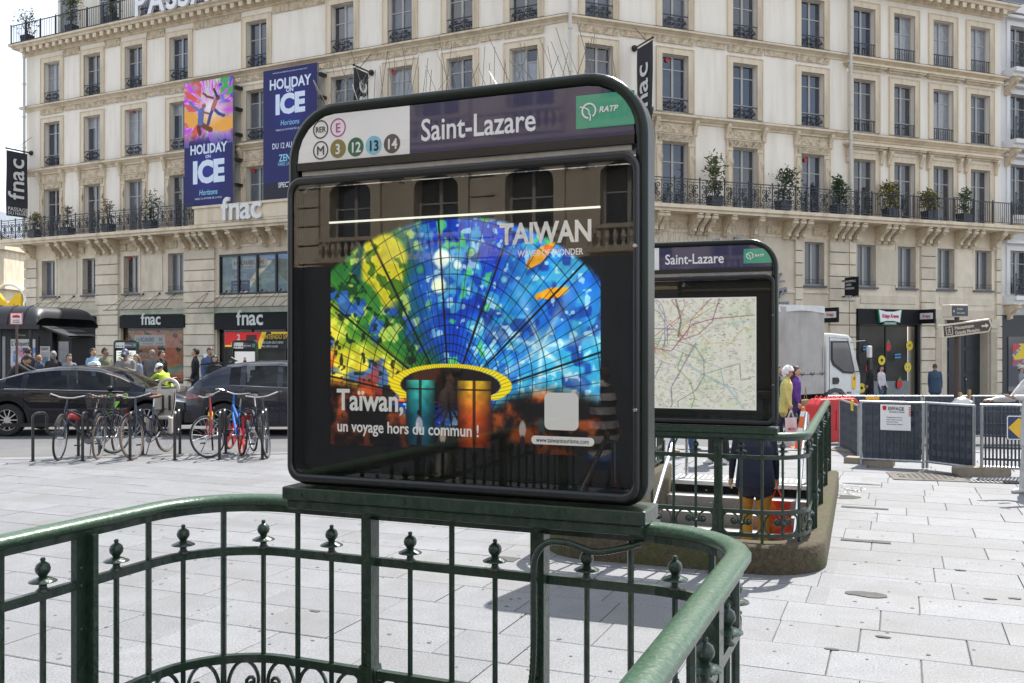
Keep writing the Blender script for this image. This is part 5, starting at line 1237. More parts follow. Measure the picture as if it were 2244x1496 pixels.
plant(WL, 238, .6, zs_, 1.35, .5, (1,3), 'dry reddish climbing plant in the middle of the left balcony', 3, 210)
plant(WL, 330, .6, zs_, 1.45, .75, (3,0), 'leafy dark climbing plant on the left balcony next to the show banner', 4, 360)
plant(WR, 1566, .6, zs_, 1.75, .62, (0,2), 'tall loose green shrub on the right balcony above the map sign', 5, 420)
plant(WR, 1716, .6, zs_, 1.45, .80, (3,0), 'spreading dark green shrub on the right balcony', 6, 420, .1)
plant(WR, 1838, .6, zs_, 1.25, .55, (0,3), 'dense round green shrub on the balcony by the drainpipe', 7, 620)
plant(WB, 1950, .6, zs_, 1.20, .70, (2,0), 'yellow-green shrub on the bar balcony', 8, 560)
plant(WB, 2036, .6, zs_, 1.0, .62, (2,0), 'low yellowish shrub between two tall windows', 9, 460)
plant(WB, 2113, .6, zs_, 1.2, .45, (0,3), 'thin green shrub near the end of the bar balcony', 10, 260)
plant(WL, 60, .28, 16.52, 1.35, 1.0, (0,3), 'straggly green plant at the roof balcony corner', 11, 330)
plant(WL, 157, .28, 16.52, 1.9, .75, (0,2), 'tall green conifer in a pot on the roof balcony', 12, 620)
plant(WL, 244, .28, 16.52, 1.5, .55, (0,2), 'slim green conifer in a pot beside the roof letters', 13, 480)
# ---------------------------------------------------------------- neighbouring buildings
WHT = mat('white_painted_front', (.74,.73,.715), .8, var=.03, vs=1, dirt=(.55,.52,.47), dvec=(1,1,.3), damt=.3)
bC = thing('white_building', 'white building with projecting balconies at the picture edge beyond the last stone pier', 'building')
WC = Wing(OE + dR*.05 - WR.n*.25, aR); cc_ = (1.35, 4.0, 6.6); k = MB(); z0 = ZB
for zb, h_, z1 in ((ZB, .01, 3.3), (4.0,2.0,6.6), (7.5,2.3,10.3), (10.8,2.1,13.4), (13.9,2.0,16.4)): band(k, 0, 9, z0, z1, [(x-.6, x+.6, zb+.02, zb+h_) for x in cc_] if h_ > .1 else []); z0 = z1
k.obj('plaster_wall', WHT, bC, M=WC.M)
for zb, h_ in ((4.0,2.0),(7.5,2.3),(10.8,2.1),(13.9,2.0)):
    for x in cc_:
        window(bC, WC, x, zb+.02, 1.2, h_-.02, (.72,)); s = MB(); s.box(-.8,-.6,-.06,.02,0,h_+.2); s.box(.6,.8,-.06,.02,0,h_+.2); s.box(-.6,.6,-.06,.02,h_,h_+.2); s.box(-1.0,1.0,-.25,.02,h_+.3,h_+.42); s.obj('window_surround', WHT, bC, M=WC.at(x,0,zb))
    k = MB(); k.box(.3, 9, -.75, .0, zb-.22, zb-.04); k.box(.3, 9, -.6, 0, zb-.4, zb-.22); k.obj('balcony_slab', WHT, bC, M=WC.M)
    balcony(bC, WC, .35, 8.9, .68, zb-.04, PSCR, 'scroll_panel')
    for x in cc_: 
        for sg in (-1,1): inst('console_bracket', CONSOLE, bC, WC.at(x+sg*.8, 0, zb-.4))
k = MB(); k.box(0,9,-.3,.2,16.4,16.8); k.obj('cornice', WHT, bC, M=WC.M); k = MB(); k.box(.0,9,.1,8,16.8,19); k.obj('mansard_roof', ZINC, bC, M=WC.M)
k = MB(); k.box(.15, 8.8, -.14, -.001, ZB, 3.15); k.obj('shop_front', mat('dark_shopfront', (.025,.03,.035), .4), bC, M=WC.M); k = MB(); k.box(.5, 4, -.17, -.141, -.2, 2.2); k.obj('shop_pane', PANE[0], bC, M=WC.M)
im = np.zeros((40,40,3)); n_ = vnoise(40,40,5,2); im[:] = np.array((40,120,170))/255.; im[n_ > .5] = np.array((220,190,50))/255.; im[n_ < .4] = np.array((200,60,50))/255.
canvas('window_art', im, .75, 2.2, .9, 1.9, -.175, PRINTP, bC, M=WC.M)
bD = thing('distant_building', 'ornate stone building far off past the end of the long facade', 'building', (0,0,0))
k = MB(); c = P(-12, 600, 90); k.box(c.x-8, c.x+.9, 90, 100, 0, 12.2); k.box(c.x-8, c.x+1.2, 89.6, 100.2, 11, 11.5); k.box(c.x-8,c.x+1.3,89.5,100.4,7.2,7.5); k.obj('wall', STONE, bD); k = MB(); k.prism([(c.x-8,12.2),(c.x+1,12.2),(c.x-.6,15),(c.x-8,15.3)], 89.8, 100); k.obj('roof', ZINC, bD)
for i in range(3):
    for zz in (5, 8.2): k = MB(); k.box(c.x-.9-1.6*i, c.x-.1-1.6*i, 89.9, 89.95, zz, zz+1.9); k.obj('window', PANE[0], bD)
bE = thing('glass_block', 'small modern glazed block far off beside the ornate building', 'building'); a = P(6, 600, 120)
k = MB(); k.box(a.x, a.x+1.6, 120, 128, 0, 11.5); k.box(a.x-.1, a.x+1.75, 119.8, 128, 11.5, 12.1); k.box(a.x+.1,a.x+1.4,120.4,127,12.1,13.2); k.obj('wall', WHT, bE)
for i in range(3):
    for j in range(6): k = MB(); k.box(a.x+.08+.5*i, a.x+.52+.5*i, 119.93, 119.97, 1+1.7*j, 2.5+1.7*j); k.obj('window', mat('blue_curtain_wall', (.16,.30,.40), .2, var=.1), bE)
# ---------------------------------------------------------------- behind the viewer: sunlit stone front and site hoarding (seen in the glass of the signs)
WE = Wing(E1*4 + N1*-14.5, TH1 + math.pi); bF = thing('stone_front', 'sunlit stone front with arched windows behind the viewer', 'building')
def wx(x): return 4 - x
xs_ = [wx(x) for x in (-1.0,-3.4,-5.8,-8.2,-10.7,-13.2,-16,-18.6,-21,-24)]
SUNST = mat('sunlit_limestone', (.60,.50,.37), .85, var=.08, vs=1.2, dirt=(.33,.26,.17), dvec=(1.2,1.2,.4), damt=.4)
k = MB(); z0 = 0
for zb, h_, z1 in ((.3, 2.6, 3.4), (4.1,2.0,6.5), (7.0,2.0,9.6), (10.2,2.0,12.6), (13.2,1.8,15.5)): band(k, -3, 33, z0, z1, [(x-.62, x+.62, zb, zb+h_) for x in xs_], .35); z0 = z1
k.obj('wall', SUNST, bF, M=WE.M)
for zb, h_ in ((.3,2.6),(4.1,2.0),(7.0,2.0),(10.2,2.0),(13.2,1.8)):
    for x in xs_:
        window(bF, WE, x, zb, 1.24, h_, (.66,), 0 if zb > .5 else 1); s = MB()
        s.box(-.9,-.62,-.12,.02,0,h_+.25); s.box(.62,.9,-.12,.02,0,h_+.25); s.box(-1.05,1.05,-.38,.02,h_+.42,h_+.56); s.box(-.95,.95,-.2,.02,h_+.25,h_+.42)
        for i in range(9): a0, a1 = math.pi*i/9, math.pi*(i+1)/9; s.add([(-.62*math.cos(a0),-.12,h_-.3+.3*math.sin(a0)),(-.62*math.cos(a1),-.12,h_-.3+.3*math.sin(a1)),(-.62*math.cos(a1),-.12,h_+.01),(-.62*math.cos(a0),-.12,h_+.01)], [(0,1,2,3)])
        s.obj('window_surround', SUNST, bF, M=WE.at(x,0,zb))
        s = MB(); s.box(-.9,.9,-.4,0,-.12,0); s.box(-.9,.9,-.36,-.24,.42,.52)
        for i in range(9): s.lathe([(.05,.0),(.03,.1),(.07,.22),(.035,.36),(.05,.42)], 6, (-.78+.195*i,-.3,0))
        s.obj('balustrade', SUNST, bF, M=WE.at(x,0,zb))
for x in (xs_[1]+1.25, xs_[3]+1.2, xs_[5]+1.3, xs_[7]+1.2):
    for i in range(30): k = MB() if i == 0 else k
    blocks(bF, WE, x-.35, x+.35, 0, 15.4, -.12, .5)
for zz in (3.4, 6.5, 9.6, 12.6): k = MB(); k.box(-3,33,-.3,.0,zz,zz+.2); k.box(-3,33,-.45,.0,zz+.2,zz+.3); k.obj('string_course', SUNST, bF, M=WE.M)
k = MB(); k.box(-3,33,-.8,.6,15.5,16.1); k.obj('cornice', SUNST, bF, M=WE.M)
HOARD = mat('dark_hoarding', (.06,.066,.08), .45, var=.15, vs=2)
k = MB(); n = 150
pts = [(-16+18*i/n, -5.2+(.05 if (i//2) % 2 else 0)) for i in range(n+1)]
k.add([(*(E1*x+N1*y), z) for x, y in pts for z in (0, 3.0)], [(2*i, 2*i+1, 2*i+3, 2*i+2) for i in range(n)])
k.add([(*(E1*x+N1*(y-.12)), z) for x, y in pts for z in (0, 3.0)], [(2*i, 2*i+2, 2*i+3, 2*i+1) for i in range(n)])
tag(k.obj('site_hoarding', HOARD), 'dark ribbed sheet metal hoarding behind the viewer', 'hoarding')
# ================================================================ PEOPLE
def person(label, loc, rot, h=1.72, top=(.05,.05,.06), low=(.03,.04,.07), shoe=(.03,.03,.03), skin=(.50,.30,.21), hair=(.03,.02,.015), style='short',
           lean=0, hp=0, hy=0, legs=((8,0),(-8,6)), arms=((5,6,15),(5,6,15)), build=1., hem=.78, skirt=None, vox=.018, coat=0., group=None, short=False, cap=None, pattern=None, base=0., lw=1.06):
    s = h/1.75; prims = []
    def add(pts, rad, lab, sx=1., up=None, n=12): prims.append((([Vector(p) for p in pts]), list(rad), lab, sx, up, n))
    pel = Vector((0,0,.95*s)); l = R(lean); u = Vector((0,-math.sin(l),math.cos(l))); zmin = 9; J = {}
    for sg, (a, kn) in zip((-1, 1), legs):
        a_, k_ = R(a), R(kn); hip = pel + Vector((sg*.088*s*build,0,-.03*s)); kne = hip + .43*s*Vector((0,-math.sin(a_),-math.cos(a_))); ank = kne + .42*s*Vector((0,-math.sin(a_-k_),-math.cos(a_-k_)))
        J[sg] = (hip, kne, ank); zmin = min(zmin, ank.z)
    dz = Vector((0,0,.075*s-zmin)); pel += dz
    for sg in (-1, 1):
        hip, kne, ank = (p+dz for p in J[sg])
        add([hip+Vector((0,0,.03)), hip.lerp(kne,.5), kne, kne.lerp(ank,.35), ank+Vector((0,0,.0))], [.092*s*build, .080*s*lw, .062*s*lw, .060*s*lw, .052*s*lw], 'skin' if skirt else 'low')
        add([ank+Vector((0,.035*s,-.035*s)), ank+Vector((0,-.06*s,-.045*s)), ank+Vector((0,-.155*s,-.052*s))], [.040*s,.040*s,.026*s], 'shoe', 1.15, (0,0,1))
    sh = pel + .475*s*u; nk = pel + .54*s*u
    add([pel-.03*s*u, pel+.06*s*u], [.115*s*build, .112*s*build], 'low' if not skirt else 'top', 1.42, (0,-1,0), 16)
    t0 = (hem-.95)*s
    tb = [pel+t0*u*1., pel+.02*s*u, pel+.16*s*u, pel+.32*s*u, pel+.43*s*u, pel+.50*s*u, pel+.545*s*u]
    if t0 < -.02: tb[0] = pel + Vector((0,0,t0))
    tr = [(.122+coat*1.3)*s*build, (.118+coat)*s*build, (.108+coat)*s*build, (.122+coat)*s*build, (.110+coat*.6)*s*build, .075*s*build, .055*s]
    add(tb, tr, 'top', 1.42, (0,-1,0), 16)
    if skirt: add([pel+Vector((0,0,.02*s)), pel+Vector((0,0,-.2*s)), pel+Vector((0,0,-.42*s))], [.125*s,.16*s,.20*s], 'skirt', 1.15, (0,-1,0), 16)
    hd = Vector((0,-math.sin(l+R(hp)),math.cos(l+R(hp)))); hc = nk + .128*s*hd
    add([nk-.04*s*u, nk+.06*s*hd], [.055*s,.050*s], 'skin')
    Q = Matrix.Rotation(R(hy), 3, 'Z') @ Matrix.Rotation(l*1.0+R(hp), 3, 'X')
    def hpt(x, y, z): return hc + Q @ Vector((x*s, y*s, z*s))
    add([hpt(0,.012,.085), hpt(0,.005,.035), hpt(0,-.010,-.03), hpt(0,-.022,-.092), hpt(0,-.03,-.112)], [.058*s,.092*s,.086*s,.058*s,.030*s], 'skin', .80, tuple(Q @ Vector((0,-1,0))), 14)
    add([hpt(0,-.085,.015), hpt(0,-.106,-.022)], [.012*s,.017*s], 'skin', 1, None, 6)
    for sg in (-1,1): add([hpt(sg*.074,.012,.01), hpt(sg*.078,.016,-.03)], [.018*s,.013*s], 'skin', .6, None, 6)
    hands = {}
    for sg, (f, o, b) in zip((-1, 1), arms):
        S_ = sh + Vector((sg*.175*s*build, 0, 0)); f_, o_, b_ = R(f), R(o), R(b)
        d1 = Vector((sg*math.sin(o_), -math.sin(f_)*math.cos(o_), -math.cos(f_)*math.cos(o_))); el = S_ + .285*s*d1
        io = -sg*.35*math.sin(b_) if b > 60 else sg*math.sin(o_)*.4
        d2 = Vector((io, -math.sin(f_+b_), -math.cos(f_+b_))).normalized(); wr_ = el + .25*s*d2; hn = wr_ + .085*s*d2
        k_ = 1+coat*3
        add([S_-Vector((sg*.03*s,0,-.005)), S_+d1*.06*s, el, el.lerp(wr_,.4)], [.060*s*k_, .056*s*k_, .045*s*k_, .043*s*k_], 'top')
        add([el.lerp(wr_,.3), wr_], [.043*s*k_, .031*s*k_], 'skin' if short else 'top'); add([wr_-d2*.02*s, wr_+d2*.05*s, hn], [.024*s,.036*s,.030*s], 'skin', .55, (1,0,0))
        sd = Vector((0,-1,0)) if abs(d2.z) > .6 else Vector((1,0,0)); sd = (sd - d2*sd.dot(d2)).normalized(); cu_ = d2.cross(sd)*sg
        for q in range(4):
            b0 = hn + sd*(q-1.5)*.019*s - d2*.012*s; b1 = b0 + d2*(.042,.048,.045,.034)[q]*s; b2 = b1 + (d2*.6 + cu_*.75)*.032*s
            add([b0, b1, b2], [.0105*s,.0098*s,.008*s], 'skin', 1, None, 6)
        t_ = wr_ + d2*.025*s + sd*.028*s; add([t_, t_ + (sd*.8+d2)*.032*s, t_ + (sd*.5+d2*1.2+cu_*.4)*.058*s], [.013*s,.012*s,.009*s], 'skin', 1, None, 6)
        hands[sg] = (hn + d2*.045*s, d2)
    m = MB()
    for pts, rad, lab, sx, up, n in prims:
        a, b = pts[0], pts[-1]; e0 = (pts[0]-pts[1]).normalized()*rad[0]*.6; e1 = (pts[-1]-pts[-2]).normalized()*rad[-1]*.6
        m.tube([a+e0]+pts+[b+e1], [rad[0]*.55]+rad+[rad[-1]*.55], n, sx=sx, up=up)
    o = m.obj('person', WHITE)
    md = o.modifiers.new('r', 'REMESH'); md.mode = 'VOXEL'; md.voxel_size = vox*s; md = o.modifiers.new('s', 'SMOOTH'); md.iterations = 3; md.factor = .5
    dg = bpy.context.evaluated_depsgraph_get(); me = bpy.data.meshes.new_from_object(o.evaluated_get(dg)); old = o.data; o.modifiers.clear(); o.data = me; bpy.data.meshes.remove(old); me.name = 'person'
    n = len(me.polygons); C = np.zeros(n*3); me.polygons.foreach_get('center', C); C = C.reshape(-1,3)
    labs = ['top','low','skin','shoe','skirt']; best = np.full(n, 9e9); lb = np.zeros(n, int)
    for pts, rad, lab, sx, up, _ in prims:
        for i in range(len(pts)-1):
            a, b = np.array(pts[i]), np.array(pts[i+1]); d = b-a; t = np.clip(((C-a)@d)/(d@d+1e-9), 0, 1); q = C-(a+t[:,None]*d); rr_ = rad[i]+(rad[i+1]-rad[i])*t
            if sx > 1.2: q = q*np.array([1/sx,1,1])
            D = np.linalg.norm(q, axis=1)/rr_; w_ = D < best; best[w_] = D[w_]; lb[w_] = labs.index(lab)
    me.materials.clear()
    def cm(nm, c, r=.8, **k): return mat('%s_%d_%d_%d' % (nm, *(int(v*255) for v in c)), c, r, var=.22, vs=9, bump=.7, bs=13, **k)
    tm = pattern or cm('cloth', top)
    for x in (tm, cm('cloth', low), cm('skin', skin, .5), cm('shoe', shoe, .5), cm('cloth', skirt or low)): me.materials.append(x)
    me.polygons.foreach_set('material_index', lb); me.polygons.foreach_set('use_smooth', [True]*n); me.update()
    o.location = loc; o.rotation_euler = (0,0,rot); o.location.z += base; tag(o, label, 'person', group)
    # hair, face
    hm = cm('hair', hair, .6); k = MB(); r_ = random.Random(3)
    def capshape(fr_, lo, gr=1.0, bump=0., hmul=1.):
        nn, mm = 20, 12; vs = []; idx = {}
        for j in range(mm+1):
            t = math.pi*j/mm
            for i in range(nn):
                g = 2*math.pi*i/nn; x, y, z = math.sin(t)*math.sin(g), -math.sin(t)*math.cos(g), math.cos(t); q = gr*(1+bump*r_.uniform(-1,1)); vs.append(hpt(.086*x*q, .105*y*q+.008, .118*z*q*hmul+.018))
        fs = []
        for j in range(mm):
            for i in range(nn):
                g = 2*math.pi*(i+.5)/nn; t = math.pi*(j+.5)/mm; y, z = -math.sin(t)*math.cos(g), math.cos(t)
                lim = fr_ if y < -.25 else (lo if y > .1 else (fr_+lo)/2)
                if z > lim: fs.append((j*nn+i, (j+1)*nn+i, (j+1)*nn+(i+1)%nn, j*nn+(i+1)%nn))
        k.add(vs, fs)
    nm = 'hair'
    if style == 'short': capshape(.45, -.45)
    elif style == 'bald': capshape(.98, -.35, .98)
    elif style == 'curly': capshape(.35, -.75, 1.24, .13)
    elif style in ('long','bun','scarf'):
        capshape(.5, -.7, 1.04 if style != 'scarf' else 1.1)
        if style == 'long': k.tube([hpt(0,.06,.02), hpt(0,.10,-.12), hpt(0,.11,-.30), hpt(0,.09,-.46)], [.075*s,.085*s,.075*s,.03*s], 10, sx=1.25, up=(0,-1,0))
        if style == 'bun': k.ball(tuple(hpt(0,.10,.06)), .045*s, 8, 6)
        if style == 'scarf': k.tube([hpt(0,.04,.0), hpt(0,.02,-.12), hpt(0,0,-.2)], [.10*s,.10*s,.12*s], 12, sx=1.1, up=(0,-1,0))
    k.obj('hair' if style != 'scarf' else 'headscarf', hm, o, smooth=True, ang=70)
    if cap:
        k = MB(); hm = cm('cap', cap, .5); capshape(.30, .05, 1.12, 0, 1.1); k.tube([hpt(0,-.07,.055), hpt(0,-.155,.04)], [.075*s,.06*s], 10, sx=1., up=(1,0,0)) if style != 'helmet' else None
        k.v = k.v; k.obj('cap', hm, o, smooth=True, ang=60)
    k = MB()
    for sg in (-1,1): k.ball(tuple(hpt(sg*.032,-.088,.012)), (.011*s,.007*s,.007*s), 6, 4)
    k.ball(tuple(hpt(0,-.088,-.066)), (.022*s,.006*s,.005*s), 8, 4); k.obj('face_features', cm('features', (.06,.025,.02)), o)
    o['hands'] = [list(o.matrix_basis @ hands[sg][0]) for sg in (-1,1)]
    return o
def hand(o, i): return Vector(o['hands'][i])
NAVY = (.012,.014,.032)
# man climbing the far stairs
pm_ = P(1655, 1197, 11.35)
man = person('man in navy sweater and mustard trousers climbing the far stairs with a red bag', (pm_.x, pm_.y, -.66), R(180)-R(12), 1.72, top=NAVY, low=(.42,.20,.022), shoe=(.03,.025,.03), hair=(.10,.09,.08),
             lean=14, hp=18, legs=((6,4),(22,44)), arms=((2,10,10),(0,13,6)), build=1.14, hem=.80, vox=.011, coat=.022, lw=1.3)
def bag(name, label, p, w, h, m, m2, rot, dots=None):
    t = thing(name, label, 'bag', (p.x, p.y, p.z), rot)
    k = MB()
    for sy in (-1, 1): k.grid(lambda a, b: ((a-.5)*w*(1-.12*b), sy*(.05*math.sin(math.pi*a)*(1-.55*b)+.002)+.012*math.sin(a*9+b*7), -h*(1-b)-.16), 10, 10)
    k.obj('sack', m, t, smooth=True)
    for sy in (-1, 1): k = MB(); k.tube([(-w*.22, sy*.02, -.17), (-.02, sy*.012, -.03), (0, 0, 0), (.02, sy*.012, -.03), (w*.22, sy*.02, -.17)], .006, 5); k.obj('handle', m2, t)
    return t
BRED = mat('red_bag', (.62,.03,.02), .55, var=.25, vs=9, bump=.3, bs=20, dirt=(.45,.42,.05), dvec=(7,7,7), damt=.9); BRED2 = mat('red_bag_handle', (.65,.05,.02), .5)
bag('shopping_bag', 'red patterned shopping bag carried up the far stairs', hand(man, 0), .36, .46, BRED, BRED2, R(-25))
# white-haired woman and companions beyond the far stairs
def at(px, Y): return GP(px, Y)
pw = at(1721, 19.9)
wlady = person('white-haired woman in a pale yellow jacket walking with a white carrier bag', pw, R(62), 1.63, top=(.55,.50,.16), low=(.025,.028,.05), shoe=(.02,.02,.02), hair=(.72,.72,.70), style='curly', lean=4, hp=6, legs=((16,6),(-14,14)), arms=((4,6,14),(-8,10,20)), hem=.72, coat=.02, vox=.013)
WB_ = mat('white_plastic_bag', (.72,.72,.70), .4, var=.06, bump=.3, bs=12); b_ = bag('carrier_bag', 'white plastic carrier bag with red letters held by the white-haired woman', hand(wlady, 0), .33, .62, WB_, WB_, R(20))
text('bag_letters', 'MOREL', .085, mat('bag_red_ink', (.5,.03,.03), .6), b_, -.13, -.075, -.42, 'LEFT', .01)
pp = at(1745, 20.6); person('woman in purple with long curly brown hair and dark jeans', pp, R(58), 1.66, top=(.10,.03,.24), low=(.03,.04,.08), shoe=(.02,.02,.02), hair=(.05,.022,.012), style='long', legs=((-12,10),(16,6)), arms=((6,5,10),(-4,6,20)), build=.92, vox=.016)
k = MB(); k.prism(rr(-.14,.14,0,.22,.06,4), -.05, .05); k.tube([(-.1,0,.2),(-.02,0,.5),(.06,0,.2)], .008, 5); q = P(1766, 885, 20.5); tag(k.obj('straw_bag', mat('woven_straw', (.32,.22,.10), .8, var=.4, vs=40, bump=.5, bs=60), loc=(q.x, q.y, q.z-.12), rotz=R(50)), 'woven straw handbag beside the woman in purple', 'bag')
person('dark-haired person in navy between the map sign and the white-haired woman', at(1704, 20.8), R(60), 1.64, top=(.03,.03,.05), low=(.02,.02,.03), hair=(.03,.015,.012), style='long', vox=.02)
person('person in blue jeans and tan shoes walking behind the map sign', at(1500, 15.8), R(75), 1.74, top=(.10,.11,.13), low=(.03,.07,.17), shoe=(.30,.18,.07), legs=((12,4),(-12,10)), vox=.018)
person('person in black trousers and white shoes standing behind the map sign', at(1572, 14.6), R(-60), 1.78, top=(.03,.03,.035), low=(.012,.012,.014), shoe=(.6,.6,.58), legs=((3,0),(-6,4)), vox=.018)
# in front of the donut shop
person('man in a black jacket walking past the donut shop', at(1906, 35.5), R(-100), 1.76, top=(.015,.016,.02), low=(.015,.017,.03), hair=(.02,.015,.012), legs=((14,5),(-12,10)), hem=.74, coat=.02, vox=.024)
person('woman in a white top and open dark jacket by the donut shop', at(1931, 35.2), R(30), 1.66, top=(.60,.56,.58), low=(.05,.08,.15), hair=(.012,.01,.01), style='long', legs=((12,4),(-10,8)), build=.88, hem=.98, vox=.022)
person('balding man in a blue hooded coat standing before the dark door', at(2049, 34), R(150), 1.74, top=(.04,.075,.12), low=(.015,.015,.02), hair=(.06,.045,.035), style='bald', hem=.70, coat=.03, vox=.022, legs=((4,0),(-5,3)))
person('person in grey at the picture edge beside the coloured shop window', at(2238, 33), R(40), 1.68, top=(.22,.23,.25), low=(.03,.03,.04), style='short', cap=(.45,.45,.45), vox=.024)
pr = at(2272, 11.6)
person('person in a loose white shirt holding a phone at the picture edge', pr, R(-82), 1.70, top=(.52,.51,.50), low=(.50,.49,.48), shoe=(.55,.55,.55), hair=(.10,.06,.03), style='long', arms=((40,8,48),(46,6,50)), legs=((10,4),(-10,8)), hem=.62, coat=.035, vox=.011)
q = P(2213, 869, 11.6); k = MB(); k.box(-.075,.075,-.037,.037,-.005,.005); ph = k.obj('phone', BLACKM, loc=q); ph.rotation_euler = (R(20), R(18), 0); tag(ph, 'dark phone held by the person in the white shirt', 'phone')
# crowd on the far pavement
G2 = 'people on the far pavement by the shops'
Lp = [
 ('man in a dark jacket standing by the kiosk posters', 62, 27.5, 170, dict(top=(.03,.03,.035), hair=(.04,.03,.03), h=1.78)),
 ('fair-haired child in a dark blue top in front of the kiosk', 86, 27, 150, dict(top=(.03,.04,.08), hair=(.22,.14,.06), h=1.56)),
 ('grey-haired woman in black beside the kiosk newspaper panel', 117, 26.2, 200, dict(top=(.015,.015,.018), hair=(.24,.23,.22), style='bun', h=1.68)),
 ('dark-haired woman in grey before the phone advert', 152, 26.2, 30, dict(top=(.20,.20,.21), hair=(.03,.018,.012), style='bun', h=1.60, build=.9)),
 ('man in a light blue shirt walking before the phone advert', 204, 26.8, 60, dict(top=(.22,.36,.55), hair=(.03,.02,.015), h=1.76)),
 ('bearded man in an olive shirt in front of the stone pier', 231, 25.4, 70, dict(top=(.14,.14,.09), hair=(.015,.012,.01), h=1.78, skin=(.30,.17,.11))),
 ('man in sunglasses, cap and grey vest looking down at his phone', 276, 23.8, 5, dict(top=(.17,.16,.15), hair=(.12,.1,.09), h=1.74, cap=(.06,.08,.12), arms=((24,10,80),(26,10,82)), hp=24, build=1.12, coat=.025)),
 ('person in a pale scarf half hidden behind the man with the vest', 298, 25, -20, dict(top=(.20,.24,.30), hair=(.16,.12,.09), style='long', h=1.60)),
 ('grey-haired man in a grey jacket before the palm beach advert', 334, 26.5, 190, dict(top=(.13,.13,.13), hair=(.22,.21,.20), style='bald', h=1.72)),
 ('person in black beside the cyclist in the yellow vest', 354, 26, 80, dict(top=(.015,.015,.017), hair=(.012,.01,.01), h=1.70)),
 ('slim man in black by the pier with the paper notice', 428, 25.8, -70, dict(top=(.012,.012,.014), hair=(.015,.01,.01), h=1.76, build=.92)),
 ('man in a blue shirt looking down beside the shop entrance', 459, 25.5, 40, dict(top=(.06,.10,.20), hair=(.06,.055,.05), h=1.80, hp=16)),
 ('woman in a black headscarf near the shop entrance', 470, 24.5, 20, dict(top=(.02,.02,.025), hair=(.015,.015,.017), style='scarf', h=1.58)),
]
for lab, px, Y, rz, kw in Lp: person(lab, at(px, Y), R(rz), group=G2, vox=.022, **kw)
# seen in the glass of the poster sign
def behind(x, y): v = E1*x+N1*y; return Vector((v.x, v.y, 0))
PL = bpy.data.materials.new('checked_coat'); PL.use_nodes = True; n_ = PL.node_tree.nodes; tcn = n_.new('ShaderNodeTexCoord'); wv = n_.new('ShaderNodeTexWave'); wv.bands_direction = 'Z'; wv.inputs['Scale'].default_value = 1.9; rmp = n_.new('ShaderNodeValToRGB'); rmp.color_ramp.interpolation = 'CONSTANT'; rmp.color_ramp.elements[0].color = (.02,.02,.02,1); rmp.color_ramp.elements[1].color = (.45,.40,.38,1); rmp.color_ramp.elements[1].position = .45
for a, b in ((tcn.outputs['Object'], wv.inputs['Vector']), (wv.outputs['Color'], rmp.inputs['Fac']), (rmp.outputs[0], n_['Principled BSDF'].inputs['Base Color'])): PL.node_tree.links.new(a, b)
person('woman in a checked coat and blue skirt, mirrored in the poster glass', behind(-3.25,-4.2), TH1+R(95), 1.66, hair=(.01,.01,.01), skin=(.10,.055,.035), skirt=(.06,.14,.36), pattern=PL, coat=.05, hem=.72, legs=((12,4),(-12,8)), shoe=(.5,.5,.5), vox=.016)
person('person in a black cap and brown top, mirrored in the poster glass', behind(-4.5,-2.6), TH1+R(80), 1.64, top=(.16,.12,.09), low=(.30,.26,.20), hair=(.02,.015,.01), style='long', cap=(.012,.012,.012), vox=.016)
for o in bpy.data.objects:
    if 'hands' in o: del o['hands']
# ================================================================ VEHICLES
NPAINT = mat('car_paint_black_blue', (.004,.005,.010), .3, 0, var=.05, coat=.8, spec=.1); GPAINT = mat('car_paint_grey_blue', (.018,.022,.034), .3, .2, var=.05, coat=.8, spec=.2)
CGLASS = glass('car_glass', (.42,.46,.46), 1.5); TYRE = mat('tyre_rubber', (.018,.018,.019), .8, var=.15); ALLOY = mat('alloy_rim', (.55,.56,.58), .3, .9, var=.05); UNDER = mat('underbody', (.008,.008,.008), .8)
CHROME = mat('chrome_trim', (.75,.76,.78), .12, 1.); TAIL = mat('tail_light', (.20,.010,.012), .15, var=.2, vs=20, coat=1.); HEADL = mat('head_light', (.60,.65,.70), .1, .3, var=.2, vs=14, coat=1.); BTRIM = mat('black_trim', (.015,.015,.016), .5)
def wheel(parent, x, y, r, w_, sg, spokes=10, rimm=None):
    t = bpy.data.objects.new('wheel', None); 
    k = MB(); k.lathe([(r*.66,-w_/2),(r*.93,-w_/2),(r*.985,-w_*.38),(r,-w_*.2),(r,w_*.2),(r*.985,w_*.38),(r*.93,w_/2),(r*.66,w_/2)], 32, axis='y')
    o = k.obj('wheel', TYRE, parent, smooth=True, ang=50); o.location = (x, y, r)
    k = MB(); yo = sg*w_*.40
    k.lathe([(r*.68, yo),(r*.62, yo),(r*.60, yo-sg*.05),(r*.60, -yo)], 28, axis='y')
    for i in range(spokes):
        a = 2*math.pi*i/spokes; c_, s_ = math.cos(a), math.sin(a); p0 = Vector((.05*c_, yo-sg*.015, .05*s_)); p1 = Vector((r*.63*c_, yo-sg*.004, r*.63*s_)); k.bar(p0, p1, .036*(10/spokes)**.5, .02)
    k.lathe([(0,yo+sg*.004),(.07,yo+sg*.002),(.075,yo-sg*.03)], 14, axis='y'); k.obj('rim', rimm or ALLOY, o, smooth=True, ang=30)
    k = MB(); k.lathe([(.0,yo-sg*.09),(r*.6,yo-sg*.09)], 20, axis='y'); k.obj('brake_disc', UNDER, o)
    return o
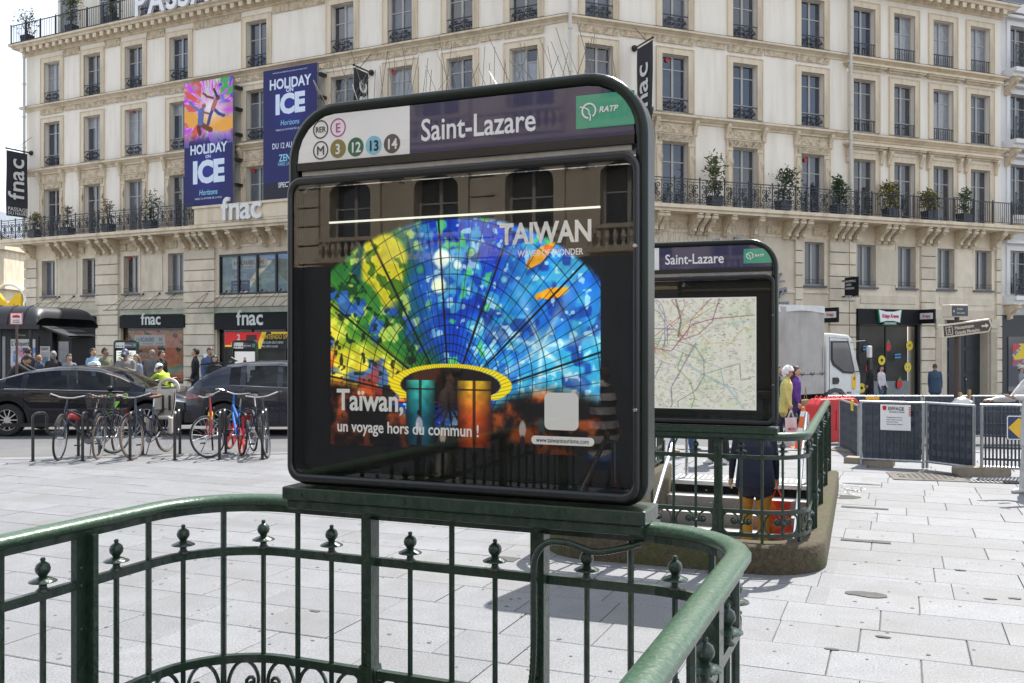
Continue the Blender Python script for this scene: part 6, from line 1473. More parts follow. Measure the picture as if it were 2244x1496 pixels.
def car(name, label, loc, rot, L, W_, paint, prof, belt, roof, wh_, wb, r, gl, nose, tailw):
    t = thing(name, label, 'car', loc, rot); hw = W_/2; N_ = 96; xs = np.linspace(-L/2, L/2, N_)
    itp = lambda tab, x: float(np.interp(x, [p[0] for p in tab], [p[1] for p in tab]))
    sm = lambda tab, x: sum(itp(tab, x+d) for d in (-.10,-.05,0,.05,.10))/5
    def hwid(x): e = (abs(x)-(L/2-.55))/.55; return hw*(1-.20*max(0, e)**2.2)
    def zlow(x):
        z = .22 + .10*max(0, (abs(x)-(L/2-.4))/.4)
        for xw in wb:
            d = abs(x-xw); ra = r+.055
            if d < ra: z = max(z, r+math.sqrt(ra*ra-d*d))
        return z
    body = MB(); rows = []
    for x in xs:
        w_ = hwid(x); zl = zlow(x); zb = sm(belt, x); zt = sm(prof, x); zb = max(min(zb, zt-.01), zl+.03); m1 = zl+(zb-zl)*.35
        half = [(w_*.80, zl), (w_*.965, zl+.012), (w_*.995, zl+(zb-zl)*.30), (w_, zl+(zb-zl)*.52), (w_*.985, zl+(zb-zl)*.70), (w_*.965, zl+(zb-zl)*.88), (w_*.925, zb), (w_*.78, zt-.012), (w_*.4, zt+.008), (0, zt+.015)]
        rows.append([(x, -y, z) for y, z in half] + [(x, y, z) for y, z in half[:-1][::-1]])
    n = len(rows[0]); vs = [v for q in rows for v in q]
    body.add(vs, [(i*n+j, (i+1)*n+j, (i+1)*n+j+1, i*n+j+1) for i in range(N_-1) for j in range(n-1)] + [tuple(range(n)), tuple((N_-1)*n+j for j in range(n))[::-1]])
    bo = body.obj('body', paint, t, smooth=True, ang=38)
    k = MB(); k.box(-L/2+.2, L/2-.2, -hw*.80, hw*.80, .20, .62); k.obj('underbody', UNDER, t)
    # cabin
    x0, x1 = roof[0][0], roof[-1][0]; gx = np.linspace(x0, x1, 60); cab = MB(); glz = MB(); rows = []
    for x in gx:
        w_ = hwid(x); zb = sm(belt, x)-.015; zr = max(itp(roof, x), zb+.004); f = min(1, (zr-zb)/.45); wr_ = w_*(.905-.20*f*.85)
        half = [(w_*.93, zb), (w_*.93+(wr_-w_*.93)*.5, zb+(zr-zb)*.50), (wr_+.012, zb+(zr-zb)*.86), (wr_*.90, zr-.018*f), (wr_*.5, zr+.008*f), (0, zr+.014*f)]
        rows.append([(x, -y, z) for y, z in half] + [(x, y, z) for y, z in half[:-1][::-1]])
    n = len(rows[0]); vs = [v for q in rows for v in q]; fb = []; fg = {}
    for i in range(len(gx)-1):
        xm = (gx[i]+gx[i+1])/2
        for j in range(n-1):
            side = j in (0, 1, n-2, n-3); top = j in (3, 4, 5, 6)
            ws = xm > gl['ws'] or xm < gl['rw']
            g_ = (side and gl['s0'] < xm < gl['s1'] and not any(abs(xm-p) < .045 for p in gl['pil'])) or (top and ws)
            key = ('windscreen' if xm > 0 else 'rear_window') if (top and ws) else ('side_window', j < n/2, sum(xm > p for p in gl['pil']))
            (fg.setdefault(key, []) if g_ else fb).append((i*n+j, (i+1)*n+j, (i+1)*n+j+1, i*n+j+1))
    cab.add(vs, fb); cab.obj('roof', paint, t, smooth=True, ang=50); 
    for key, ff in fg.items():
        us = sorted({i for f in ff for i in f}); mp_ = {u_: i for i, u_ in enumerate(us)}; glz = MB(); glz.add([vs[i] for i in us], [tuple(mp_[i] for i in f) for f in ff]); glz.obj(key if isinstance(key, str) else key[0], CGLASS, t, smooth=True, ang=50)
    for sy in (-.36, .36):
        for xx_ in gl['seats']: k = MB(); k.prism(rr(xx_-.10,xx_+.10,.85,1.22,.05,3), sy-.22, sy+.22); k.prism(rr(xx_-.11,xx_-.01,1.22,1.36,.04,3), sy-.11, sy+.11); k.obj('seat', BTRIM, t)
    for sg in (-1, 1):                                   # trims, seams, handles, mirrors
        k = MB(); k.tube([(x, sg*(hwid(x)*.935), sm(belt, x)-.004) for x in np.linspace(gl['s0'], gl['s1']-.1, 24)], .010, 4); k.obj('window_trim', CHROME, t)
        pts = []
        for x in np.linspace(gl['s0'], gl['s1'], 26):
            w_ = hwid(x); zb = sm(belt, x)-.015; zr = max(itp(roof, x), zb+.004); f = min(1,(zr-zb)/.45); wr_ = w_*(.905-.20*f*.85); pts.append((x, sg*(wr_+.016), zb+(zr-zb)*.86))
        k = MB(); k.tube(pts, .011, 4); k.obj('window_trim', CHROME, t)
        for xd in gl['doors']:
            k = MB(); k.tube([(xd, sg*(hwid(xd)*q+.001), zlow(xd)+(sm(belt, xd)-zlow(xd))*p) for p, q in ((.05,.985),(.3,.997),(.52,1.002),(.7,.988),(.88,.968),(.98,.93))], .005, 4); k.obj('door_seam', UNDER, t)
        for xd in gl['handles']: k = MB(); zz = sm(belt, xd)-.13; k.tube([(xd-.09, sg*(hwid(xd)*.975+.008), zz), (xd, sg*(hwid(xd)*.975+.03), zz), (xd+.09, sg*(hwid(xd)*.975+.008), zz)], .012, 6); k.obj('door_handle', paint, t)
        xm = gl['s1']-.32; k = MB(); k.ball((xm, sg*(hw+.09), sm(belt, xm)+.06), (.07,.10,.065), 10, 8); k.bar((xm,sg*(hw*.9),sm(belt, xm)+.01),(xm,sg*(hw+.04),sm(belt, xm)+.04),.04); k.obj('wing_mirror', paint, t, smooth=True)
        for xw in wb: wheel(t, xw, sg*(hw-.12), r, .215, sg)
        k = MB(); k.box(-L/2+.9, L/2-.9, min(sg*hw*.93,sg*(hw*.985)), max(sg*hw*.93,sg*hw*.985), .19, .27); k.obj('sill', BTRIM, t)
        # lamps
        z = nose; k = MB(); k.add([(L/2-.62, sg*(hwid(L/2-.62)*.995+.004), z+.06), (L/2-.18, sg*(hwid(L/2-.18)*.985+.004), z), (L/2-.16, sg*(hwid(L/2-.16)*.98+.004), z-.07), (L/2-.45, sg*(hwid(L/2-.45)*1.0+.004), z-.03)], [(0,1,2,3)]); k.obj('headlight', HEADL, t)
        z = tailw; k = MB(); k.grid(lambda a, b: (-L/2+.01+.46*a, sg*(hwid(-L/2+.01+.46*a)*(.985-.03*b)+.010), z-.07+.07*a+(.15-.12*a)*b), 8, 2); k.obj('tail_light', TAIL, t)
        k = MB(); k.box(-L/2-.006, -L/2+.02, min(sg*.42,sg*.66), max(sg*.42,sg*.66), z-.06, z+.08); k.obj('tail_light', TAIL, t)
    k = MB(); k.box(L/2-.05, L/2+.012, -.4, .4, .38, .56); k.obj('grille', BTRIM, t); k = MB(); k.box(-L/2-.012, -L/2+.02, -.26, .26, .55, .66); k.obj('number_plate', WHITE, t)
    return t, hwid, sm, belt
# black saloon taxi
tx = GP(203, 20.0)
taxi, hwf, smf, bl = car('taxi', 'long black saloon taxi with a green stripe on its door', (tx.x-.15, 20.4, -.05), R(4), 4.88, 1.84, NPAINT,
    [(-2.44,.80),(-2.36,1.00),(-2.15,1.07),(-1.6,1.10),(-1,1.0),(.7,1.0),(1.1,1.0),(1.8,.93),(2.25,.80),(2.40,.62),(2.44,.52)],
    [(-2.44,.76),(-2.2,.92),(-1.5,.99),(0,.95),(1.0,.92),(1.8,.84),(2.25,.72),(2.44,.50)],
    [(-1.95,1.075),(-1.55,1.22),(-1.1,1.36),(-.55,1.435),(-.1,1.445),(.35,1.41),(.75,1.28),(1.15,1.08),(1.32,.985)], None, (-1.43, 1.40), .335,
    dict(ws=.62, rw=-1.02, s0=-1.50, s1=1.02, pil=(-.18,-1.12), doors=(-.20,.86,-1.10), handles=(-.45,.58), seats=(-.9,.05)), .74, .80)
GR = mat('taxi_green', (.25,.55,.05), .4); side = -1
k = MB()
k.grid(lambda a, b: (.35+.42*a**.9+.09*b-.20*(1-a)*0+.05*math.sin(a*3), -(hwf(.6)*.999+.006) if True else 0, .30+.42*a), 8, 1); k.obj('door_stripe', GR, taxi)
text('door_letters', 'G7', .15, GR, taxi, .62, -(hwf(.7)*.99+.012), .775, 'LEFT', .02, .001, 1.1)
k = MB(); k.tube([(.97+.05*math.cos(a)-.0, -(hwf(.97)*.985+.014), .83+.055*math.sin(a)) for a in np.linspace(0,6.28,14)], .010, 4); k.obj('door_emblem', GR, taxi)
k = MB(); k.prism([(-.12,1.445),(.12,1.445),(.10,1.52),(.0,1.545),(-.10,1.50)], -.10, .10); k.obj('taxi_lamp', WHITE, taxi, bevel=.02)
# grey-blue crossover behind the cycles
sx_ = GP(400, 19.6)
suv, *_ = car('crossover', 'dark grey-blue hatchback with a red tail light behind the parked cycles', (sx_.x+2.22, 20.4, -.05), R(3), 4.36, 1.82, GPAINT,
    [(-2.18,.92),(-2.12,1.06),(-1.7,1.12),(.7,1.06),(1.1,1.04),(1.7,.95),(2.05,.82),(2.18,.60)],
    [(-2.18,.88),(-1.9,1.02),(-1.2,1.06),(0,1.0),(1.0,.96),(1.7,.86),(2.18,.56)],
    [(-2.02,1.09),(-1.75,1.30),(-1.45,1.47),(-.9,1.53),(-.3,1.55),(.2,1.50),(.65,1.35),(1.05,1.12),(1.2,1.05)], None, (-1.36, 1.28), .345,
    dict(ws=.50, rw=-1.50, s0=-1.25, s1=.95, pil=(-.22,-.98), doors=(-.22,.80,-1.0), handles=(-.75,.55), seats=(-.8,.1)), .78, .82)
k = MB(); k.prism([(-1.95,1.46),(-1.45,1.52),(-1.40,1.55),(-1.9,1.50)], -.6, .6); k.obj('roof_spoiler', GPAINT, suv)
for xw in (-1.36, 1.28):
    k = MB(); k.tube([(xw+.415*math.cos(a), -.905, .345+.415*math.sin(a)) for a in np.linspace(-.1, math.pi+.1, 20)], .030, 5); k.obj('arch_trim', BTRIM, suv)
k = MB(); k.box(-2.19,-1.95,-.8,.8,.28,.5); k.obj('rear_bumper', BTRIM, suv); k = MB(); k.prism([(-.2,1.55),(.12,1.55),(.05,1.66),(-.12,1.66)], -.13,.13); k.obj('roof_sign', WHITE, suv)
k = MB(); k.tube([(-1.3,0,1.55),(-1.42,0,1.62)], .02, 5); k.obj('aerial', BTRIM, suv)
# lorry
WP = mat('lorry_white', (.66,.66,.64), .4, var=.05, coat=.3, dirt=(.45,.43,.40), dvec=(1,1,1), damt=.3); TARP = mat('lorry_tarpaulin', (.42,.395,.37), .7, var=.12, vs=2, bump=.9, bs=3, dirt=(.27,.245,.215), dvec=(1.6,1.6,.7), damt=.8)
tp = GP(1702, 30.0); lz = gz(9.6, 30)-.06
lo = thing('lorry', 'white flatbed lorry with a grey tarpaulin body', 'truck', (8.28, 27.6, lz), R(36))
def bxp(n, m, *b, bevel=0, par=lo): k = MB(); k.box(*b); return k.obj(n, m, par, bevel=bevel)
k = MB(); k.grid(lambda a, b: (-4.6+6.05*a, -.035*math.sin(a*9*math.pi)*math.sin(b*3.1)-.02*math.sin(a*23+b*5)-.012*math.sin(a*51-b*9), 1.55+2.0*b), 60, 12); k.grid(lambda a, b: (1.45-6.05*a, 2.35+.015*math.sin(a*25), 1.55+2.0*b), 30, 4)
k.add([(-4.6,0,3.55),(1.45,0,3.55),(1.45,2.35,3.55),(-4.6,2.35,3.55),(1.45,0,1.55),(1.45,2.35,1.55),(-4.6,0,1.55),(-4.6,2.35,1.55)], [(0,1,2,3),(1,4,5,2),(0,3,7,6)]); k.obj('tarpaulin', TARP, lo, smooth=True, ang=50)
k = MB(); k.grid(lambda a, b: (-4.65+6.15*a, -.04+.03*math.sin(a*31)*.5+b*.02, 3.42+.19*b+.03*math.sin(a*17)*(1-b)), 60, 3); k.obj('tarpaulin_hem', mat('tarp_edge', (.62,.61,.59), .6, var=.1), lo, smooth=True)
o = bxp('side_board', TARP, -4.6, 1.45, -.03, .05, .95, 1.53)
for i in range(13): k = MB(); x = -4.4+.48*i; k.tube([(x-.1,-.045,1.60),(x,-.06,1.52),(x+.1,-.045,1.60)], .012, 4); k.obj('lashing', BTRIM, lo)
bxp('load_bed', TARP, -4.6, 1.45, .05, 2.35, 1.10, 1.54); bxp('chassis', UNDER, -4.5, 3.0, .5, 1.85, .55, .95); bxp('front_board', TARP, 1.46, 1.52, 0, 2.35, .95, 3.5)
cabp = [(1.72,.95),(3.42,.62),(3.50,.75),(3.50,1.45),(3.44,1.62),(3.02,2.62),(2.86,2.74),(1.80,2.80),(1.72,2.74)]
k = MB(); k.prism(cabp, .06, 2.30); k.obj('cab', WP, lo, bevel=.05)
k = MB(); k.prism([(1.92,2.55),(1.92,1.98),(2.02,1.80),(2.55,1.55),(3.06,1.52),(3.14,1.62),(2.86,2.42),(2.78,2.55)][::-1], .035, .058); k.obj('window_seal', BTRIM, lo)
k = MB(); k.prism([(1.98,2.50),(1.98,2.0),(2.07,1.85),(2.57,1.61),(3.03,1.58),(3.07,1.64),(2.81,2.40),(2.74,2.50)][::-1], .025, .034); k.obj('side_window', PANE[1], lo)
k = MB(); k.add([(3.50,.15,1.50),(3.50,2.2,1.50),(3.07,2.2,2.60),(3.07,.15,2.60)], [(0,1,2,3)]); k.v = [(x+.03,y,z) for x,y,z in k.v]; k.obj('windscreen', CGLASS, lo)
for pts in ([(1.86,.055,1.0),(1.86,.055,2.66),(2.80,.055,2.62),(3.18,.055,1.55),(3.10,.055,.95)],): k = MB(); k.tube(pts, .008, 4); k.obj('door_seam', UNDER, lo)
k = MB(); k.prism([(2.02,1.22),(2.28,1.22),(2.34,1.32),(2.28,1.42),(2.02,1.42)], .03, .062); k.obj('door_handle', BTRIM, lo)
k = MB(); k.tube([(2.95,.04,2.52),(3.45,-.12,2.56),(3.62,-.16,2.45),(3.62,-.16,1.62),(3.2,.04,1.58)], .016, 5); k.obj('mirror_arm', BTRIM, lo)
bxp('mirror', WP, 3.52, 3.68, -.24, -.12, 2.02, 2.40, bevel=.03); bxp('mirror', BTRIM, 3.52, 3.68, -.24, -.12, 1.62, 1.98, bevel=.03)
k = MB(); k.prism([(1.55,.55),(1.62,.86),(1.82,1.04),(2.10,1.10),(2.40,1.06),(2.62,.90),(2.75,.55),(2.62,.55),(2.50,.82),(2.32,.95),(2.08,.98),(1.86,.92),(1.72,.78),(1.68,.55)][::-1], .0, .4); k.obj('mudguard', mat('plastic_grey', (.05,.052,.058), .55), lo)
bxp('bumper', WP, 3.0, 3.56, .1, 2.25, .45, .80, bevel=.04); k = MB(); k.prism([(2.95,.82),(3.45,.80),(3.45,1.02),(3.0,1.0)], .045, .06); k.obj('headlight', HEADL, lo)
k = MB(); k.box(3.02,3.22,.045,.058,1.05,1.48); k.obj('warning_plate', mat('plate_yellow', (.75,.50,.03), .5, var=.25, vs=16), lo); k = MB(); k.prism([(3.06,1.36),(3.12,1.30),(3.19,1.38),(3.15,1.44)], .04, .0445); k.obj('warning_mark', KR, lo)
text('door_letters', 'MIDLUM', .09, BTRIM, lo, 2.75, .05, .90, 'LEFT', .01, .002)
for x in (2.14, -2.6): wheel(lo, x, .28, .44, .30, -1, 8, GALV); wheel(lo, x, 2.05, .44, .30, 1, 8, GALV)
# ================================================================ CYCLES AND STANDS
RUB = mat('cycle_tyre', (.020,.019,.018), .75); SPK = mat('spoke_steel', (.55,.56,.58), .3, .9); SAD = mat('saddle_black', (.015,.015,.016), .5); BRN = mat('leather_brown', (.12,.045,.02), .5)
def cycle(label, loc, rot, frame, rim=None, wr_=.345, tyre=None, basket=False, seat=BRN, childseat=False, stand=True, lean=3, mag=None, steer=0, rear_light=True, helmet=False, guard=True, yellow=False):
    t = thing('bicycle', label, 'bicycle', loc, rot, 'cycles parked along the plaza edge'); t.rotation_euler = (R(lean), 0, rot)
    F_ = mat('cycle_frame_%d_%d_%d' % tuple(int(c*255) for c in frame), frame, .3, .1, coat=.5); rim = rim or ALLOY
    r = wr_; xr, xf = -.52, .55                            # axles; rides along +x
    def whl(x, par, hub):
        k = MB(); k.tube([(x+(r-.018)*math.cos(a), 0, r+(r-.018)*math.sin(a)) for a in np.linspace(0, 2*math.pi, 41)[:-1]], .018, 6, closed=True); o = k.obj('wheel', tyre or RUB, par, smooth=True)
        k = MB(); k.tube([(x+(r-.042)*math.cos(a), 0, r+(r-.042)*math.sin(a)) for a in np.linspace(0, 2*math.pi, 33)[:-1]], .011, 4, closed=True); k.obj('rim', mag or rim, o)
        k = MB()
        if mag:
            for i in range(5): a = 2*math.pi*i/5+.3; k.bar((x,0,r),(x+(r-.04)*math.cos(a),0,r+(r-.04)*math.sin(a)), .035, .03)
        else:
            for i in range(20): a = 2*math.pi*i/20; s_ = .018 if i % 2 else -.018; k.tube([(x+.02*math.cos(a+.8), s_, r+.02*math.sin(a+.8)), (x+(r-.045)*math.cos(a), 0, r+(r-.045)*math.sin(a))], .0016, 3)
        k.obj('spokes', mag or SPK, o); k = MB(); k.tube([(x,-.05,r),(x,.05,r)], hub, 8); k.obj('hub', SPK, o)
        if guard: k = MB(); k.tube([(x+(r+.025)*math.cos(a), 0, r+(r+.025)*math.sin(a)) for a in np.linspace(R(20) if x < 0 else R(35), R(170), 16)], .020, 4, sx=1.2); k.obj('mudguard', BTRIM, o)
        return o
    whl(xr, t, .025)
    fk = bpy.data.objects.new('front_fork', None)
    bb = (-.06,0,.30); st = (-.20,0,.80); hd0 = (.40,0,.66); hd1 = (.36,0,.86)
    k = MB()
    for a, b, q in ((bb, st, .018), (hd0, bb, .022), ((.37,0,.80), (-.14,0,.58), .018), (hd0, hd1, .021)): k.tube([a, b], q, 7)
    for sy in (-.045, .045): k.tube([(xr,sy,r),bb], .010, 5); k.tube([(xr,sy,r),(-.17,0,.70)], .009, 5)
    k.obj('frame', F_, t, smooth=True)
    # front assembly turned by the steering angle
    piv = Vector(hd1); axis = (Vector(hd1)-Vector(hd0)).normalized(); Ms = Matrix.Translation(piv) @ Matrix.Rotation(R(steer), 4, axis) @ Matrix.Translation(-piv)
    k = MB()
    for sy in (-.05, .05): k.tube([(xf,sy,r),(.46,sy,.60),(.41,sy*.6,.68),hd0], .012, 6)
    k.tube([hd1,(.34,0,.98)], .016, 6); fo = k.obj('front_fork', F_, t, smooth=True, M=Ms)
    whl(xf, fo, .02)
    k = MB(); k.tube([(.24,-.30,1.02),(.34,-.26,1.04),(.40,-.10,1.0),(.36,0,.99),(.40,.10,1.0),(.34,.26,1.04),(.24,.30,1.02)], .011, 6); k.obj('handlebar', SPK, fo, smooth=True)
    for sy in (-1,1): k = MB(); k.tube([(.22,sy*.305,1.018),(.33,sy*.27,1.038)], .017, 7); k.obj('grip', seat, fo)
    if basket:
        k = MB()
        for i in range(9):
            y = -.17+.0425*i; k.tube([(.44,y,.82),(.42,y*1.15,1.06)], .004, 3); k.tube([(.70,y,.82),(.76,y*1.15,1.06)], .004, 3); k.tube([(.44,y,.82),(.70,y,.82)], .004, 3)
        for sy in (-1,1):
            for i in range(9): x = .44+.0325*i; k.tube([(x,sy*.17,.82),(x*1.08-.03,sy*.196,1.06)], .004, 3)
        for zz, e in ((.82,1.),(.88,1.035),(.94,1.08),(1.0,1.11),(1.06,1.15)): k.tube([(.44-.02*(e-1)/.15,-.17*e,zz),(.70+.06*(e-1)/.15,-.17*e,zz),(.70+.06*(e-1)/.15,.17*e,zz),(.44-.02*(e-1)/.15,.17*e,zz)], .005, 3, closed=True)
        k.obj('basket', BTRIM, fo)
    k = MB(); k.tube([st,(-.24,0,.94)], .013, 6); k.obj('seat_post', SPK, t)
    k = MB(); k.tube([(-.08,0,.965),(-.18,0,.972),(-.28,0,.975),(-.36,0,.985)], [.022,.035,.062,.070], 10, sx=1.2); k.v = [(x, y, .975+(z-.975)*.5) for x, y, z in k.v]; k.obj('saddle', seat if not childseat else BRN, t, smooth=True)
    k = MB(); k.tube([(-.06,.10,.30),(-.06,-.10,.30)], .016, 6); k.tube([(-.06,-.085,.30),(.06,-.10,.20)], .011, 5); k.tube([(-.06,.085,.30),(-.18,.10,.40)], .011, 5); k.lathe([(0,-.06),(.095,-.06),(.095,-.055),(0,-.055)], 16, (-.06,0,.30), 'y'); k.obj('crank', SPK, t)
    for p in ((.06,-.15,.20),(-.18,.15,.40)): k = MB(); k.box(p[0]-.045,p[0]+.045,p[1]-.045,p[1]+.045,p[2]-.010,p[2]+.010); k.obj('pedal', BTRIM, t)
    k = MB(); k.tube([(-.06,-.058,.395),(xr,-.058,r+.04)], .006, 4); k.tube([(-.06,-.058,.205),(xr,-.058,r-.04)], .006, 4); k.obj('chain', UNDER, t)
    k = MB(); k.tube([(-.20,-.06,.74),(-.78,-.06,.74),(-.78,.06,.74),(-.20,.06,.74)], .008, 4)
    for sy in (-.06,.06): k.tube([(xr,sy,r),(-.62,sy,.74)], .007, 4)
    k.obj('rear_rack', BTRIM, t)
    if rear_light: k = MB(); k.box(-.86,-.82,-.04,.04,.62,.70); k.obj('rear_light', TAIL, t)
    if stand: k = MB(); k.tube([(-.12,-.05,.30),(-.20,-.20,.01)], .010, 5); k.obj('kickstand', SPK, t)
    if yellow: k = MB(); k.tube([(.30,0,.72),(.42,-.02,.62)], .04, 8); k.obj('yellow_bottle', mat('bottle_yellow', (.75,.42,.03), .4), t, smooth=True)
    return t
def gp(px, py): Y = H*F/(py-HY); return Vector(((px-CX)/F*Y, Y, 0))
p = gp(150, 1008); cycle('dark bicycle with its near wheel turned wide, leftmost of the cycles', (p.x+.12, p.y+.42, 0), R(-118), (.010,.016,.035), steer=38, wr_=.355)
p = gp(222, 1006); cycle('dark blue bicycle with a black wire basket on the handlebars', (p.x-.12, p.y+.52, 0), R(-82), (.010,.016,.04), basket=True, tyre=mat('tyre_brown', (.16,.11,.08), .7), wr_=.355, lean=-3)
p = gp(292, 1006); b3 = cycle('bicycle with a big grey child seat and a kickstand', (p.x+.10, p.y+.50, 0), R(-98), (.012,.02,.05), childseat=True, tyre=_mats['tyre_brown'], wr_=.355, lean=5)
p = gp(452, 1002); cycle('slim red bicycle with a yellow lamp bag', (p.x-.05, p.y+.50, 0), R(-72), (.35,.02,.02), steer=-52, guard=False, seat=SAD, yellow=True, wr_=.35)
p = gp(520, 1000); cycle('blue and red hire bicycle with solid red wheels', (p.x-.20, p.y+.55, 0), R(118), (.02,.16,.50), mag=mat('mag_red', (.55,.025,.02), .4), seat=SAD, lean=3, wr_=.345, steer=-30)
p = gp(590, 1004); cycle('black bicycle with front reflector, last in the row before the poster sign', (p.x-.28, p.y+.52, 0), R(-62), (.012,.013,.016), steer=-24, seat=SAD, wr_=.345)
# child seat: a thing of its own on the rack
p = b3.location; CS = mat('child_seat_grey', (.46,.43,.38), .5, var=.05); t = thing('child_seat', 'grey plastic child seat with dark straps on the third bicycle', 'child seat', (p.x, p.y, 0), R(-98))
def cs(a, b):
    z = .62 + b*.46; x = -.52 - .10*b; w_ = .17*(1+.12*math.sin(b*3.0)); th_ = (a-.5)*math.pi; return (x+.14-.16*math.cos(th_)*.9, w_*math.sin(th_), z)
k = MB(); k.grid(cs, 12, 10); k.grid(lambda a, b: (cs(a,b)[0]+.02, cs(a,b)[1]*.9, cs(a,b)[2]), 12, 10); k.obj('shell', CS, t, smooth=True)
k = MB(); k.tube([(-.58+.02*math.cos(q), .19*math.cos(q), 1.09+.16*math.sin(q)) for q in np.linspace(-.3, math.pi+.3, 16)], .030, 7); k.obj('headrest_hoop', CS, t, smooth=True)
k = MB(); k.box(-.60,-.28,-.16,.16,.58,.64); k.obj('base', CS, t, bevel=.02)
for sy in (-1,1): k = MB(); k.box(-.52,-.22,sy*.20-.03,sy*.20+.03,.34,.62); k.obj('leg_guard', CS, t, bevel=.02); k = MB(); k.box(-.50,-.485,sy*.06-.018,sy*.06+.018,.72,.98); k.obj('strap', SAD, t)
k = MB(); k.box(-.06,.0,-.03,.03,.62,.70) ; k = None
# stands
RK = mat('stand_steel_black', (.05,.05,.053), .35, .6, var=.3, vs=15)
def rack(px, py, rot, lab):
    p = gp(px, py); t = thing('cycle_stand', lab, 'cycle stand', (p.x, p.y, 0), rot, 'black cycle stands along the plaza edge'); h_ = .76; r_ = .08
    pts = [(0,0,0),(0,0,.3),(0,0,h_-r_)] + [(r_*(1-math.cos(a)), 0, h_-r_+r_*math.sin(a)) for a in np.linspace(.3,1.57,4)] 
    pts += [(.16+r_*math.sin(a), 0, h_-r_+r_*math.cos(a)) for a in np.linspace(0,1.57,4)] + [(.24,0,.52)] + [(.24+r_*(1-math.cos(a)),0,.50-r_*math.sin(a)) for a in np.linspace(.3,1.57,4)]
    m_ = [(.80-x, y, z) for x, y, z in pts][::-1]
    k = MB(); k.tube(pts+m_, .024, 8); k.obj('hoop', RK, t, smooth=True)
    for x in (0, .80): k = MB(); k.lathe([(.05,0),(.05,.012),(.026,.014)], 10, (x,0,0)); k.obj('foot', RK, t)
for i, (a, b, c, d) in enumerate(((72,1011,60,'empty cycle stand at the very left of the row'), (181,1010,96,'cycle stand between the first two bicycles'), (285,1009,98,'cycle stand beside the bicycle with the child seat'), (383,1008,104,'empty cycle stand between the child seat bicycle and the red bicycle'), (481,1007,100,'cycle stand between the red bicycle and the blue hire bicycle'), (575,1006,100,'cycle stand beside the last black bicycle'))): rack(a, b, R(c), d)
# red helmet hung on the first bicycle
p = gp(142, 1008); k = MB(); k.ball((0,0,0), (.11,.085,.075), 14, 8); k.v = [(x, y, max(z, -.03)) for x, y, z in k.v]; k.tube([(.08,.06,-.02),(0,.02,-.14),(.08,-.06,-.02)], .005, 4)
tag(k.obj('cycle_helmet', mat('helmet_red', (.45,.03,.02), .35, coat=.6), loc=(p.x-.02, p.y+.35, .66), smooth=True), 'red helmet hanging on the leftmost dark bicycle', 'helmet')
# cyclists in the carriageway behind the taxi
def rider(px, Y, rot, label, blabel, frame, base=.14, **kw):
    g = GP(px, Y); x, y = g.x, g.y
    c = cycle(blabel, (x, y, gz(x, y)-.06), rot, frame, stand=False, lean=0, seat=SAD); c['group'] = 'cycles in the carriageway'
    d = Vector((math.cos(rot), math.sin(rot)))
    person(label, (x-.20*d.x, y-.20*d.y, gz(x, y)-.06), rot+R(90), legs=((72,78),(38,62)), arms=((62,8,22),(62,8,22)), base=base, **kw)
rider(40, 22.6, R(8), 'cyclist in a black padded jacket leaning forward behind the taxi', 'bicycle ridden behind the taxi by the man in the padded jacket', (.02,.02,.02), lean=34, hp=10, top=(.014,.014,.017), low=(.08,.12,.20), hair=(.012,.01,.008), h=1.80, coat=.03, vox=.016)
rider(360, 23.6, R(150), 'cyclist in a yellow high-visibility jacket with a white helmet', 'dark bicycle under the cyclist in the yellow jacket', (.02,.02,.02), base=-.06, lean=32, hp=8, top=(.36,.47,.03), low=(.02,.03,.05), cap=(.75,.75,.75), hair=(.05,.04,.03), h=1.72, vox=.018)
for px, Y, a, lab in ((322, 24.2, 20, 'dark green parked bicycle in front of the palm beach advert'), (392, 24.0, 160, 'dark parked bicycle beside the shop pier')):
    g = GP(px, Y); c = cycle(lab, (g.x, g.y, g.z-.03), R(a), (.015,.05,.03), seat=SAD, basket=px > 350); c['group'] = 'cycles by the far kerb'
# ================================================================ STREET FURNITURE AND ROADWORKS
# kiosk at the picture edge
KI = mat('kiosk_dark_metal', (.022,.024,.028), .45, var=.15)
kx = GP(-40, 28.6); t = thing('news_kiosk', 'dark news kiosk with a barrel roof and lit posters', 'kiosk', (kx.x, 28.6, 0), R(-6))
def kb(n, m, *b, bevel=0): k = MB(); k.box(*b); return k.obj(n, m, t, bevel=bevel)
k = MB(); n = 14; RZ = 2.42
prof = [(-.15+.55*(1-math.cos(math.pi/2*i/n))*1.0-.25, RZ+.62*math.sin(math.pi/2*i/n)) for i in range(n+1)]
rows = []
for xi, e in ((-2.6,0),(1.55,0),(1.75,.05),(1.90,.16),(2.0,.34),(2.03,.60)):
    rows.append([(xi, y+0*e, RZ+(z-RZ)*(1-e)) for y, z in prof]+[(xi, 2.6-y, RZ+(z-RZ)*(1-e)) for y, z in prof[::-1]])
m_ = len(rows[0]); k.add([v for r in rows for v in r], [(i*m_+j, (i+1)*m_+j, (i+1)*m_+j+1, i*m_+j+1) for i in range(len(rows)-1) for j in range(m_-1)]); k.obj('roof', KI, t, smooth=True, ang=40)
for i in range(9): k = MB(); x = -2.4+.5*i; k.tube([(x, y-.012, z+.01) for y, z in prof], .014, 4); k.obj('roof_rib', KI, t)
kb('eave', KI, -2.6, 2.1, -.48, -.36, RZ-.10, RZ+.02); kb('body', KI, -2.5, 2.28, 0, 2.4, 0, RZ-.05)
for x in (-1.0, .86, 1.83): k = MB(); k.tube([(x,-.36,0),(x,-.36,RZ-.1)], .05, 8); k.obj('post', KI, t)
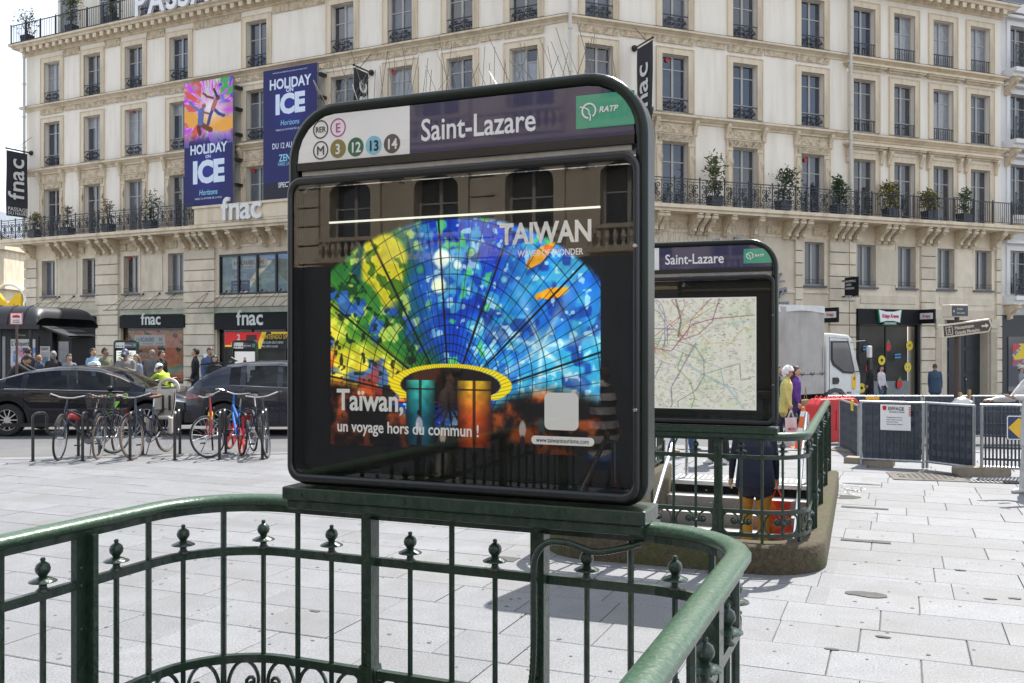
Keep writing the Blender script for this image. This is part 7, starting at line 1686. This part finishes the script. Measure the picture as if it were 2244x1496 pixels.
n_ = vnoise(100, 80, 5, 7); im = np.ones((100,80,3))*np.array((.84,.84,.87)); im[(n_ > .58)] = np.array((205,150,170))/255.; im[vnoise(100,80,9,9) > .64] = np.array((120,150,200))/255.; im[vnoise(100,80,12,19) > .68] = np.array((110,50,50))/255.; im[:18] = .86
canvas('magazine_poster', im, .95, 1.75, .55, 2.02, -.012, PRINTP, t); text('poster_letters', "L'étiquette", .20, BLACK, t, .98, -.016, 1.82, 'LEFT', .015, .001, .75)
text('maker_letters', 'JCDecaux', .07, LET, t, 1.15, -.016, 2.12)
im = np.ones((70,44,3))*.80; r9 = np.random.default_rng(4)
for yy_ in range(14, 68, 2): im[yy_, 3:-3] *= r9.uniform(.45,.8)
im[26:42, 10:34] = np.array((110,130,160))/255.
canvas('newspaper', im, 1.90, 2.22, .95, 1.80, -.012, PRINTP, t); text('poster_letters', "L'EUROPE", .12, BLACK, t, 1.92, -.016, 1.68, 'LEFT', .01, .001, .5)
kb('side_glazing', PANE[2], -2.3, .78, -.02, -.001, .35, 2.1); kb('frame', KI, 1.79, 1.86, -.03, -.001, .4, 2.1); kb('counter', KI, -2.3, -.9, -.25, -.001, .9, 1.0); kb('lit_strip', mat('kiosk_yellow_light', (.8,.75,.05), .5, emit=.6), -.96, -.86, -.44, -.41, 1.92, 2.16)  # pale pane colour of the side glazing stands in for a reflection
k = MB(); k.add([(2.0,-.1,2.42),(3.05,-.4,2.12),(3.05,1.2,2.12),(2.0,1.6,2.42)], [(0,1,2,3)]); k.add([(2.0,-.1,2.36),(3.05,-.4,2.06),(3.05,1.2,2.06),(2.0,1.6,2.36)], [(3,2,1,0)]); k.add([(2.0,-.1,2.36),(3.05,-.4,2.06),(3.05,-.4,2.12),(2.0,-.1,2.42)], [(0,1,2,3)]); k.obj('awning', KI, t)
kb('side_cabinet', KI, 2.30, 2.78, .2, 1.4, 0, 2.25); kb('cabinet_glass', PANE[2], 2.36, 2.70, .18, .199, .9, 1.95); text('poster_letters', 'US', .22, WHITE, t, 1.95, -.016, .62, 'LEFT', .02)
# yellow metro totem
YM = mat('totem_yellow', (.80,.50,.02), .4, emit=.12); q = P(18, 667, 31); t = thing('metro_totem', 'yellow metro letter in a steel ring above the kiosk roof', 'sign', (q.x, q.y, 0), R(0))
k = MB(); k.tube([(.56*math.cos(a), 0, q.z+.10+.56*math.sin(a)) for a in np.linspace(0, 6.283, 33)[:-1]], .035, 6, closed=True); k.obj('ring', STEEL, t, smooth=True)
k = MB(); k.prism([(-.44,-.40),(-.26,-.40),(-.25,.05),(0,-.30),(.25,.05),(.26,-.40),(.44,-.40),(.46,.36),(.28,.36),(0,-.02),(-.28,.36),(-.46,.36)], -.08, .08); k.v = [(x, y, z+q.z) for x, y, z in k.v]; k.obj('letter', YM, t)
k = MB(); k.tube([(0,.05,0),(0,.05,q.z-.4)], .06, 8); k.obj('post', STEEL, t)
# fire access sign
q = P(36, 695, 21.5); t = thing('access_sign', 'white and red fire access sign on a brown post', 'sign', (q.x, q.y, -.03), R(6)); BP = mat('brown_post', (.09,.06,.05), .5)
k = MB(); k.tube([(0,.02,0),(0,.02,q.z+.14)], .03, 8); k.obj('post', BP, t)
k = MB(); k.prism(rr(-.14,.14,q.z-.14,q.z+.14,.02,4), -.012, -.006); k.obj('plate', WHITE, t); k = MB(); k.ring(rr(-.14,.14,q.z-.14,q.z+.14,.02,4), rr(-.122,.122,q.z-.122,q.z+.122,.012,4), -.016, -.0121); k.obj('border', KR, t)
k = MB(); k.prism([(-.08,q.z+.02),(.08,q.z+.02),(.08,q.z+.06),(.03,q.z+.085),(-.08,q.z+.075)], -.016, -.0121); k.obj('engine_mark', KR, t); text('plate_letters', 'ACCÈS', .045, BLACK, t, 0, -.016, q.z-.055, 'CENTER'); text('plate_letters', 'POMPIERS', .04, BLACK, t, 0, -.016, q.z-.10, 'CENTER')
# two slim station maps on the far pavement
def slim(px, Y, py, lab, kind):
    q = P(px, py, Y); t = thing('station_map_stand', lab, 'sign', (q.x, q.y, 0), R(-8)); zt = q.z; w_ = .36 if kind else .34
    k = MB(); k.ring(rr(-w_,w_,.55,zt,(.03,.03,.10,.10),6), rr(-w_+.035,w_-.035,.59,zt-.035,(.02,.02,.07,.07),6), -.06, .06); k.obj('frame', GREEN, t)
    k = MB(); k.prism(rr(-w_+.03,w_-.03,.58,zt-.03,.04,4), -.01, .04); k.obj('back', SIGNIN, t)
    k = MB(); k.box(-w_+.036,-.04,-.03,-.011,zt-.22,zt-.06); k.obj('white_panel', WHITEP, t); k = MB(); k.box(-.04,w_-.036,-.03,-.011,zt-.22,zt-.06); k.obj('name_panel', BLUE, t)
    text('station_name', 'Saint-Lazare', .055, LET, t, -.02, -.032, zt-.16, 'LEFT', .01, .001, .72); k = MB(); k.box(w_-.13,w_-.04,-.034,-.031,zt-.18,zt-.10); k.obj('green_panel', RGREEN, t)
    for i in range(4): k = MB(); k.prism(circ(-w_+.08+.06*i, zt-.17, .022, 10), -.035, -.031); k.obj('roundel', _mats['roundel_'+('3','12','13','14')[i]], t)
    if kind: canvas('map', map_art(60, 80, 9), -w_+.06, w_-.06, .75, zt-.30, -.013, PRINTM, t)
    else:
        im = np.ones((70,50,3))*.74; im[44:] = .60; im[18:46, 21:29] = .12; im[12:18, 22:28] = np.array((150,110,90))/255.
        canvas('poster', im, -w_+.06, w_-.06, .75, zt-.30, -.013, PRINTM, t); text('poster_letters', 'RIMOWA', .10, LET, t, 0, -.015, .85, 'CENTER', .01)
    for s_ in (-1,1): k = MB(); k.tube([(s_*(w_-.06),0,0),(s_*(w_-.06),0,.56)], .03, 6); k.obj('leg', GREEN, t)
slim(277, 26.6, 745, 'slim green station stand with a small map among the crowd', True); slim(537, 24.6, 745, 'slim green station stand with a white poster before the shop entrance', False)
# paper notice on the pier
u0, u1, z0, z1 = fr(WL, 446, 461, 775, 793, .11); k = MB(); k.box(u0, u1, -.122, -.112, z0, z1); tag(k.obj('paper_notice', WHITE, M=WL.M), 'white paper notice stuck on the stone pier', 'notice')
# direction signs on a pole
BRS = mat('sign_brown', (.055,.035,.028), .45); CRM = mat('sign_cream', (.58,.52,.40), .5)
q = P(2097, 720, 19.5); t = thing('direction_sign', 'brown pedestrian direction sign on a pole behind the works barriers', 'sign', (q.x, q.y, gz(q.x, q.y)), R(0)); zz = q.z - gz(q.x, q.y)
k = MB(); k.tube([(0,0,0),(0,0,zz-.16)], .065, 12); k.tube([(0,0,zz-.2),(0,0,zz+.36)], .05, 12); k.obj('pole', BRS, t, smooth=True)
Mx = Matrix.Translation((.16,-.03,zz)) @ Matrix.Rotation(R(-7), 4, 'Y') @ Matrix.Rotation(R(12), 4, 'Z')
k = MB(); k.prism([(-.62,-.135),(.50,-.135),(.60,-.0),(.56,.15),(-.60,.15)], -.07, .07); o = k.obj('arrow_box', CRM, t, M=Mx, bevel=.02)
k = MB(); k.prism([(-.57,-.10),(.48,-.10),(.555,.0),(.52,.115),(-.56,.115)], -.074, -.0705); k.obj('face', BRS, t, M=Mx)
text('sign_letters', 'Haussmann', .105, CRM, t, -.31, -.078, .012, 'LEFT', .02, .001, .95, M=Mx); text('sign_letters', 'Grands Magasins', .105, CRM, t, -.31, -.078, -.088, 'LEFT', .02, .001, .82, M=Mx)
k = MB(); k.prism([(.33,.03),(.43,.03),(.43,.06),(.50,.01),(.43,-.04),(.43,-.01),(.33,-.01)][::-1], -.080, -.0745); k.obj('arrow', CRM, t, M=Mx)
k = MB(); k.ring(rr(-.52,-.36,-.08,.09,.012,3), rr(-.508,-.372,-.068,.078,.008,3), -.080, -.0745); k.obj('walker_frame', CRM, t, M=Mx); k = MB(); k.tube([(-.44,-.079,.05),(-.44,-.079,.0),(-.48,-.079,-.05)], .008, 4); k.tube([(-.44,-.079,.0),(-.41,-.079,-.05)], .008, 4); k.tube([(-.48,-.079,.01),(-.44,-.079,.035),(-.41,-.079,.01)], .007, 4); k.ball((-.435,-.079,.068), .012, 6, 4); k.obj('walker', CRM, t, M=Mx)
Mx = Matrix.Translation((-.06,0,zz+.36)) @ Matrix.Rotation(R(14), 4, 'Z'); k = MB(); k.box(-.20,.24,-.14,.14,-.12,.14); k.obj('top_box', CRM, t, M=Mx, bevel=.02); k = MB(); k.box(-.17,.22,-.146,-.141,-.10,.11); k.obj('top_face', mat('sign_slate', (.06,.07,.09), .45), t, M=Mx)
text('sign_letters', 'Atelier', .06, CRM, t, -.05, -.149, .03, 'LEFT', .01, .001, .9, M=Mx); text('sign_letters', 'Saint-Lazare', .055, CRM, t, -.05, -.149, -.05, 'LEFT', .01, .001, .7, M=Mx); k = MB(); k.prism([(-.15,.0),(-.11,.03),(-.11,-.03)][::-1], -.15, -.1465); k.obj('arrow', CRM, t, M=Mx)
# works barriers
MESH = mat('barrier_slats', (.045,.056,.074), .45, var=.3, vs=5, rnd=.15); FOOT = mat('concrete_foot', (.26,.22,.17), .95, var=.2, vs=10, bump=.4, bs=30)
def barrier(a, b, lab, h_=1.0, holes=False, foot=(True, True), lift=.10):
    a, b = Vector(a), Vector(b); d = (b-a); L_ = d.length; ang = math.atan2(d.y, d.x); z0 = min(gz(a.x, a.y), gz(b.x, b.y))
    t = thing('works_barrier', lab, 'barrier', (a.x, a.y, z0), ang, 'grey barriers round the roadworks')
    for zz in (lift+.02, h_): k = MB(); k.tube([(0,0,zz),(L_,0,zz)], .022, 8); k.obj('rail', GALV, t, smooth=True)
    for x in (.02, L_-.02): k = MB(); k.tube([(x,0,.02),(x,0,h_)], .022, 8); k.obj('post', GALV, t, smooth=True)
    n = int(L_/.052); sl = MB(); sl.box(-.0245 if not holes else -.012, .0245 if not holes else .012, -.006, .006, lift+.04, h_-.022); sm_ = sl.mesh('slat', MESH)
    for i in range(n): inst('slat', sm_, t, Matrix.Translation((.045+(L_-.09)*(i+.5)/n, 0, 0)) @ Matrix.Rotation(R(26 if i % 2 else -22), 4, 'Z'))
    for j in range(5): k = MB(); k.box(.04, L_-.04, -.010, .010, lift+.12+.165*j, lift+.12+.165*j+(.085 if not holes else .03)); k.obj('cross_slat', MESH, t)
    return t
def cfoot(px, Y, lab, rot=0., s=1.):
    g = GP(px, Y); k = MB(); k.prism(rr(-.36*s,.36*s,0,.13,.035,3), -.12, .12); tag(k.obj('barrier_foot', FOOT, loc=(g.x, g.y, g.z), rotz=rot), lab, 'concrete block', 'concrete feet of the works barriers')
A0 = GP(1884, 14.5); A1 = GP(2026, 14.1); A2 = GP(2137, 13.4)
b1 = barrier(A0.xy, A1.xy, 'grey slatted works barrier with a white notice', 1.0); b2 = barrier((A1.x+.02, A1.y), A2.xy, 'grey slatted works barrier joined at an angle to the one with the notice', 1.0)
k = MB(); L_ = (A1.xy-A0.xy).length; x0 = (1935-1884)/(2026-1884)*L_; k.box(x0-.03, x0+.40, -.04, -.03, .58, .97); nb = thing('works_notice', 'white works notice with red mark hung on the grey barrier', 'notice', b1.location, b1.rotation_euler[2]); k.obj('board', WHITE, nb)
text('notice_letters', 'EIFFAGE', .075, BLACK, nb, x0+.08, -.043, .885, 'LEFT', .012, .001, .85); text('notice_letters', 'ÉNERGIE SYSTÈMES', .025, BLACK, nb, x0+.10, -.043, .85); k = MB(); k.prism([(x0+.01,.885),(x0+.05,.885),(x0+.06,.94),(x0+.03,.955),(x0+.0,.94)], -.046, -.041); k.obj('red_mark', KR, nb)
for i, s_ in enumerate(('Renseignements travaux', 'Voirie : réseau souterrain', 'Durée des travaux', 'Accès riverains maintenu')): text('notice_letters', s_, .022, BLACK, nb, x0+.06, -.043, .77-.035*i)
for i in range(6): k = MB(); k.box(x0+.375, x0+.40, -.046, -.041, .80+.025*i, .812+.025*i); k.obj('edge_mark', KR, nb)
B0 = GP(2148, 13.3); B1 = GP(2262, 13.1); barrier(B0.xy, B1.xy, 'grey works barrier with open slats at the picture edge', 1.0, True)
C0 = GP(1841, 17.2); C1 = GP(1882, 15.4); barrier(C0.xy, C1.xy, 'grey works barrier with a yellow notice seen at a slant', 1.0)
k = MB(); y_ = P(1866, 887, 16.0); k.box(-.10,.10,-.008,.008,-.09,.09); o = tag(k.obj('yellow_notice', mat('notice_yellow', (.75,.58,.04), .5), loc=(y_.x-.03, y_.y-.12, y_.z), rotz=math.atan2(C1.y-C0.y, C1.x-C0.x)), 'small yellow notice on the slanting barrier', 'notice')
D = [GP(p, 20.9) for p in (1812, 1918, 2020, 2128, 2236, 2330)]
for i in range(5): barrier(D[i].xy+Vector((.03,0)), D[i+1].xy, ('first','second','third','fourth','fifth')[i]+' barrier from the red plastic one in the back row of the roadworks', 1.0)
barrier(GP(1890, 17.8).xy, GP(1952, 17.4).xy, 'short barrier with an orange tag inside the roadworks', .98)
cfoot(1905, 14.55, 'pale concrete foot under the notice barrier nearest the stair kerb', R(-30)); cfoot(2150, 13.25, 'dark concrete foot where the notice barrier meets the open-slat one', R(-5)); cfoot(1862, 16.2, 'concrete foot half hidden under the slanting barrier', R(-50))
k = MB(); k.box(-.12,.12,-.02,.02,-.03,.03); g = P(1912, 872, 17.5); tag(k.obj('orange_tag', mat('tag_orange', (.75,.38,.03), .5), loc=g), 'orange tag on the rail of the short barrier', 'tag')
# diamond road sign
g = P(2232, 937, 12.9); BL2 = mat('sign_blue', (.015,.03,.11), .4, coat=.3); t = thing('diversion_sign', 'blue square sign with a yellow diamond hung on the open-slat barrier', 'sign', g, R(-8))
k = MB(); k.prism(rr(-.16,.16,-.17,.17,.03,3), -.01, .01); k.obj('plate', BL2, t); k = MB(); k.ring(rr(-.155,.155,-.165,.165,.03,3), rr(-.143,.143,-.153,.153,.022,3), -.014, -.0105); k.obj('border', WHITE, t); k = MB(); k.prism([(0,-.14),(.14,0),(0,.14),(-.14,0)], -.016, -.0145+.004); k.obj('diamond', mat('diamond_yellow', (.75,.45,.03), .4), t)
# cone and red plastic barrier
ORG = mat('cone_orange', (.78,.14,.03), .5, var=.08); g = GP(1760, 18.2); t = thing('traffic_cone', 'orange and white traffic cone beside the red barrier', 'traffic cone', g)
k = MB(); k.lathe([(.16,.03),(.145,.10),(.125,.24)], 16); k.lathe([(.095,.42),(.080,.52),(.062,.64)], 16); k.lathe([(.045,.74),(.03,.82),(.0,.83)], 16); k.obj('cone', ORG, t, smooth=True); k = MB(); k.lathe([(.125,.24),(.095,.42)], 16); k.lathe([(.062,.64),(.045,.74)], 16); k.obj('white_band', WHITE, t, smooth=True); k = MB(); k.box(-.2,.2,-.2,.2,0,.03); k.obj('base', ORG, t)
REDP = mat('red_plastic', (.50,.02,.025), .45, var=.1, bump=.1); g = GP(1775, 18.4); t = thing('plastic_barrier', 'red plastic barrier behind the traffic cone', 'barrier', (g.x, g.y, g.z), R(28))
k = MB(); k.prism([(0,.12),(.06,0),(.3,0),(.36,.12),(.9,.12),(.96,0),(1.2,0),(1.26,.12),(1.22,.86),(1.10,.98),(.16,.98),(.04,.86)], -.16, .16); k.obj('shell', REDP, t, bevel=.03)
for x in (.35,.63,.91): k = MB(); k.box(x-.09,x+.09,-.175,-.155,.35,.75); k.obj('rib', REDP, t, bevel=.015)
r_ = random.Random(8)
for i in range(9): k = MB(); x = .1+.12*i; k.tube([(x,0,.97),(x+.06,.03*r_.uniform(-1,1),1.0+.05*r_.random()),(x+.13,0,.97)], .012, 5); k.obj('tape_knot', mat('tape_red', (.65,.05,.04), .5), t)
g = GP(1748, 20.2)
# lumber and bags inside the works
for i, (px, Y, hh) in enumerate(((2098, 19.2, .95), (2118, 19.4, 1.0))): g = GP(px, Y); k = MB(); k.bar((0,0,0),(.06,0,hh+.2),.04,.08); tag(k.obj('timber_stake', mat('raw_timber', (.38,.26,.12), .8, var=.2), loc=g), ('short','tall')[i]+' timber stake inside the roadworks by the sign pole', 'timber')
g = GP(2108, 19.0); k = MB(); k.ball((0,0,.93), (.20,.14,.13), 12, 8); k.v = [(x+.03*math.sin(z*40), y, z+.02*math.sin(x*33)) for x, y, z in k.v]; k.bar((0,0,.0),(0,0,.85),.05); tag(k.obj('white_sack', mat('sack_white', (.6,.6,.58), .6), loc=g, smooth=True), 'crumpled white sack by the sign pole', 'sack')
